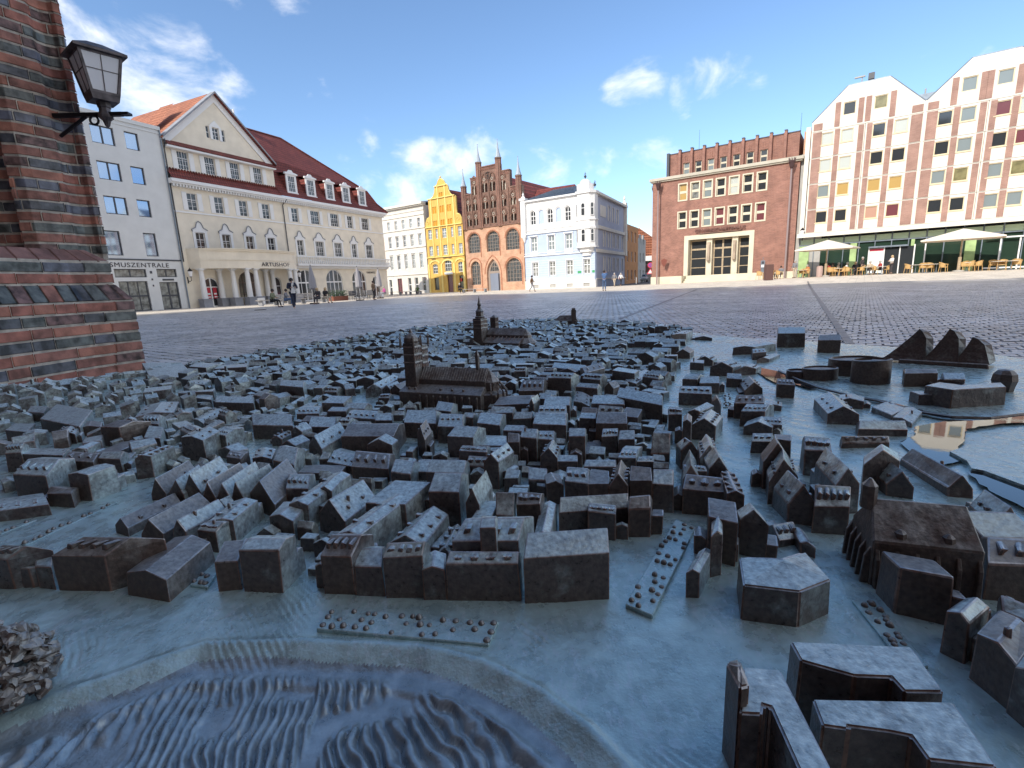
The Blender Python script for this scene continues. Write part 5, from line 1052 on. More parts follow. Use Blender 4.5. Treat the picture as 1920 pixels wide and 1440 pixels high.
# balustrade of the long balcony
mb = MB(); mb.box(11.8, 27.2, -.75, 0, 3.80, 4.02); mb.box(11.8, 27.2, -.72, -.55, 4.72, 4.84); mb.box(11.8, 27.2, -.35, 0, 3.55, 3.8); part(mb, 'balcony', STUC, b)
bm_ = MB().lathe((0, 0, 0), [(.05, 4.02), (.085, 4.15), (.085, 4.3), (.04, 4.5), (.05, 4.72)], 6).mesh('baluster', STUC)
for k in range(54): ob('baluster', bm_, b, (11.95+k*.285, -.63, 0))
text('lettering', 'VARWITZ', .36, b, (24.0, -.03, 3.0), LETTER, sx=1.05, space=1.05, rot=(math.pi/2, 0, 0))
def wall_lamp(px_, py_, z_, root_rot, label):
    t = thing('street_lantern', label, 'lantern', (px_, py_, z_), root_rot)
    mb = MB(); mb.lathe((0, 0, 0), [(.02, -.42), (.03, -.36), (.10, -.30), (.20, .18), (.23, .2), (.10, .34), (.03, .42), (.01, .48)], 6, 0); part(mb, 'cap_and_cage', IRON, t)
    mb = MB(); mb.lathe((0, 0, 0), [(.105, -.28), (.205, .16)], 6); part(mb, 'glass', MILK, t)
    mb = MB(); mb.path([(0, 0, -.4), (0, 0, -.62), (0, .25, -.72), (0, .50, -.55)], .025); mb.box(-.04, .04, .46, .5, -.85, -.3); part(mb, 'bracket', IRON, t)
def aw(u, v, z=0.): p = AP+AD*u+AN*v; return p.x, p.y, z
wall_lamp(*aw(.2, -.50, 3.0), AROT, 'black iron wall lantern at the left corner of the cream house')
wall_lamp(*aw(11.95, -.50, 2.9), AROT, 'black iron wall lantern right of the curved porch')

# ------------------------------------------------------------ the far row, left to right
FS = 1.2; WP = Vector((-19.0435*FS, 76*FS, EYE-EYE*FS))
def fw_(u, v=0., z=0.):                    # world point from the row's own coordinates
    p = WP+(BD*u+BN*v)*FS; return (p.x, p.y, p.z+z*FS)
def row(name, label, cat='building'): return thing(name, label, cat, tuple(WP), BROT, scale=FS)
ZB = -.7
# ochre brick church wall glimpsed between
b = row('brick_gable_house', 'orange brick wall with red roof glimpsed between the cream house and the white house')
mb = MB(); wall(mb, [(-6, ZB), (2.2, ZB), (2.2, 7.0), (-6, 7.0)], [arc_pts(.55, 1.8, .5, 4.2, 'point'), arc_pts(1.35, 2.4, .25, 3., 'point')], 2.5, .4, .2); part(mb, 'wall', ORB, b)
mb = MB(); mb.add([(-6, 2.3, 6.9), (2.4, 2.3, 6.2), (1.4, 7, 9.2), (-6, 7, 9.6)], [(0, 1, 2, 3)]); part(mb, 'roof', TILEO, b)
for (x_, w, h, z_) in ((.55, .5, 4.2, 1.8), (1.35, .25, 3., 2.4)): window(b, x_, z_, w, h, BARS, G_DK, 2, 5, 'point', y=2.7)
b = row('small_white_house', 'low white house end with a small window beside the white house'); mb = MB(); wall(mb, [(-2, ZB), (1.35, ZB), (1.35, 2.7), (-2, 2.7)], [arc_pts(.85, 1.2, .3, .7, 'rect')], .6, .3, .1); mb.box(-2, 1.4, .5, 1.4, 2.7, 2.8); part(mb, 'wall', WHITE, b); window(b, .85, 1.2, .3, .7, WPAINT, G_DK, 1, 2, y=.7)
# white house
b = row('white_house', 'white four storey town house with five window columns left of the yellow gable')
x5 = [2.66, 4.20, 5.70, 7.22, 8.78]; holes = []; wl = []
for x_ in x5:
    for z_, h, w in ((9.15, 1.2, .56), (6.70, 1.45, .60), (3.65, 1.9, .66)): holes.append(arc_pts(x_, z_, w, h, 'rect')); wl.append((x_, z_, w, h))
gfh = [(2.0, .05, .6, 2.2), (4.0, .15, .95, 2.2), (6.05, .45, .65, 1.9), (7.45, .45, .7, 1.9), (8.95, .45, .7, 1.9)]
for q in gfh: holes.append(arc_pts(*q, 'rect'))
mb = MB(); wall(mb, [(1.4, ZB), (9.84, ZB), (9.84, 11.95), (1.4, 11.95)], holes, 0, .4, .16); part(mb, 'wall', IVORY, b)
for q in wl: window(b, *q, WPAINT, random.choice((G_DK, G_GY, G_CU)), 2, 4, t=.05, tm=.04, transom=.62)
for i, q in enumerate(gfh): window(b, *q, WPAINT if i != 1 else WOODD, G_DK if i != 1 else G_RED, 1 if i != 1 else 2, 2, t=.06, tm=.06, name='window' if i != 1 else 'door')
mb = MB(); mb.box(1.15, 10.0, -.50, .4, 12.05, 12.35); mb.box(1.25, 9.95, -.32, .4, 11.9, 12.05); mb.box(1.35, 9.88, -.08, 0, 11.3, 11.38); mb.box(1.35, 9.88, -.1, 0, 10.72, 10.8)
for z_ in (9.05, 6.55, 2.85): mb.box(1.4, 9.86, -.12, 0, z_-.09, z_)
part(mb, 'cornices', IVORY, b)
for x_ in x5:
    mb = MB(); mb.box(x_-.45, x_+.45, -.14, 0, 8.28, 8.38); mb.box(x_-.42, x_+.42, -.14, 0, 5.72, 5.82)
    for z0, z1 in ((9.15, 10.5), (6.65, 8.28), (3.6, 5.72)):
        for s in (-1, 1): mb.box(x_+s*.40-.05, x_+s*.40+.05, -.04, 0, z0, z1)
    part(mb, 'window_surrounds', WHITE, b)
mb = MB(); mb.box(1.4, 9.84, .4, 9, ZB, 11.95); part(mb, 'rear_body', IVORY, b)
mb = MB(); mb.add([(1.2, -.3, 12.35), (9.95, -.3, 12.35), (9.95, 9, 12.35), (1.2, 9, 12.35), (3.5, 4.5, 13.2), (8.5, 4.5, 13.2)], [(0, 1, 5, 4), (1, 2, 5), (2, 3, 4, 5), (3, 0, 4)]); part(mb, 'roof', ZINC, b)
# yellow pharmacy
b = row('yellow_gabled_house', 'narrow yellow pharmacy house with curved baroque gable')
def vol(m_=1):
    return [(10.02, 8.9), (10.05, 9.5), (10.35, 10.0), (10.80, 10.15), (10.86, 10.6), (10.86, 12.35), (11.35, 12.45), (11.75, 12.7), (12.05, 13.2), (12.15, 13.75), (12.30, 13.95), (12.55, 14.05), (12.8, 14.5), (13.15, 14.78)]
CXY = 13.25; lft = vol(); rgt = [(2*CXY-x, z) for x, z in lft[::-1]]
holes = []; wl = []
for x_, w in zip((10.75, 12.0, 13.38, 14.78, 16.1), (.72, .45, .78, .45, .68)):
    for z_, h in ((7.3, 1.25), (5.10, 1.3)): holes.append(arc_pts(x_, z_, w, h, 'rect')); wl.append((x_, z_, w, h))
hat = []
for x_ in (11.9, 13.25, 14.55): hat += [(x_-.2, 8.85, .32, .78), (x_+.2, 8.85, .32, .78), (x_-.2, 10.55, .32, .86), (x_+.2, 10.55, .32, .86)]
hat += [(13.08, 12.35, .28, .7), (13.42, 12.35, .28, .7)]
for q in hat: holes.append(arc_pts(*q, 'rect'))
gf = [(11.3, 2.7, .95, 1.3, 'seg'), (13.7, 2.9, 1.25, 1.55, 'seg'), (15.95, 2.75, .95, 1.3, 'seg'), (11.4, .5, .85, 1.65, 'rect'), (13.9, .12, 1.0, 2.3, 'rect'), (15.98, .55, .85, 1.75, 'rect')]
for q in gf: holes.append(arc_pts(*q))
mb = MB(); wall(mb, [(10.0, ZB), (16.66, ZB), (16.66, 8.9)]+rgt[::-1][::-1][::-1][::-1] if 0 else [(10.0, ZB), (16.66, ZB), (16.66, 8.9)]+[(min(16.6, x), z) for x, z in rgt][::-1]+lft[::-1], holes, 0, .4, .14); part(mb, 'wall', YEL, b)
for q in wl: window(b, *q, WPAINT, G_GY, 2, 3, t=.045, tm=.05, transom=.62)
SHUT = mat('orange_shutter', (.62, .28, .02), .6)
for q in hat: mb = MB(); mb.box(-q[2]/2, q[2]/2, 0, .03, 0, q[3]); part(mb, 'loft_shutter', SHUT, b, loc=(q[0], .08, q[1]))
for i, q in enumerate(gf): window(b, q[0], q[1], q[2], q[3], WPAINT if i < 3 else WOODD, G_DK if i != 4 else G_RED, 3 if i < 3 else 1, 3 if i < 3 else 1, q[4], t=.05, tm=.05)
mb = MB()
for x_, zt in ((11.33, 12.4), (12.68, 13.9), (13.98, 13.9), (15.35, 12.4)): mb.box(x_-.09, x_+.09, -.09, 0, 5.0, zt)
for z_, x0, x1 in ((4.9, 9.98, 16.68), (8.88, 10.0, 16.62), (12.45, 10.86, 15.64), (13.9, 12.2, 14.3)): mb.box(x0, x1, -.16, 0, z_-.08, z_+.04)
for s, x_ in ((1, 10.55), (-1, 15.95)):
    mb.path([(x_+s*(.30-.026*i)*math.cos(i*.7), -.03, 9.45+(.30-.026*i)*math.sin(i*.7)) for i in range(11)], .035)
part(mb, 'pilasters_and_volutes', LYEL, b)
mb = MB()
for (x0, z0), (x1, z1) in list(zip(lft, lft[1:]))+list(zip(rgt, rgt[1:])): mb.tube((min(x0, 16.6), .12, z0+.02), (min(x1, 16.6), .12, z1+.02), .09, n=5)
mb.ball((13.25, .1, 14.98), .13); part(mb, 'gable_coping', LYEL, b)
mb = MB()
for x_, w in ((11.35, 1.9), (13.7, 2.0), (15.9, 1.6)):
    o = arc_pts(x_, .0, w, 4.55, 'seg'); i = arc_pts(x_, 0, w-.3, 4.35, 'seg')
    for k in range(2, len(o)-1): mb.add([(o[k][0], -.1, o[k][1]), (o[k+1][0], -.1, o[k+1][1]), (i[k+1][0], -.1, i[k+1][1]), (i[k][0], -.1, i[k][1]), (o[k][0], 0, o[k][1]), (o[k+1][0], 0, o[k+1][1]), (i[k+1][0], 0, i[k+1][1]), (i[k][0], 0, i[k][1])], [(0, 1, 2, 3), (0, 4, 5, 1), (3, 2, 6, 7)])
for x_ in (10.2, 12.6, 14.85, 16.5): mb.box(x_-.13, x_+.13, -.14, 0, ZB, 4.0)
part(mb, 'ground_arcade', LYEL, b)
text('lettering', 'RATS', .30, b, (11.2, -.12, 4.52), LETTER); text('lettering', 'APOTHEKE', .30, b, (13.75, -.12, 4.60), LETTER)
mb = MB(); mb.box(13.2, 14.6, -.3, -.1, 2.5, 2.78); mb.box(15.75, 15.95, -.02, .1, 1.5, 1.9, 1); part(mb, 'shop_sign', [WPAINT, mat('red_sign', (.6, .05, .03), .5)], b)
mb = MB(); mb.box(10.02, 16.62, .4, 9, ZB, 8.9); part(mb, 'rear_body', YEL, b)
mb = MB(); mb.add([(10.0, .4, 8.8), (13.25, .4, 13.6), (16.65, .4, 8.8), (10, 12, 8.8), (13.25, 12, 13.6), (16.65, 12, 8.8)], [(0, 1, 4, 3), (1, 2, 5, 4), (0, 2, 1)]); part(mb, 'roof', TILE, b)
# Gothic gabled house
b = row('gothic_gabled_house', 'brick house with stepped Gothic gable, pointed arcades and six slender pinnacled turrets')
holes = []; low = []
for x_ in (18.4, 21.42, 24.4): low.append((x_, 4.98, 2.0, 2.45, 'round'))
low += [(18.4, .95, 1.55, 3.0, 'round'), (24.42, 1.15, 2.35, 2.85, 'round'), (21.25, ZB+.2, 2.1, 4.6, 'point')]
for q in low: holes.append(arc_pts(*q))
mb = MB(); wall(mb, [(16.9, ZB), (26.05, ZB), (26.05, 7.95), (16.9, 7.95)], holes, 0, .5, .34); part(mb, 'lower_wall', ORB, b)
for q in low[:5]: window(b, q[0], q[1], q[2], q[3], BARS, LEADG, 5 if q[2] > 1.6 else 4, 6, 'round', y=.3, t=.05, tm=.05)
d = ob('portal', None, b); mb = MB(); wall(mb, arc_pts(21.25, ZB+.2, 2.1, 4.6, 'point'), [arc_pts(21.25, ZB, 1.5, 3.0, 'rect'), arc_pts(21.25, 2.55, 1.4, 1.15, 'point')], .3, .1, .1); part(mb, 'portal_infill', BARS, d)
window(d, 21.25, 2.55, 1.4, 1.15, BARS, LEADG, 4, 2, 'point', y=.4, t=.04, tm=.04)
mb = MB(); mb.box(20.5, 20.75, .32, .42, .1, 2.3); mb.box(21.75, 22.0, .32, .42, .1, 2.3); mb.box(20.75, 21.2, .30, .38, .1, 2.3, 0); mb.box(21.3, 21.95, .1, .16, .1, 2.3, 0); mb.box(20.5, 22., .44, .46, 0, 2.4, 1); part(mb, 'double_door', [mat('blue_grey_door', (.20, .23, .30), .6), G_DK], d)
mb = MB()
for x_, w, z0, h, kd in ((18.4, 2.3, 4.4, 3.2, 'round'), (21.42, 2.3, 4.4, 3.2, 'round'), (24.4, 2.3, 4.4, 3.2, 'round'), (18.4, 2.2, ZB, 5.1, 'round'), (24.42, 2.7, .8, 3.4, 'round'), (21.25, 2.7, ZB, 5.3, 'point')):
    o = arc_pts(x_, z0, w, h, kd); i = arc_pts(x_, z0, w-.22, h-.11, kd); n = len(o)
    for k in range(1, n-1 if kd else n): mb.add([(o[k][0], -.06, o[k][1]), (o[k+1][0], -.06, o[k+1][1]), (i[k+1][0], -.06, i[k+1][1]), (i[k][0], -.06, i[k][1]), (o[k][0], 0, o[k][1]), (o[k+1][0], 0, o[k+1][1]), (i[k+1][0], 0, i[k+1][1]), (i[k][0], 0, i[k][1])], [(0, 1, 2, 3), (0, 4, 5, 1), (3, 2, 6, 7)])
part(mb, 'arch_mouldings', mat('moulded_brick', (.40, .17, .10), .8, var=.25, vs=6), b)
mb = MB(); mb.box(16.85, 26.1, -.10, .5, 7.93, 8.06); part(mb, 'cornice', BRB, b)
step = [(16.95, 8.06), (26.0, 8.06), (26.0, 12.2), (25.2, 12.2), (24.35, 12.2), (24.35, 14.15), (22.9, 14.15), (22.9, 15.05), (19.85, 15.05), (19.85, 14.0), (18.3, 14.0), (18.3, 12.2), (16.95, 12.2)]
bays = [(17.80, (8.35, 10.15), None), (18.95, (8.35, 10.15, 12.0), None), (20.55, (8.35, 10.15, 12.1), None), (21.75, (8.35, 10.15, 12.1), None), (23.3, (8.35, 10.15, 12.0), None), (24.75, (8.35, 10.15), None)]
holes = []; arcs = []
for x_, zz, _ in bays:
    for i, z_ in enumerate(zz):
        h = 1.35 if i < 2 else 1.75; arcs.append((x_, z_, h, i))
        for s in (-1, 1): holes.append(arc_pts(x_+s*.25, z_, .36, h*.62, 'point', 6))
mb = MB(); wall(mb, step, holes, .05, .5, .30); part(mb, 'gable_wall', BRB, b)
NB = mat('niche_back', (.55, .50, .42), .9, var=.2, vs=4); ND = mat('niche_dark', (.07, .05, .045), .9)
for x_, z_, h, i in arcs:
    white = (i == 2 and x_ in (18.95, 23.3)) or (i == 1 and x_ in (17.80, 24.75))
    mb = MB(); mb.box(-.46, .46, 0, .02, 0, h*.62); part(mb, 'niche_back', NB if white else ND, b, loc=(x_, .34, z_))
    mb = MB(); top = arc_pts(0, h*.50, .98, h*.78, 'point', 8)
    for r_ in (0, 1):
        for k in range(2, len(top)-1): mb.tube((top[k][0]*(1-.2*r_), -.02, top[k][1]-.1*r_), (top[k+1][0]*(1-.2*r_), -.02, top[k+1][1]-.1*r_), .040, n=4, m=0)
    mb.path([(.16*math.cos(a*.9), -.01, h*.82+.16*math.sin(a*.9)) for a in range(8)], .032, 4, 1); mb.tube((0, 0, 0), (0, 0, h*.6), .04, n=4, m=1); part(mb, 'tracery', [BRB, NB], b, loc=(x_, .0, z_))
mb = MB(); mb.path([(21.15+.42*math.cos(a*.52), -.02, 13.95+.42*math.sin(a*.52)) for a in range(13)], .05, 4); mb.box(21.08, 21.22, -.04, .05, 13.6, 14.3); mb.box(20.85, 21.45, -.04, .05, 13.88, 14.02); part(mb, 'gable_rosette', ND, b)
mb = MB()
for x_ in (18.37, 21.15, 24.05): mb.tube((x_, -.0, 8.06), (x_, 0., 12.2 if x_ != 21.15 else 13.5), .10, n=6)
for x0, x1, z_ in ((18.3, 19.85, 14.0), (19.85, 22.9, 15.05), (22.9, 24.35, 14.15), (16.95, 18.3, 12.2), (24.35, 26, 12.2)):
    mb.box(x0, x1, -.06, .5, z_-.06, z_+.06)
    k = x0+.1
    while k < x1-.15: mb.box(k, k+.07, -.03, .06, z_-.42, z_-.12, 1); k += .16
part(mb, 'gable_ribs', [BRB, REDB], b)
for x_, zt in ((17.15, 13.15), (19.72, 15.6), (22.75, 15.65), (25.6, 13.25)):
    t_ = ob('turret', None, b, (x_, 0, 0)); mb = MB(); mb.lathe((0, .05, 0), [(.34, 7.9), (.34, zt-.15), (.42, zt-.08), (.42, zt+.05)], 8, 0, .39); part(mb, 'turret_shaft', BRB, t_)
    for k in range(26):
        zz_ = 8.2+k*(zt-8.5)/26
    mb = MB()
    for k in range(8): a = .39+k*math.pi/4; mb.tube((.345*math.cos(a), .05+.345*math.sin(a), 8), (.345*math.cos(a), .05+.345*math.sin(a), zt-.15), .045, n=5)
    part(mb, 'turret_rolls', REDB, t_)
    mb = MB(); mb.lathe((0, .05, zt), [(.45, .05), (.36, .12), (.22, .6), (.11, 1.2), (.05, 1.8), (.02, 2.15)], 8, 0, .39); mb.ball((0, .05, zt+2.12), .06, 6, 4); part(mb, 'turret_spire', mat('turret_lead', (.38, .42, .47), .5, .4) if 'turret_lead' not in bpy.data.materials else bpy.data.materials['turret_lead'], t_)
mb = MB(); mb.box(16.95, 26.0, .5, 14, ZB, 8.0); part(mb, 'rear_body', ORB, b)
mb = MB(); mb.add([(16.9, .55, 8), (21.4, .55, 14.3), (26.1, .55, 8), (16.9, 15, 8), (21.4, 15, 14.3), (26.1, 15, 8)], [(0, 1, 4, 3), (1, 2, 5, 4), (0, 2, 1), (3, 4, 5)]); part(mb, 'roof', TILE, b)
mb = MB(); mb.box(24.5, 28.5, 5.0, 14, 8, 10.1); mb.add([(24.2, 4.8, 10), (29.0, 4.8, 10), (29, 14, 10), (24.2, 14, 10), (22.5, 9, 13.2), (28.0, 9.5, 13.2)], [(0, 1, 5, 4), (1, 2, 5), (2, 3, 4, 5), (3, 0, 4)]); part(mb, 'cross_roof', TILE, b)
# blue corner house
b = row('blue_corner_house', 'light blue and white corner house with a two storey bay and grey metal roof')
CU = 35.35; holes = []; wl = []
for x_ in (27.45, 29.75, 32.05): holes.append(arc_pts(x_, 7.55, .72, 1.55, 'round')); wl.append((x_, 7.55, .72, 1.55, 'round'))
mb = MB(); bl = [arc_pts(x_, 7.55, .72, 1.55, 'round') for x_ in (28.6, 30.9)]; wall(mb, [(26.15, 6.55), (33.2, 6.55), (33.2, 10.1), (26.15, 10.1)], holes+bl, 0, .4, .14); part(mb, 'upper_wall', STUC, b)
for q in wl: window(b, *q[:4], WPAINT, G_DK, 2, 3, 'round', t=.06, tm=.05, transom=.62)
for x_ in (28.6, 30.9): mb = MB(); mb.prismy(arc_pts(x_, 7.55, .74, 1.56, 'round'), .10, .13); part(mb, 'blind_arch', LBLUE, b)
holes = []; wl = []
for x_ in (27.48, 29.85, 32.12): holes.append(arc_pts(x_, 4.55, .82, 1.55, 'rect')); wl.append((x_, 4.55, .82, 1.55))
for x_ in (27.56, 29.9, 32.18, 34.33): holes.append(arc_pts(x_, 1.65, .82, 1.6, 'rect')); wl.append((x_, 1.65, .82, 1.6))
mb = MB(); wall(mb, [(26.15, 1.0), (CU, 1.0), (CU, 6.55), (26.15, 6.55)], holes, 0, .4, .14); part(mb, 'lower_wall', LBLUE, b)
for q in wl: window(b, *q, WPAINT, G_GY if q[1] > 3 else G_CU, 2, 3, t=.06, tm=.06, transom=.62)
mb = MB(); wall(mb, [(26.1, ZB), (CU+.05, ZB), (CU+.05, 1.0), (26.1, 1.0)], [arc_pts(x_, .25, .8, .4, 'rect') for x_ in (27.6, 29.95, 32.2, 34.3)], -.06, .45, .1); part(mb, 'base_wall', STUC, b)
mb = MB()
for x_ in (27.6, 29.95, 32.2, 34.3): mb.box(x_-.42, x_+.42, .04, .06, .25, .65)
part(mb, 'cellar_shutters', CONC, b)
mb = MB()
for k in range(9): z_ = 1.25+k*.27; mb.box(26.15, CU, -.012, 0, z_, z_+.02)
for z_, p_, h in ((1.0, .12, .1), (1.35, .05, .05), (3.95, .14, .12), (4.25, .06, .06), (6.48, .16, .14), (6.9, .08, .06), (10.0, .12, .12), (10.12, .30, .18)): mb.box(26.1, CU-.05 if z_ < 6 else 33.2, -p_, 0, z_, z_+h)
k = 26.5
while k < 35: mb.box(k, k+.32, -.05, 0, 1.12, 1.32); k += .42
for x_ in (27.48, 29.85, 32.12):
    mb.box(x_-.6, x_+.6, -.15, 0, 6.2, 6.32); mb.box(x_-.52, x_+.52, -.06, 0, 4.0, 4.5)
    for s in (-1, 1): mb.box(x_+s*.49-.06, x_+s*.49+.06, -.05, 0, 4.5, 6.2)
for x_ in (27.56, 29.9, 32.18, 34.33):
    mb.box(x_-.5, x_+.5, -.08, 0, 3.27, 3.4)
    for s in (-1, 1): mb.box(x_+s*.47-.05, x_+s*.47+.05, -.05, 0, 1.6, 3.27)
for x_ in (26.95, 28.05, 29.15, 30.35, 31.5, 32.65): mb.box(x_-.09, x_+.09, -.08, 0, 6.95, 8.75)
for x_ in (27.45, 28.6, 29.75, 30.9, 32.05):
    o = arc_pts(x_, 7.5, 1.0, 1.75, 'round')
    for (x0, z0), (x1, z1) in list(zip(o, o[1:]))[1:]: mb.tube((x0, -.03, z0), (x1, z1*0-.03, z1), .055, n=4)
part(mb, 'stucco_trim', STUC, b)
mb = MB(); mb.box(25.95, 26.55, -.35, .2, 6.2, 10.35); mb.box(25.85, 26.65, -.45, .3, 10.35, 10.6); mb.lathe((26.25, -.1, 10.6), [(.28, 0), (.20, .2), (.08, .3), (.14, .45), (.03, .6), (.01, .8)], 8); mb.lathe((26.25, -.1, 5.6), [(.05, 0), (.12, .2), (.28, .6)], 8); part(mb, 'corner_turret', STUC, b)
# bay (oriel) with its dome
def bay(u0=33.2, u1=35.5, d=.75): return [(u0, 0), (u0+.45, -d), (u1-.45, -d), (u1, -.25), (u1, .5), (u0, .5)]
mb = MB(); mb.prism(bay(), 4.55, 10.05); mb.prism(bay(33.1, 35.6, .87), 6.4, 6.6); mb.prism(bay(33.1, 35.6, .87), 4.45, 4.6); mb.prism(bay(33.05, 35.65, .92), 10.05, 10.3); mb.prism(bay(33.1, 35.6, .84), 7.3, 7.42)
mb.prism([(x*.75+34.35*.25, y*.7) for x, y in bay()], 4.0, 4.5); mb.prism([(x*.5+34.35*.5, y*.4) for x, y in bay()], 3.6, 4.05)
mb.prism([(33.5, -.5), (34.9, -.5), (35.2, .1), (34.9, .8), (33.5, .8)], 10.3, 11.05); mb.lathe((34.2, .15, 11.05), [(.62, 0), (.62, .1), (.52, .35), (.32, .52), (.05, .58)], 12); part(mb, 'bay', STUC, b)
for xx, yy, rr_ in ((34.35, -.76, 0), (33.41, -.39, -1.03), (35.28, -.51, .84)):
    for z_, kd in ((5.05, 'round'), (7.75, 'round')): window(b, xx, z_, .50 if rr_ == 0 else .42, 1.35, WPAINT, G_DK, 1, 2, kd, y=yy, t=.06, rz=rr_ if rr_ else None, transom=.6)
mb = MB()
for x_, y_, z_ in ((34.2, .15, 11.6), (35.35, .1, 10.6)): mb.lathe((x_, y_, z_), [(.05, 0), (.04, .12), (.14, .22), (.15, .34), (.04, .42), (.02, .75)], 8); mb.tube((x_-.12, y_, z_+.55), (x_+.12, y_, z_+.55), .025)
part(mb, 'roof_vases', DGREY, b)
text('door_sign', 'W', .2, b, (33.3, -.05, 1.9), GREENP)
mb = MB(); mb.box(33.2, 33.65, -.04, 0, 1.75, 2.0); mb.box(35.0, 35.3, -.04, 0, 1.75, 2.0); part(mb, 'green_signs', mat('green_sign', (.05, .32, .12), .5), b)
for o in [o for o in b.children if o.name.startswith('door_sign')]: bpy.data.objects.remove(o)
# side street facade
sroot = ob('street_wing', None, b); ang = math.atan2(AD.y, AD.x)-BROT+.0
sroot.location = (CU, 0, 0); sroot.rotation_euler = (0, 0, ang-.02)
holes = []; wl = []
for x_ in (5.7, 7.6, 9.55): holes.append(arc_pts(x_, 7.7, .8, 1.6, 'rect')); wl.append((x_, 7.7, .8, 1.6))
for x_ in (3.7, 5.7, 7.8, 9.8, 12.2): 
    for z_ in (4.7, 1.9): holes.append(arc_pts(x_, z_, .8, 1.55, 'rect')); wl.append((x_, z_, .8, 1.55))
mb = MB(); wall(mb, [(.25, ZB), (13.4, ZB), (13.4, 10.15), (.25, 10.15)], holes, 0, .35, .14); part(mb, 'side_wall', BGREY, sroot)
for q in wl: q_ = window(sroot, *q, WPAINT, G_GY, 2, 3, t=.06, tm=.05, transom=.62)
mb = MB()
for z_, p_, h in ((1.0, .1, .12), (3.95, .16, .35), (6.48, .18, .35), (10.0, .35, .25)): mb.box(.2, 13.6, -p_, 0, z_, z_+h)
mb.box(2.1, 4.3, -.05, 0, 7.9, 9.1); mb.box(12.9, 13.6, -.3, .3, 3.9, 10.6); mb.lathe((13.2, 0, 10.6), [(.2, 0), (.1, .3), (.16, .5), (.02, .9)], 8)
for q in wl:
    for s in (-1, 1): mb.box(q[0]+s*.47-.06, q[0]+s*.47+.06, -.05, 0, q[1]-.1, q[1]+q[3]+.15)
part(mb, 'side_trim', IVORY, sroot)
mb = MB(); mb.add([(26.1, -.2, 10.3), (33.3, -.2, 10.3), (35.4, .2, 10.3), (33.2, 13.3, 10.3), (26.1, 13, 10.3), (27.8, 4.5, 11.9), (31.3, 4.6, 11.9), (30.0, 10, 11.9)], [(0, 1, 6, 5), (1, 2, 7, 6), (2, 3, 7), (3, 4, 5, 6, 7), (4, 0, 5)])
part(mb, 'roof', ZINC, b)
mb = MB()
for k in range(22): t = k/22; mb.tube((26.3+t*7.0, -.18, 10.34), (27.9+t*5.6, 4.4, 11.92), .035, n=4)
part(mb, 'roof_seams', ZINC, b)
mb = MB(); mb.prism([(26.15, .42), (CU-.40, .42), (CU-2.75, 13.0), (26.15, 13.0)], ZB, 10.25); part(mb, 'rear_body', BGREY, b)

# ---- orange house and the gabled house closing the side street
def sfac(u, v=0.):                      # world point on the street line
    a = Vector((math.cos(ang-.02), math.sin(ang-.02), 0)); nrm = Vector((-a.y, a.x, 0)); return Vector((CU, 0, 0))+a*u+nrm*v
b = row('orange_side_street_house', 'flat orange three storey house further down the side street')
sr = ob('facade', None, b); p = sfac(13.6); sr.location = (p.x, p.y, 0); sr.rotation_euler = (0, 0, ang-.02)
wl = [(x_, z_, .8, 1.4) for x_ in (1.6, 4.0, 6.2, 9.6, 11.8) for z_ in (5.9, 3.2, .7)]
mb = MB(); wall(mb, [(0, ZB), (8, ZB), (8, 8.1), (0, 8.1)], [arc_pts(*q, 'rect') for q in wl if q[0] < 8], 0, .3, .2); part(mb, 'wall', ORP, sr)
mb = MB(); wall(mb, [(8, ZB), (13.5, ZB), (13.5, 6.7), (8, 6.7)], [arc_pts(*q, 'rect') for q in wl if q[0] > 8], 0, .3, .2); part(mb, 'end_wall', CONC, sr)
for q in wl: window(sr, *q, WPAINT, G_DK, 2, 2, t=.07)
mb = MB(); mb.box(0, 13.5, .3, 8, ZB, 6.6); mb.box(0, 8, .3, 8, 6.6, 8.05); part(mb, 'rear_body', ORP, sr)
b = row('red_gabled_house', 'house with steep orange tiled gable roof closing the side street')
sr = ob('house_body', None, b); sr.location = (27.3, 30.8, 0); sr.rotation_euler = (0, 0, .37); sr.scale = (.62, .62, .62)
mb = MB(); wall(mb, [(-6, ZB), (9, ZB), (9, 4.8), (-6, 4.8)], [arc_pts(1., 0, 2.4, 2.6, 'rect'), arc_pts(4.3, 0, 1.2, 3.2, 'rect')], 0, .3, .5); part(mb, 'wall', plaster('brown_plaster', (.22, .11, .09), .15), sr)
mb = MB(); mb.prismy([(-5.5, 7.2), (9, 7.2), (9, 9.4), (1.9, 14.6)], .0, .3); part(mb, 'tiled_gable', TILEO, sr); mb = MB()
for k in range(26): x_ = -4.8+k*.53; zt = 7.2+(x_+5.5)*1.0 if x_ < 1.9 else 14.6-(x_-1.9)*.73; mb.tube((x_, -.03, 7.2), (x_, -.03, zt-.1), .07, n=4)
part(mb, 'tile_ribs', TILEO, sr, kind='stuff')
mb = MB(); mb.box(-6, 9, -1.2, 0, 5.9, 7.2); mb.tube((-5.6, -.1, 7.1), (1.9, -.1, 14.75), .14, n=4); mb.tube((1.9, -.1, 14.75), (9.2, -.1, 9.3), .14, n=4); part(mb, 'balcony_and_verge', WHITE, sr)
mb = MB()
for k in range(12): mb.tube((-1.+k*.5, -1.1, 7.2), (-1.+k*.5, -1.1, 8.4), .03, n=4)
mb.tube((-1, -1.1, 8.4), (4.6, -1.1, 8.4), .035); part(mb, 'railing', IRON, sr)
mb = MB(); mb.box(-6, 9, .3, 10, ZB, 7.2); mb.box(5.5, 7.0, 2, 5, 11, 14.0); mb.box(7.4, 8.4, 2, 4, 9, 11.6); part(mb, 'rear_body', CONC, sr)
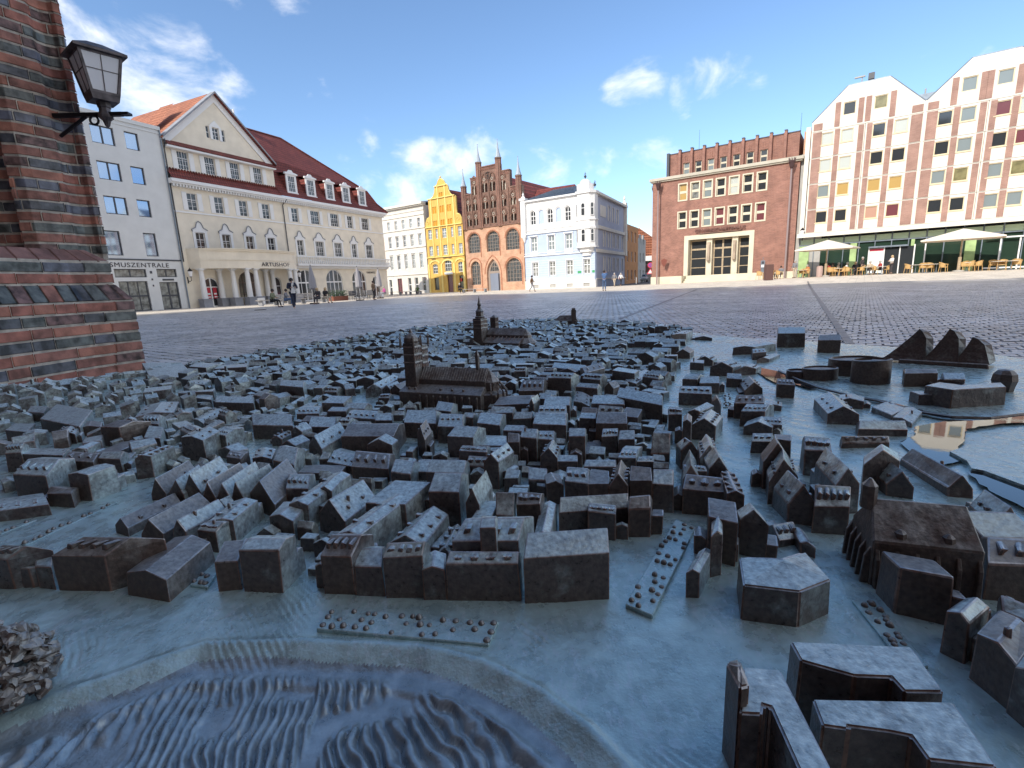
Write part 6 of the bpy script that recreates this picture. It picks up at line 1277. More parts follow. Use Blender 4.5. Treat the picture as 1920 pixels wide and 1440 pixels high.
for x_, z_, w, h in ((1., 0, 2.4, 2.6), (4.3, 0, 1.2, 3.2)): window(sr, x_, z_, w, h, WOODD, G_DK, 2, 2, y=.4)

# ---- red clinker union house
b = row('red_brick_union_house', 'red clinker brick building with recessed pilastered attic and the sign GEWERKSCHAFTSHAUS')
holes = []; wl = []
for k in range(7):
    x_ = 44.68+k*(51.58-44.68)/6
    for z_ in (8.12, 5.53): holes.append(arc_pts(x_, z_, .74, 1.5, 'rect')); wl.append((x_, z_, .74, 1.5))
portal = [(45.2, .8), (50.95, .8), (50.95, 4.5), (45.2, 4.5)]; holes.append(portal)
mb = MB(); wall(mb, [(41.7, .95), (54.45, .95), (54.45, 10.2), (41.7, 10.2)], holes, 0, .5, .22); part(mb, 'wall', REDB, b)
gls = [G_BLIND, G_CU, G_GY, G_DK, G_WB, G_DK, G_DK, G_DK, G_DK, G_GY, G_RED, G_DK, G_DK, G_RED]
fr = MB(); wall(fr, arc_pts(0, -.08, .92, 1.66, 'rect'), [arc_pts(0, 0, .72, 1.48, 'rect')], -.05, .16, .2); frm = fr.mesh('window_surround', SAND)
for i, q in enumerate(wl): window(b, *q, SAND, gls[(i//2)+(7 if i % 2 else 0)], 1, 2, y=.2, t=.07, tm=.14); ob('window_surround', frm, b, (q[0], 0, q[1]))
mb = MB(); wall(mb, [(44.95, .8), (51.2, .8), (51.2, 4.75), (44.95, 4.75)], [[(45.35, .8), (50.8, .8), (50.8, 4.35), (45.35, 4.35)]], -.08, .4, .9); mb.box(47.0, 47.5, .2, .7, .8, 4.35); mb.box(49.3, 49.8, .2, .7, .8, 4.35); part(mb, 'portal_surround', SAND, b)
for k, (x_, w) in enumerate(((46.17, 1.6), (48.4, 1.75), (50.3, .98))): window(b, x_, .8, w, 3.5, TIMB, G_DK, 2 if k == 1 else 1, 4, y=.75, t=.12, tm=.1, name='entrance_door')
mb = MB(); 
for x_ in (47.25, 49.55): mb.box(x_-.12, x_+.12, -.05, .22, 2.6, 4.0); mb.lathe((x_, -.02, 2.2), [(.08, 0), (.16, .1), (.14, .5), (.1, .9), (.13, 1.2), (.12, 1.5), (.05, 1.7)], 8)
part(mb, 'portal_figures', plaster('sandstone_figure', (.42, .33, .25), .2), b)
for k in range(4): mb = MB(); mb.box(45.0-.0-k*.0+.3, 51.3, -1.55+k*.38, -.02, ZB if k == 0 else .1+k*.18, .28+k*.18); part(mb, 'step', SAND, b)
mb = MB(); wall(mb, [(41.65, ZB), (54.5, ZB), (54.5, .95), (41.65, .95)], [], -.07, .5, .1); mb.box(44.1, 45.2, -1.5, 0, ZB, .95); mb.box(51.35, 52.3, -1.5, 0, ZB, .95); part(mb, 'base_wall', SAND, b)
mb = MB(); mb.box(41.45, 54.7, -.30, 13, 10.2, 10.45); mb.box(41.55, 54.6, -.18, 13, 10.08, 10.2); part(mb, 'cornice', plaster('pale_cornice', (.50, .46, .38), .06), b)
holes = []; wl = []
pu = [43.5+k*(53.35-43.5)/10 for k in range(11)]; pu = [44.12+k*1.13 for k in range(9)]
for k in range(7): x_ = pu[k]+.565; holes.append(arc_pts(x_, 10.62, .60, 1.05, 'rect')); wl.append((x_, 10.62, .60, 1.05))
mb = MB(); wall(mb, [(42.95, 10.45), (54.2, 10.45), (54.2, 12.62), (42.95, 12.62)], holes, .9, .4, .2); part(mb, 'attic_wall', REDB, b)
for q in wl: window(b, *q, SAND, random.choice((G_DK, G_GY, G_DK)), 1, 2, y=1.1, t=.07, tm=.1)
for x_ in pu: mb = MB(); mb.box(-.10, .10, .52, .92, 10.45, 12.85); mb.box(-.17, -.10, .66, .92, 10.45, 12.7); mb.box(-.12, .12, .5, .95, 12.8, 12.9, 1); part(mb, 'pilaster', [REDB, DGREY], b, loc=(x_, 0, 0))
for k in range(7):
    x_ = pu[k]+.565; mb = MB()
    for s in (-.1, .08): mb.box(x_+s, x_+s+.03, .86, .9, 11.85, 12.3)
    part(mb, 'brick_ribs', REDB, b)
mb = MB(); mb.box(42.9, 54.25, .85, 1.0, 12.62, 12.7); mb.box(42.85, 43.1, .6, 1.3, 10.45, 12.75); part(mb, 'attic_coping', DGREY, b)
mb = MB(); mb.box(41.75, 54.4, 1.1, 14, ZB, 10.2); mb.box(42.95, 54.2, 1.3, 14, 10.2, 12.6); part(mb, 'rear_body', REDB, b)
mb = MB(); mb.tube((45.0, 4, 12.5), (45.0, 4, 15.2), .02, .01); mb.tube((54.0, 3, 12.5), (54.0, 3, 14.6), .02, .01); part(mb, 'lightning_rod', IRON, b)
text('lettering', 'GEWERKSCHAFTSHAUS', .42, b, (48.2, -.16, 4.98), mat('weathered_letters', (.16, .075, .06), .5), ext=.05)
mb = MB(); mb.box(46.4, 50.1, -.2, 0, 4.82, 4.90); part(mb, 'sign_rail', BRB, b)
def basket(u, z_, label, y=-.55, pole=True):
    t = thing('cresset_lamp', label, 'lamp', fw_(u, y, z_), BROT, group=None, scale=FS)
    mb = MB(); mb.lathe((0, 0, 0), [(.08, -.5), (.16, -.35), (.22, -.05), (.26, .05), (.26, .15)], 8)
    for k in range(8): a = k*math.pi/4; mb.tube((.24*math.cos(a), .24*math.sin(a), .1), (.26*math.cos(a), .26*math.sin(a), .36), .03, n=4)
    part(mb, 'iron_basket', mat('rusty_iron', (.075, .04, .04), .6, .3), t)
    mb = MB(); mb.tube((0, 0, -.4), (0, .5, -.55), .04)
    if pole: mb.tube((0, 0, -.5), (0, 0, -z_-.6), .065, .085, n=8)
    part(mb, 'pole', mat('brown_grey_paint', (.32, .25, .25), .5, .2), t)
basket(42.45, 9.75, 'tall iron basket lamp at the left corner of the red brick building'); basket(53.9, 9.95, 'tall iron basket lamp at the right corner of the red brick building'); basket(41.6, 9.6, 'small iron lamp basket projecting past the left edge of the red building', .8, False)

# ---- grey link house
b = row('grey_link_building', 'narrow grey concrete strip with an ochre top between red and panel buildings'); mb = MB(); mb.box(54.5, 56.4, .35, 10, ZB, 10.6, 0); mb.box(54.5, 56.4, 1.2, 10, 10.6, 12.6, 1); part(mb, 'wall', [CONC, ORB], b)
wall_lamp(*fw_(55.0, -.25, 4.2), BROT, 'black iron lantern on the grey strip right of the red building')

# ------------------------------------------------------------ white panel building (right)
R0 = Vector((1, 1, 1)); RBD = Vector((math.sin(math.pi-.93), math.cos(math.pi-.93), 0)); RROT = math.atan2(RBD.y, RBD.x); RBN = Vector((-RBD.y, RBD.x, 0))
d_ = fw+rt*((1508-960)/920)-up*((517-720)/920)
pw = Vector((-19.0435, 76, 0)); nb = BN; t_ = pw.dot(nb)/d_.dot(nb); RP = Vector((d_.x*t_*FS, d_.y*t_*FS, EYE-EYE*FS))
def rw(u, v=0., z=0.): p = RP+(RBD*u+RBN*v)*FS; return (p.x, p.y, p.z+z*FS)
b = thing('panel_apartment_building', 'white concrete panel apartment building with brick strips, three gables and glazed cafe floor', 'building', tuple(RP), RROT, scale=FS)
wins = {}
base_rows = [4.85, 6.92, 8.95, 11.0]
bays_ = [(-.25, 3.42, [.90, 2.26], 0), (3.42, 7.02, [4.32, 5.68], 0), (7.02, 10.50, [8.22, 9.48], 1), (10.50, 14.1, [11.28, 12.52], 1), (14.1, 17.6, [15.3, 16.6], 2)]
joints = [4.08, 6.0, 8.05, 10.08, 12.12]
GL = [G_DK, G_DK, G_PK, G_RED, G_DK, G_DK, G_GY, G_GY, G_DK, G_GY,
      G_GY, G_BLIND, G_BLIND, G_BLIND, G_GY, G_OL, G_GY, G_OL, G_GY, G_DK,
      G_WB, G_WB, G_DK, G_DK, G_DK, G_GY, G_DK, G_RED, G_DK, G_DK,
      G_WB, G_WB, G_DK, G_WB, G_DK, G_GY, G_RED, G_WB, G_DK, G_DK]
WF = mat('cream_window_frame', (.70, .58, .38), .5)
for r in range(4):
    for i, (u0, u1, xs_, g) in enumerate(bays_):
        z0, z1 = joints[r], joints[r+1]
        mb = MB(); wall(mb, [(u0+.015, z0+.015), (u1-.015, z0+.015), (u1-.015, z1-.015), (u0+.015, z1-.015)], [arc_pts(x_, base_rows[r], .84, .95, 'rect') for x_ in xs_], 0, .25, .12); part(mb, 'wall_panel', PNLW, b)
        for k, x_ in enumerate(xs_): window(b, x_, base_rows[r], .84, .95, WF, GL[r*10+i*2+k], 1, 1, y=.12, t=.06)
        mb = MB(); 
        for x_ in xs_: mb.box(x_-.46, x_+.46, -.05, .02, base_rows[r]-.06, base_rows[r])
        part(mb, 'window_sills', WF, b)
        first = i % 2 == 0 if g != 2 else True
        xs2 = ([(-.12 if i == 0 else u0+.14, .62)] if first else [(u0+.12, .34)])+[((xs_[0]+xs_[1])/2, .36)]+([(u1-.44, .36)] if first else [(u1-.78, .68)])
        xs2 = [(xs2[0][0], xs2[0][1]), (xs2[1][0]-.18, .36), xs2[2]]
        for (x_, w) in xs2: mb = MB(); mb.box(x_, x_+w, -.035, .01, z0+.06, z1-.06); part(mb, 'brick_strip', REDP, b)
for g, (u0, u1, ts) in enumerate(((-.25, 7.02, [2.27, 4.28]), (7.02, 14.1, [9.35, 11.2]), (14.1, 21.2, [16.6, 18.2]))):
    gp = [(u0+.015, 12.135), (u1-.015, 12.135), (u1-.015, 12.85), (u1-2.3, 15.12), (u0+2.3, 15.12), (u0+.015, 12.85)]
    mb = MB(); wall(mb, gp, [arc_pts(x_, 13.0, .84, .95, 'rect') for x_ in ts], 0, .25, .12); part(mb, 'gable_panel', PNLW, b)
    for k, x_ in enumerate(ts):
        window(b, x_, 13.0, .84, .95, WF, (G_DK, G_OL, G_GY, G_GY, G_DK, G_DK)[g*2+k], 1, 1, y=.12, t=.06)
        for xx in (x_-.95, x_+.58): mb = MB(); mb.box(xx, xx+.36, -.035, .01, 12.25, 14.05); part(mb, 'brick_strip', REDP, b)
    for xx, w in ((u0+.14, .62), (u1-.78, .66)): mb = MB(); mb.box(xx, xx+w, -.035, .01, 12.22, 12.72); part(mb, 'brick_strip', REDP, b)
    mb = MB(); mb.path([(u0, .1, 12.9), (u0+2.3, .1, 15.16), (u1-2.3, .1, 15.16), (u1, .1, 12.9)], .07, 4); part(mb, 'gable_coping', ZINC, b)
    mb = MB(); mb.prismy([(u0, 12.6), (u0+2.3, 15.05), (u1-2.3, 15.05), (u1, 12.6)], .3, 9); part(mb, 'roof_vault', ZINC, b)
    mb = MB(); mb.box(u1-.05, u1+.05, -.06, .0, 4.1, 12.9); part(mb, 'joint_rib', PNLW, b)
mb = MB(); mb.box(-.62, -.30, -.03, .3, 4.0, 12.6); part(mb, 'edge_pier', PNLW, b)
mb = MB(); mb.box(-.2, 21.2, .26, 9, 4.1, 12.7); mb.box(-.3, 21.2, 2.2, 9, ZB, 4.1, 1); mb.box(6.4, 7.7, 2, 5, 12.7, 13.9, 2); part(mb, 'rear_body', [PNLW, CONC, ZINC], b)
mb = MB(); mb.box(-.7, 21.2, -.55, 1.2, 3.78, 4.04); mb.box(-.7, 21.2, -.60, -.5, 3.7, 3.82); part(mb, 'canopy_fascia', PNLW, b)
mb = MB(); mb.tube((2.9, .5, 15.1), (2.9, .5, 15.7), .04); mb.box(2.4, 3.1, .4, .55, 15.65, 15.75, 0); mb.box(3.3, 3.7, .3, .7, 15.35, 15.8, 1); mb.tube((3.5, .5, 15.1), (3.5, .5, 15.4), .06, m=1); mb.tube((7.0, 3, 13.2), (7.0, 3, 14.5), .06); part(mb, 'roof_antennas', [CONC, DGREY], b)
# glazed ground floor
mb = MB(); mb.box(-.6, 21, .5, .54, ZB, 3.1); part(mb, 'glass_front', G_GR, b)
k = -.55; j = 0
while k < 20:
    mb = MB(); mb.box(k+.05, k+1.02, .30, .36, 3.12, 3.56); part(mb, 'upper_panel', MINT, b)
    mb = MB(); mb.box(k-.03, k+.03, .28, .5, ZB, 3.75); part(mb, 'glazing_post', ZINC, b)
    k += 1.07; j += 1
mb = MB(); mb.box(-.6, 21, .32, .5, 3.02, 3.10); mb.box(-.6, 21, .32, .48, ZB, .42); part(mb, 'transom', ZINC, b)
for x_, w in ((-.55, .75), (3.15, .45), (7.1, .22), (10.3, .6), (13.6, .7)): mb = MB(); mb.box(x_, x_+w, .2, .30, .3, 3.0); part(mb, 'green_panel', GREENP, b)
mb = MB(); mb.box(4.5, 5.45, .1, .2, .5, 2.45, 0); mb.box(4.5, 5.45, .09, .1, 2.25, 2.42, 1); mb.box(5.45, 6.4, .1, .2, .45, 2.4, 2); mb.box(4.4, 6.9, -.2, .4, 2.5, 2.62, 3); mb.box(6.5, 7.3, .1, .16, .45, 2.5, 2); part(mb, 'cafe_entrance', [mat('menu_board', (.75, .8, .78), .5), mat('red_band', (.55, .03, .07), .5), G_DK, ZINC], b)
for x_ in (4.45, 5.45, 6.45, 7.35, 12.2, 13.2, 8.0): mb = MB(); mb.box(x_-.04, x_+.04, .05, .2, .4, 2.6); part(mb, 'door_post', WPAINT, b)
mb = MB(); mb.box(11.4, 13.9, .1, .2, 2.65, 2.75); mb.box(11.4, 13.9, .05, .1, .5, .6); part(mb, 'door_frame', WPAINT, b)
# ------------------------------------------------------------ people
SKIN = mat('skin', (.55, .34, .25), .6); HAIRD = mat('dark_hair', (.03, .02, .018), .7); HAIRB = mat('blond_hair', (.50, .36, .20), .7); HAIRG = mat('grey_hair', (.40, .38, .36), .7)
def cloth(n, c): return bpy.data.materials.get('cloth_'+n) or mat('cloth_'+n, c, .85, var=.15, vs=14, bump=.3, bs=50)
CLO = dict(navy=(.02, .025, .05), black=(.015, .015, .018), denim=(.08, .13, .24), blue=(.07, .14, .30), brown=(.20, .13, .08), olive=(.22, .23, .14), grey=(.22, .22, .24), white=(.75, .74, .72), pink=(.50, .10, .32), beige=(.50, .42, .32), red=(.40, .05, .05), orange=(.55, .20, .07), dark=(.05, .045, .05))
def skin(name, chains, mt, par, sub=1):
    vs, es, rs = [], [], []; idx = {}
    for ch_ in chains:
        pv = None
        for (p, r) in ch_:
            k = tuple(round(q, 4) for q in p)
            if k not in idx: idx[k] = len(vs); vs.append(p); rs.append(r)
            if pv is not None: es.append((pv, idx[k]))
            pv = idx[k]
    me = bpy.data.meshes.new(name); me.from_pydata(vs, es, []); me.materials.append(mt)
    o = ob(name, me, par); sm = o.modifiers.new('skin', 'SKIN'); sm.use_smooth_shade = True
    for i, r in enumerate(rs):
        me.skin_vertices[0].data[i].radius = (r, r); 
    me.skin_vertices[0].data[0].use_root = True
    if sub: ss = o.modifiers.new('sub', 'SUBSURF'); ss.levels = sub; ss.render_levels = sub
    return o
def person(label, loc, rz, pose, top, bot, hair='dark', H=1.72, cat='person', shoe='black', group=None, bag=None, arms=None):
    s = H/1.76; t = thing('person', label, cat, loc, rz, group)
    t.scale = (s, s, s)
    A = dict(hip=(0, 0, .95), waist=(0, 0, 1.10), chest=(0, 0, 1.32), neck=(0, 0, 1.49), head=(0, -.02, 1.60), top=(0, -.01, 1.72))
    L_ = {}
    for sd, k in ((-1, 'l'), (1, 'r')):
        L_[k] = dict(sh=(sd*.18, 0, 1.43), el=(sd*.25, .03, 1.16), ha=(sd*.25, -.10, .93), fi=(sd*.24, -.14, .84), hj=(sd*.095, 0, .90), kn=(sd*.10, -.03, .50), an=(sd*.10, .03, .09), to=(sd*.11, -.15, .04))
    if pose == 'walk':
        L_['l'].update(kn=(-.09, -.20, .52), an=(-.09, -.26, .10), to=(-.09, -.43, .06)); L_['r'].update(kn=(.09, .06, .50), an=(.09, .33, .17), to=(.10, .22, .04))
        L_['l'].update(el=(-.25, .12, 1.17), ha=(-.26, .10, .93), fi=(-.26, .08, .85)); L_['r'].update(el=(.25, -.06, 1.18), ha=(.22, -.26, 1.02), fi=(.20, -.32, .97))
    if arms == 'front':
        for k, sd in (('l', -1), ('r', 1)): L_[k].update(el=(sd*.26, -.06, 1.18), ha=(sd*.10, -.27, 1.22), fi=(sd*.05, -.33, 1.25))
    if arms == 'up':
        for k, sd in (('l', -1), ('r', 1)): L_[k].update(el=(sd*.24, -.22, 1.34), ha=(sd*.08, -.34, 1.56), fi=(sd*.04, -.37, 1.62))
    if pose == 'sit':
        A = dict(hip=(0, 0, .50), waist=(0, -.0, .64), chest=(0, -.05, .87), neck=(0, -.07, 1.05), head=(0, -.11, 1.16), top=(0, -.11, 1.28))
        for k, sd in (('l', -1), ('r', 1)): L_[k] = dict(sh=(sd*.18, -.05, .98), el=(sd*.25, -.10, .74), ha=(sd*.14, -.33, .68), fi=(sd*.10, -.40, .66), hj=(sd*.10, 0, .50), kn=(sd*.13, -.43, .50), an=(sd*.13, -.42-.10*(sd > 0), .09), to=(sd*.13, -.60-.08*(sd > 0), .04))
    ch_ = [[(A['hip'], .10), (A['waist'], .10), (A['chest'], .115), (A['neck'], .05), (A['head'], .088), (A['top'], .055)]]
    for k in 'lr':
        q = L_[k]; ch_ += [[(A['chest'], .115), (q['sh'], .05), (q['el'], .038), (q['ha'], .028), (q['fi'], .03)], [(A['hip'], .10), (q['hj'], .08), (q['kn'], .055), (q['an'], .038), (q['to'], .03)]]
    skin('body', ch_, SKIN, t)
    jk = [[(A['hip'], .13), (A['waist'], .135), (A['chest'], .155), ((A['neck'][0], A['neck'][1], A['neck'][2]-.03), .07)]]
    for k in 'lr': q = L_[k]; jk += [[(A['chest'], .155), (q['sh'], .075), (q['el'], .055), (tuple(.85*a+.15*b for a, b in zip(q['ha'], q['el'])), .043)]]
    skin('jacket', jk, cloth(top, CLO[top]), t)
    tr = []
    for k in 'lr': q = L_[k]; tr += [[(A['hip'], .125), (q['hj'], .095), (q['kn'], .07), (tuple(a+b for a, b in zip(q['an'], (0, 0, .02))), .055)]]
    skin('trousers', tr, cloth(bot, CLO[bot]), t)
    for k in 'lr': q = L_[k]; skin('shoe', [[((q['an'][0], q['an'][1]+.03, q['an'][2]-.03), .045), ((q['to'][0], q['to'][1], q['to'][2]+.005), .042)]], cloth(shoe, CLO[shoe]), t)
    hm = {'dark': HAIRD, 'blond': HAIRB, 'grey': HAIRG}[hair]; h = A['head']
    mb = MB(); mb.ball((h[0], h[1]+.025, h[2]+.035), .112, 10, 6, 0, 1.05)
    if hair == 'blond': mb.ball((h[0], h[1]+.07, h[2]-.06), .085, 8, 5, 0, 1.5)
    mb.build('hair', hm, t, smooth_=True)
    mb = MB(); mb.ball((h[0], h[1]-.095, h[2]-.0), .016, 6, 4); mb.ball((h[0]-.085, h[1], h[2]), .02, 6, 4); mb.ball((h[0]+.085, h[1], h[2]), .02, 6, 4); mb.build('nose_and_ears', SKIN, t, smooth_=True)
    if bag: mb = MB(); mb.box(-.15, .15, .13, .28, 1.0, 1.42); mb.build('backpack', cloth(bag, CLO[bag]), t, bevel=.03)
    if arms in ('front', 'up'): f = L_['l']['fi']; mb = MB(); mb.box(-.035, .035, f[1]-.03, f[1]-.02, f[2]-.02, f[2]+.12); mb.build('phone', DGREY, t)
    return t
def at(px, py, hpx, H=1.7):
    p = lift(px, py, 920*H/hpx); return (p.x, p.y, gz(p.x, p.y)-.005)
def face(px, extra=0.): return -math.atan((px-960)/920)+R_(extra)       # 0 = looks at the viewer
person('man in navy jacket and white trainers walking towards the viewer, hands raised to his chest', at(553, 583, 58, 1.78), face(553, 15), 'walk', 'navy', 'navy', 'dark', 1.80, shoe='white', arms='front')
o = [c for c in bpy.data.objects if c.name == 'person'][0]
mb = MB(); mb.prismy([(-.09, 1.06), (.09, 1.06), (.05, 1.45), (-.05, 1.45)], -.165, -.13); mb.box(-.12, .12, -.15, -.10, .90, 1.08); mb.build('shirt', cloth('white', CLO['white']), o, bevel=.01)
person('person in blue jacket photographing, standing before the blue corner house', at(1133, 541, 38.5), face(1133, 165), 'stand', 'blue', 'denim', 'dark', 1.70, arms='up')
person('person in brown jacket walking right in front of the blue house', at(998, 545, 30.5), face(998, 80), 'walk', 'brown', 'grey', 'dark', 1.70)
person('elderly pedestrian in grey coat in the shaded side street', at(1152, 538, 26), face(1152, 20), 'walk', 'grey', 'beige', 'grey', 1.68)
person('pedestrian with white jacket and pink bag in the shaded side street', at(1164, 538, 25.5), face(1164, 30), 'walk', 'white', 'dark', 'grey', 1.65, bag='pink')
person('man in brown coat standing by the cafe tables of the cream house', at(702, 559, 35), face(702, 60), 'stand', 'brown', 'dark', 'dark', 1.74)
def sitter(label, px, py, hpx, ex, top, bot, hair): person(label, at(px, py, hpx, 1.30), face(px, ex), 'sit', top, bot, hair)
sitter('seated person in olive coat drinking on the bench by the porch columns', 512, 573, 35, 65, 'olive', 'black', 'dark')
sitter('seated person in jeans on the bench behind the walking man', 537, 571, 32, 80, 'grey', 'denim', 'dark')
sitter('seated blond person in dark coat on the bench before the arched windows', 598, 567, 31, -30, 'dark', 'dark', 'blond')
sitter('seated person in black top and pale trousers at the end of the long bench', 611, 566, 30, 40, 'black', 'beige', 'blond')
sitter('seated person in magenta jacket on the bench before the white house', 722, 555, 22, -70, 'pink', 'grey', 'grey')
sitter('seated person in black on the bench before the yellow house', 862, 549, 20, 30, 'black', 'black', 'grey')

# ------------------------------------------------------------ benches, lamps, signs
BW = mat('bench_wood', (.42, .39, .36), .7, var=.25, vs=7); WC_ = mat('white_cube', (.80, .80, .80), .5)
def bench(label, px, py, depth, n=4., rz=None, back=False):
    p = lift(px, py, depth); t = thing('bench', label, 'bench', (p.x, p.y, gz(p.x, p.y)), rz if rz is not None else AROT, 'long timber benches along the square')
    for k in range(4): mb = MB(); mb.box(-n/2, n/2, -.24+k*.125, -.14+k*.125, .42, .47); mb.build('seat_slat', BW, t)
    for k in range(3): x_ = -n/2+.3+(n-.6)*k/2; mb = MB(); mb.box(x_-.06, x_+.06, -.22, .22, 0, .42); mb.build('leg', PLIN, t)
    if back:
        for k in range(3): mb = MB(); mb.box(-n/2, n/2, .24, .28, .55+k*.12, .63+k*.12); mb.build('back_slat', BW, t)
bench('long slatted bench right of the porch with a backrest', 570, 571, 42.5, 5.2, AROT, True)
bench('low bench between the white cube and the porch columns', 518, 575, 41, 3.4, AROT)
bench('low bench before the white house carrying the person in magenta', 735, 555, 72, 5.5, BROT+.25)
bench('short low bench left of the yellow house entrance', 770, 553, 69, 4, BROT+.2)
bench('low bench below the left window of the Gothic house', 890, 548, 64, 4.2, BROT)
def cube(label, px, py, hpx): 
    p = lift(px, py, 920*.62/hpx); t = MB().box(-.3, .3, -.3, .3, 0, .62).build('white_cube_seat', WC_, None, bevel=.02, loc=(p.x, p.y, gz(p.x, p.y)), label=label, category='cube seat', group='white cube seats'); t.rotation_euler = (0, 0, .5)
cube('white cube seat at the foot of the porch columns', 491, 573, 12.5); cube('white cube seat left of the bench before the white house', 715, 558, 9); cube('white cube seat left of the yellow house door', 851, 550, 6.5)
def folded(label, px, py, hpx, lean=0):
    p = lift(px, py, 920*3./hpx); t = thing('folded_parasol', label, 'parasol', (p.x, p.y, gz(p.x, p.y)), .3, 'folded grey parasols before the arched windows')
    mb = MB(); mb.lathe((0, 0, 0), [(.05, 1.1), (.30, 1.25), (.26, 1.9), (.17, 2.5), (.05, 3.0)], 9); mb.build('folded_canopy', mat('grey_canvas', (.33, .32, .34), .9) if 'grey_canvas' not in bpy.data.materials else bpy.data.materials['grey_canvas'], t)
    mb = MB(); mb.tube((0, 0, 0), (0, 0, 3.1), .03); mb.box(-.35, .35, -.35, .35, 0, .08); mb.build('pole', IRON, t)
folded('folded grey parasol left of the second arched window', 590, 569, 69); folded('folded grey parasol in front of the third arched window', 675, 562, 61); folded('folded grey parasol at the right corner of the cream house', 713, 558, 54)
def lounge(label, px, py, hpx, ex):
    p = at(px, py, hpx, .9); t = thing('terrace_chair', label, 'chair', p, face(px, ex), 'dark terrace chairs before the cream house'); dm = bpy.data.materials.get('dark_wicker') or mat('dark_wicker', (.10, .10, .11), .8)
    for nme, bx in (('seat', (-.26, .26, -.25, .25, .40, .46)), ('backrest', (-.26, .26, .22, .28, .46, .90))): mb = MB(); mb.box(*bx); mb.build(nme, dm, t, bevel=.01)
    for sx in (-.24, .24):
        mb = MB(); mb.box(sx-.02, sx+.02, -.25, .26, .62, .66); mb.build('armrest', dm, t)
        for sy in (-.23, .23): mb = MB(); mb.tube((sx, sy, 0), (sx, sy, .64), .018, n=5); mb.build('leg', dm, t)
for i, (px, lab) in enumerate(((660, 'leftmost dark terrace chair beside the planter'), (668, 'dark terrace chair left of the third arch'), (678, 'dark terrace chair under the middle parasol'), (688, 'dark terrace chair left of the man in brown'), (696, 'dark terrace chair touching the man in brown'))): lounge(lab, px, 562-i*.7, 17, 40*i)
pp = at(636, 566, 17, .9); t = thing('planter', 'long planter box with dark green shrubs before the arched windows', 'planter', pp, AROT)
mb = MB(); mb.box(-1.0, 1.0, -.3, .3, 0, .45); mb.build('box', mat('terracotta', (.22, .08, .05), .8), t)
mb = MB()
for k in range(500):
    c = Vector((random.uniform(-1.05, 1.05), random.uniform(-.4, .4), random.uniform(.42, 1.0))); u = Vector((random.uniform(-1, 1), random.uniform(-1, 1), random.uniform(-1, 1))).normalized()*.08; w = u.orthogonal().normalized()*.04
    mb.add([c-u, c+w, c+u, c-w], [(0, 1, 2, 3)])
mb.build('shrub_leaves', mat('dark_leaves', (.035, .07, .03), .7, var=.4, vs=9), t, kind='stuff')
# signs, bollards, meter
p = at(1219, 529, 40, 2.75); t = thing('sign_post', 'post with round sign above a triangular one at the red building corner', 'sign', p, face(1219))
mb = MB(); mb.tube((0, 0, 0), (0, 0, 2.7), .03); mb.build('pole', ZINC, t)
mb = MB(); mb.prismy([(.34*math.cos(a*math.pi/10), 2.38+.34*math.sin(a*math.pi/10)) for a in range(20)], -.05, -.035, 0); mb.prismy([(.25*math.cos(a*math.pi/10), 2.38+.25*math.sin(a*math.pi/10)) for a in range(20)], -.056, -.05, 1)
for s_ in (-1, 1): mb.add([(-.19*s_, -.06, 2.19), (-.15*s_, -.06, 2.15), (.19*s_, -.06, 2.57), (.15*s_, -.06, 2.61)], [(0, 1, 2, 3)], 0)
mb.build('round_sign', [mat('sign_red', (.70, .04, .10), .4), mat('sign_blue', (.10, .12, .45), .4)], t)
mb = MB(); mb.prismy([(-.42, 1.28), (.42, 1.28), (0, 1.98)], -.05, -.035, 0); mb.prismy([(-.29, 1.36), (.29, 1.36), (0, 1.84)], -.056, -.05, 1); mb.build('triangular_sign', [bpy.data.materials['sign_red'], WPAINT], t)
def bollard(label, px, py, hpx):
    p = at(px, py, hpx, .95); mb = MB(); mb.lathe((0, 0, 0), [(.05, 0), (.05, .85), (.045, .93), (.01, .95)], 10); mb.build('bollard', WPAINT, None, loc=p, label=label, category='bollard', group='pale bollards at the street mouth')
bollard('pale bollard before the silver car', 1193, 534, 12); bollard('pale bollard left of the pedestrians at the blue house', 1144, 538, 12); bollard('pale bollard right of the sign post', 1238, 530, 11)
p = at(1261, 530, 28, 1.95); t = thing('information_stand', 'red topped information stand before the red brick wall', 'stand', p, face(1261)); 
mb = MB(); mb.box(-.30, .30, -.08, .08, 1.25, 1.95, 0); mb.box(-.30, .30, -.085, -.08, 1.0, 1.25, 1); mb.box(-.30, .30, -.08, .08, 1.0, 1.25, 1); mb.build('board', [mat('magenta_red', (.62, .03, .13), .5), WPAINT], t)
for sx in (-.26, .26): mb = MB(); mb.tube((sx, 0, 0), (sx, 0, 1.0), .03); mb.build('leg', ZINC, t)
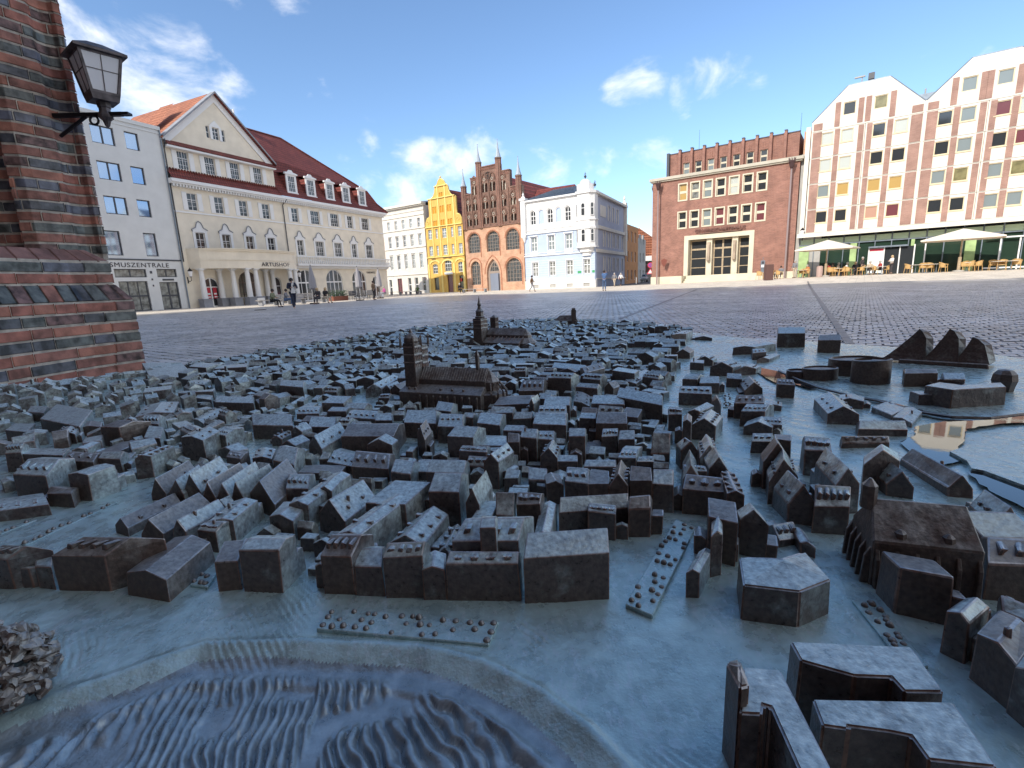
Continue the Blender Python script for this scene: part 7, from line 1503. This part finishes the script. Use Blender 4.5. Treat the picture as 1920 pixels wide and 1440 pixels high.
def bike(label, px, py, hpx):
    p = at(px, py, hpx, 1.05); t = thing('bicycle', label, 'bicycle', p, face(px, 70), 'bicycles leaning by the red building')
    for x_ in (-.52, .52):
        mb = MB(); mb.path([(x_+.33*math.cos(a*.524), 0, .34+.33*math.sin(a*.524)) for a in range(13)], .018, 5); 
        for a in range(6): mb.tube((x_, 0, .34), (x_+.33*math.cos(a*1.05), 0, .34+.33*math.sin(a*1.05)), .004, n=3)
        mb.build('wheel', IRON, t)
    mb = MB(); mb.path([(-.52, 0, .34), (-.1, 0, .30), (.36, 0, .82), (-.18, 0, .80), (-.52, 0, .34)], .018); mb.path([(-.1, 0, .30), (-.22, 0, .95)], .018); mb.path([(.52, 0, .34), (.36, 0, .82), (.33, 0, 1.02)], .018); mb.build('frame', bpy.data.materials['sign_blue'], t)
    mb = MB(); mb.box(-.32, -.12, -.06, .06, .94, 1.0); mb.build('saddle', IRON, t); mb = MB(); mb.tube((.33, -.28, 1.03), (.33, .28, 1.03), .015); mb.build('handlebar', IRON, t)
bike('bicycle standing under the red information stand', 1254, 530, 14); bike('bicycle leaning on the base left of the entrance steps', 1274, 529, 14.5)
p = at(1429, 516, 40, 2.3); t = thing('parking_meter', 'grey parking meter column right of the entrance steps', 'parking meter', p, face(1429))
mb = MB(); mb.box(-.14, .14, -.12, .12, 0, 1.15); mb.box(-.20, .20, -.17, .17, 1.15, 1.95); mb.tube((0, 0, 1.9), (0, 0, 2.3), .03); mb.build('column', ZINC, t, bevel=.01); mb = MB(); mb.box(-.14, .14, -.18, -.17, 1.25, 1.5); mb.box(-.12, .12, -.18, -.17, 1.6, 1.85, 1); mb.build('display', [WPAINT, DGREY], t)
mb = MB(); mb.box(-.32, .32, -.3, .3, 0, 1.45); mb.build('brown_cabinet', mat('brown_cabinet_paint', (.12, .06, .05), .6), None, bevel=.03, loc=at(1441, 515, 30, 1.5), label='brown street cabinet beside the parking meter', category='cabinet')
mb = MB(); mb.prismy([(-.35, .35), (-.28, -.05), (0, -.5), (.30, -.05), (.36, .35), (.0, .48)], -.03, .03); mb.tube((-.6, 0, -.1), (0, 0, 0), .02); mb.build('hanging_shield', mat('brown_shield', (.22, .07, .05), .6), None, loc=fw_(43.2, -.7, 2.3), label='brown shield shaped hanging sign beside the left drain pole of the red building', category='sign')
# car in the side street
p = lift(1202, 530, 92); t = thing('parked_car', 'silver car parked in the narrow side street behind the bollard', 'car', (p.x, p.y, gz(p.x, p.y)-.05), face(1205, 100))
SIL = mat('silver_paint', (.45, .47, .50), .3, .6)
prof = [(-2.05, .35), (-2.1, .75), (-1.5, .93), (-1.0, 1.0), (-.45, 1.42), (.75, 1.45), (1.45, 1.02), (2.05, .90), (2.1, .40)]
mb = MB(); k = len(prof)
L1 = [(x_, -.86 if z_ < 1.1 else -.66, z_) for x_, z_ in prof]; L2 = [(x_, .86 if z_ < 1.1 else .66, z_) for x_, z_ in prof]
mb.add(L1+L2, [(i, (i+1) % k, k+(i+1) % k, k+i) for i in range(k)]); tr = tessellate_polygon([[Vector((x_, z_, 0)) for x_, z_ in prof]]); mb.add(L1, tr); mb.add(L2, tr); mb.build('body', SIL, t, bevel=.04)
mb = MB()
for sy in (-1, 1): mb.add([(-.9, sy*.80, 1.02), (1.25, sy*.80, 1.04), (.72, sy*.69, 1.37), (-.42, sy*.69, 1.36)], [(0, 1, 2, 3)])
mb.add([(-1.0, -.7, 1.03), (-1.0, .7, 1.03), (-.5, .6, 1.38), (-.5, -.6, 1.38)], [(0, 1, 2, 3)]); mb.build('windows', G_DK, t)
for x_ in (-1.3, 1.35):
    for y_ in (-.82, .82): mb = MB(); mb.tube((x_, y_-.1, .32), (x_, y_+.1, .32), .32, n=16); mb.build('wheel', IRON, t)
for y_ in (-.6, .6): mb = MB(); mb.box(-2.12, -2.05, y_-.15, y_+.15, .62, .76); mb.build('headlight', MILK, t)
# lamps before the white house
def lamp(label, px, py, hpx):
    p = at(px, py, hpx, 3.6); t = thing('street_lamp', label, 'street lamp', p, 0.)
    mb = MB(); mb.lathe((0, 0, 0), [(.12, 0), (.10, .5), (.05, .7), (.04, 2.9), (.07, 2.95)], 8); mb.build('post', IRON, t)
    mb = MB(); mb.lathe((0, 0, 2.95), [(.10, 0), (.20, .45)], 6); mb.build('glass', MILK, t); mb = MB(); mb.lathe((0, 0, 3.4), [(.24, 0), (.10, .16), (.02, .3)], 6); mb.build('cap', IRON, t)
lamp('black street lamp at the left edge of the white house', 727, 553, 46)
mb = MB(); mb.tube((0, 0, 0), (0, 0, 2.3), .03, m=1); mb.prismy([(.3*math.cos(a*math.pi/8), 2.3+.3*math.sin(a*math.pi/8)) for a in range(16)], -.05, -.03); mb.build('round_traffic_sign', [mat('sign_back', (.35, .30, .30), .5), ZINC], None, loc=at(799, 551, 30, 2.6), label='small round traffic sign before the right end of the white house', category='sign')

# ------------------------------------------------------------ cafe terrace
WK = mat('honey_wicker', (.56, .36, .15), .6, var=.25, vs=30); TT = mat('table_top_white', (.62, .58, .52), .4)
def chair():
    t = thing('wicker_chair', 'x', 'chair', (0, 0, 0))
    mb = MB(); mb.lathe((0, 0, .40), [(.26, 0), (.28, .03), (.26, .06)], 12); mb.build('seat', WK, t)
    mb = MB(); n = 12
    for k in range(n):
        a, b_ = math.pi*k/n, math.pi*(k+1)/n; h0, h1 = .70+.16*math.sin(a), .70+.16*math.sin(b_)
        r = .29; mb.add([(r*math.cos(a), r*math.sin(a), .46), (r*math.cos(b_), r*math.sin(b_), .46), (r*1.08*math.cos(b_), r*1.08*math.sin(b_), h1), (r*1.08*math.cos(a), r*1.08*math.sin(a), h0)], [(0, 1, 2, 3)])
        mb.tube((r*1.1*math.cos(a), r*1.1*math.sin(a), h0), (r*1.1*math.cos(b_), r*1.1*math.sin(b_), h1), .025, n=5)
    mb.build('backrest', WK, t)
    for sx in (-1, 1):
        mb = MB(); mb.tube((sx*.31, 0, .70), (sx*.27, -.26, .66), .022, n=5); mb.build('armrest', WK, t)
        for sy in (-1, 1): mb = MB(); mb.tube((sx*.26, sy*.24, 0), (sx*.24, sy*.20, .66 if sy < 0 else .5), .022, n=5); mb.build('leg', WK, t)
    return t
def copy_tree(o, par=None):
    c = o.copy(); COL.objects.link(c); c.parent = par
    for k in o.children: copy_tree(k, c)
    return c
CHL = ['left chair of the first terrace table beside the cabinet', 'right chair of the first terrace table beside the cabinet', 'chair near the leaning drain pole of the red building', 'left chair behind the standing man at the corner',
       'chair with the person in orange beside the left parasol', 'chair right of the pillar of the left parasol', 'second chair right of the left parasol pole', 'third chair right of the left parasol pole', 'chair at the edge of the left parasol shadow',
       'chair left of the menu board', 'chair in front of the menu board', 'angled chair before the cafe door', 'chair right of the cafe door', 'second chair right of the cafe door', 'chair at the table with the red bag',
       'chair left of the right parasol pole', 'chair directly right of the right parasol pole', 'second chair right of the right parasol pole', 'third chair right of the right parasol pole', 'chair before the dark double doors', 'second chair before the dark double doors', 'last chair at the right edge of the terrace']
cpx = [1424, 1445, 1460, 1500, 1511, 1556, 1566, 1578, 1588, 1614, 1637, 1664, 1703, 1730, 1742, 1768, 1806, 1817, 1832, 1862, 1878, 1905]
base = chair()
def ter(px, dn=0.): # a point on the terrace: depth follows the facade, 3 m in front of it
    y = 520-(px-1500)*.048
    d = fw+rt*((px-960)/920)-up*((y-720)/920)
    nb = BN; t_ = (RP.dot(RBN)-3.2-dn)/Vector((d.x, d.y, 0)).dot(RBN); return (d.x*t_, d.y*t_, gz(d.x*t_, d.y*t_))
for i, (lab, px) in enumerate(zip(CHL, cpx)):
    o = base if i == 0 else copy_tree(base); o['label'] = 'honey wicker cafe '+lab; o['group'] = 'wicker chairs of the cafe terrace'; o.location = ter(px, random.uniform(-.5, .6)); o.rotation_euler = (0, 0, random.uniform(0, 6.28))
def table(label, px):
    t = thing('cafe_table', label, 'table', ter(px), .3, 'tables of the cafe terrace')
    mb = MB(); mb.lathe((0, 0, .70), [(.42, 0), (.43, .02), (.42, .04)], 18); mb.build('tabletop', TT, t)
    mb = MB(); mb.lathe((0, 0, 0), [(.25, 0), (.22, .04), (.035, .08), (.035, .7)], 8); mb.build('pedestal', ZINC, t)
for px, lab in ((1434, 'round cafe table beside the brown cabinet'), (1503, 'round cafe table behind the standing man'), (1571, 'round cafe table right of the left parasol pole'), (1625, 'round cafe table in front of the menu board'), (1652, 'round cafe table before the cafe door'), (1716, 'round cafe table right of the cafe door'), (1736, 'round cafe table with the red bag'), (1755, 'round cafe table left of the right parasol pole'), (1812, 'round cafe table right of the right parasol pole'), (1870, 'round cafe table before the dark double doors'), (1895, 'round cafe table at the right end of the terrace')): table(lab, px)
CANV = mat('cream_canvas', (.78, .70, .60), .85)
def parasol(label, px, w, apex, rim_):
    t = thing('parasol', label, 'parasol', ter(px, .2), RROT-.12, 'open cream parasols'); h = w/2
    mb = MB(); c = [(-h, -h*.8), (0, -h*.86), (h, -h*.8), (h*1.02, 0), (h, h*.8), (0, h*.86), (-h, h*.8), (-h*1.02, 0)]
    mb.add([(x_, y_, rim_) for x_, y_ in c]+[(0, 0, apex)]+[(x_, y_, rim_-.10) for x_, y_ in c], [(i, (i+1) % 8, 8) for i in range(8)]+[(i, 9+i, 9+(i+1) % 8, (i+1) % 8) for i in range(8)]); mb.build('canopy', CANV, t)
    for i in range(8): mb = MB(); mb.tube((0, 0, apex-.35), (c[i][0]*.97, c[i][1]*.97, rim_+.02), .015, n=4); mb.build('rib', TIMB, t)
    mb = MB(); mb.tube((0, 0, 0), (0, 0, apex), .06, n=10); mb.lathe((0, 0, 0), [(.12, 0), (.12, 1.2), (.06, 1.25)], 10); mb.build('pole', TIMB, t); mb = MB(); mb.lathe((0, 0, 0), [(.4, 0), (.4, .1), (.15, .14)], 12); mb.build('foot', CONC, t)
parasol('open cream parasol shading the tables left of the cafe door', 1547, 4.7, 3.45, 2.62); parasol('wide open cream parasol right of the cafe door', 1797, 5.2, 3.55, 2.72)
def tp(px, dn=0., z=0.): p = ter(px, dn); return (p[0], p[1], p[2]+z)
person('man in grey jacket and beige trousers standing at the left corner of the cafe terrace', tp(1489, 1.), face(1489, -40), 'stand', 'grey', 'beige', 'grey', 1.75)
person('waitress in white shirt leaning over a table at the cafe door', tp(1670, .3), face(1670, -60), 'stand', 'white', 'dark', 'blond', 1.70, arms='front')
person('standing guest in dark clothes left of the menu board', tp(1615, .1), face(1615, 60), 'stand', 'dark', 'dark', 'grey', 1.70)
for px, lab, tc, hr in ((1446, 'seated guest in dark jacket and cap beside the brown cabinet', 'dark', 'dark'), (1464, 'seated guest in grey leaning against the red building base', 'grey', 'dark'), (1514, 'seated guest in orange by the left parasol', 'orange', 'grey'), (1551, 'seated guest in red right of the left parasol pole', 'red', 'dark'), (1558, 'seated guest in black behind the wicker chairs', 'black', 'dark'), (1569, 'seated guest in beige at the table under the left parasol', 'beige', 'grey'),
                        (1585, 'seated guest in white shirt at the edge of the left parasol', 'white', 'grey'), (1602, 'seated guest in black left of the menu board', 'black', 'blond'), (1629, 'seated guest in beige before the menu board', 'beige', 'grey'), (1650, 'seated guest in red before the cafe door', 'red', 'grey')):
    person(lab, tp(px, random.uniform(-.6, .3)), face(px, random.uniform(-80, 80)), 'sit', tc, 'dark', hr, 1.72)
mb = MB(); mb.lathe((0, 0, 0), [(.25, 0), (.28, .5), (.26, 1.0), (.1, 1.05)], 10); mb.build('menu_column', mat('pinkish_column', (.45, .33, .30), .6), None, loc=tp(1536, .6), label='low pale column beside the left parasol pole', category='column')
# small plants and pots by the Gothic house and the white house are left to the benches' flower boxes
t = thing('flower_tub', 'small tub with yellow green plant before the white house door', 'plant pot', at(783, 553, 12, .9), 0)
mb = MB(); mb.lathe((0, 0, 0), [(.22, 0), (.28, .4), (.26, .42)], 10); mb.build('tub', PLIN, t); mb = MB()
for k in range(160):
    c = Vector((random.gauss(0, .14), random.gauss(0, .14), random.uniform(.4, .95))); u = Vector((random.uniform(-1, 1), random.uniform(-1, 1), random.uniform(0, 1))).normalized()*.09; w = u.orthogonal().normalized()*.035; mb.add([c-u, c+w, c+u, c-w], [(0, 1, 2, 3)])
mb.build('leaves', mat('fresh_leaves', (.09, .16, .03), .7, var=.4, vs=9), t, kind='stuff')
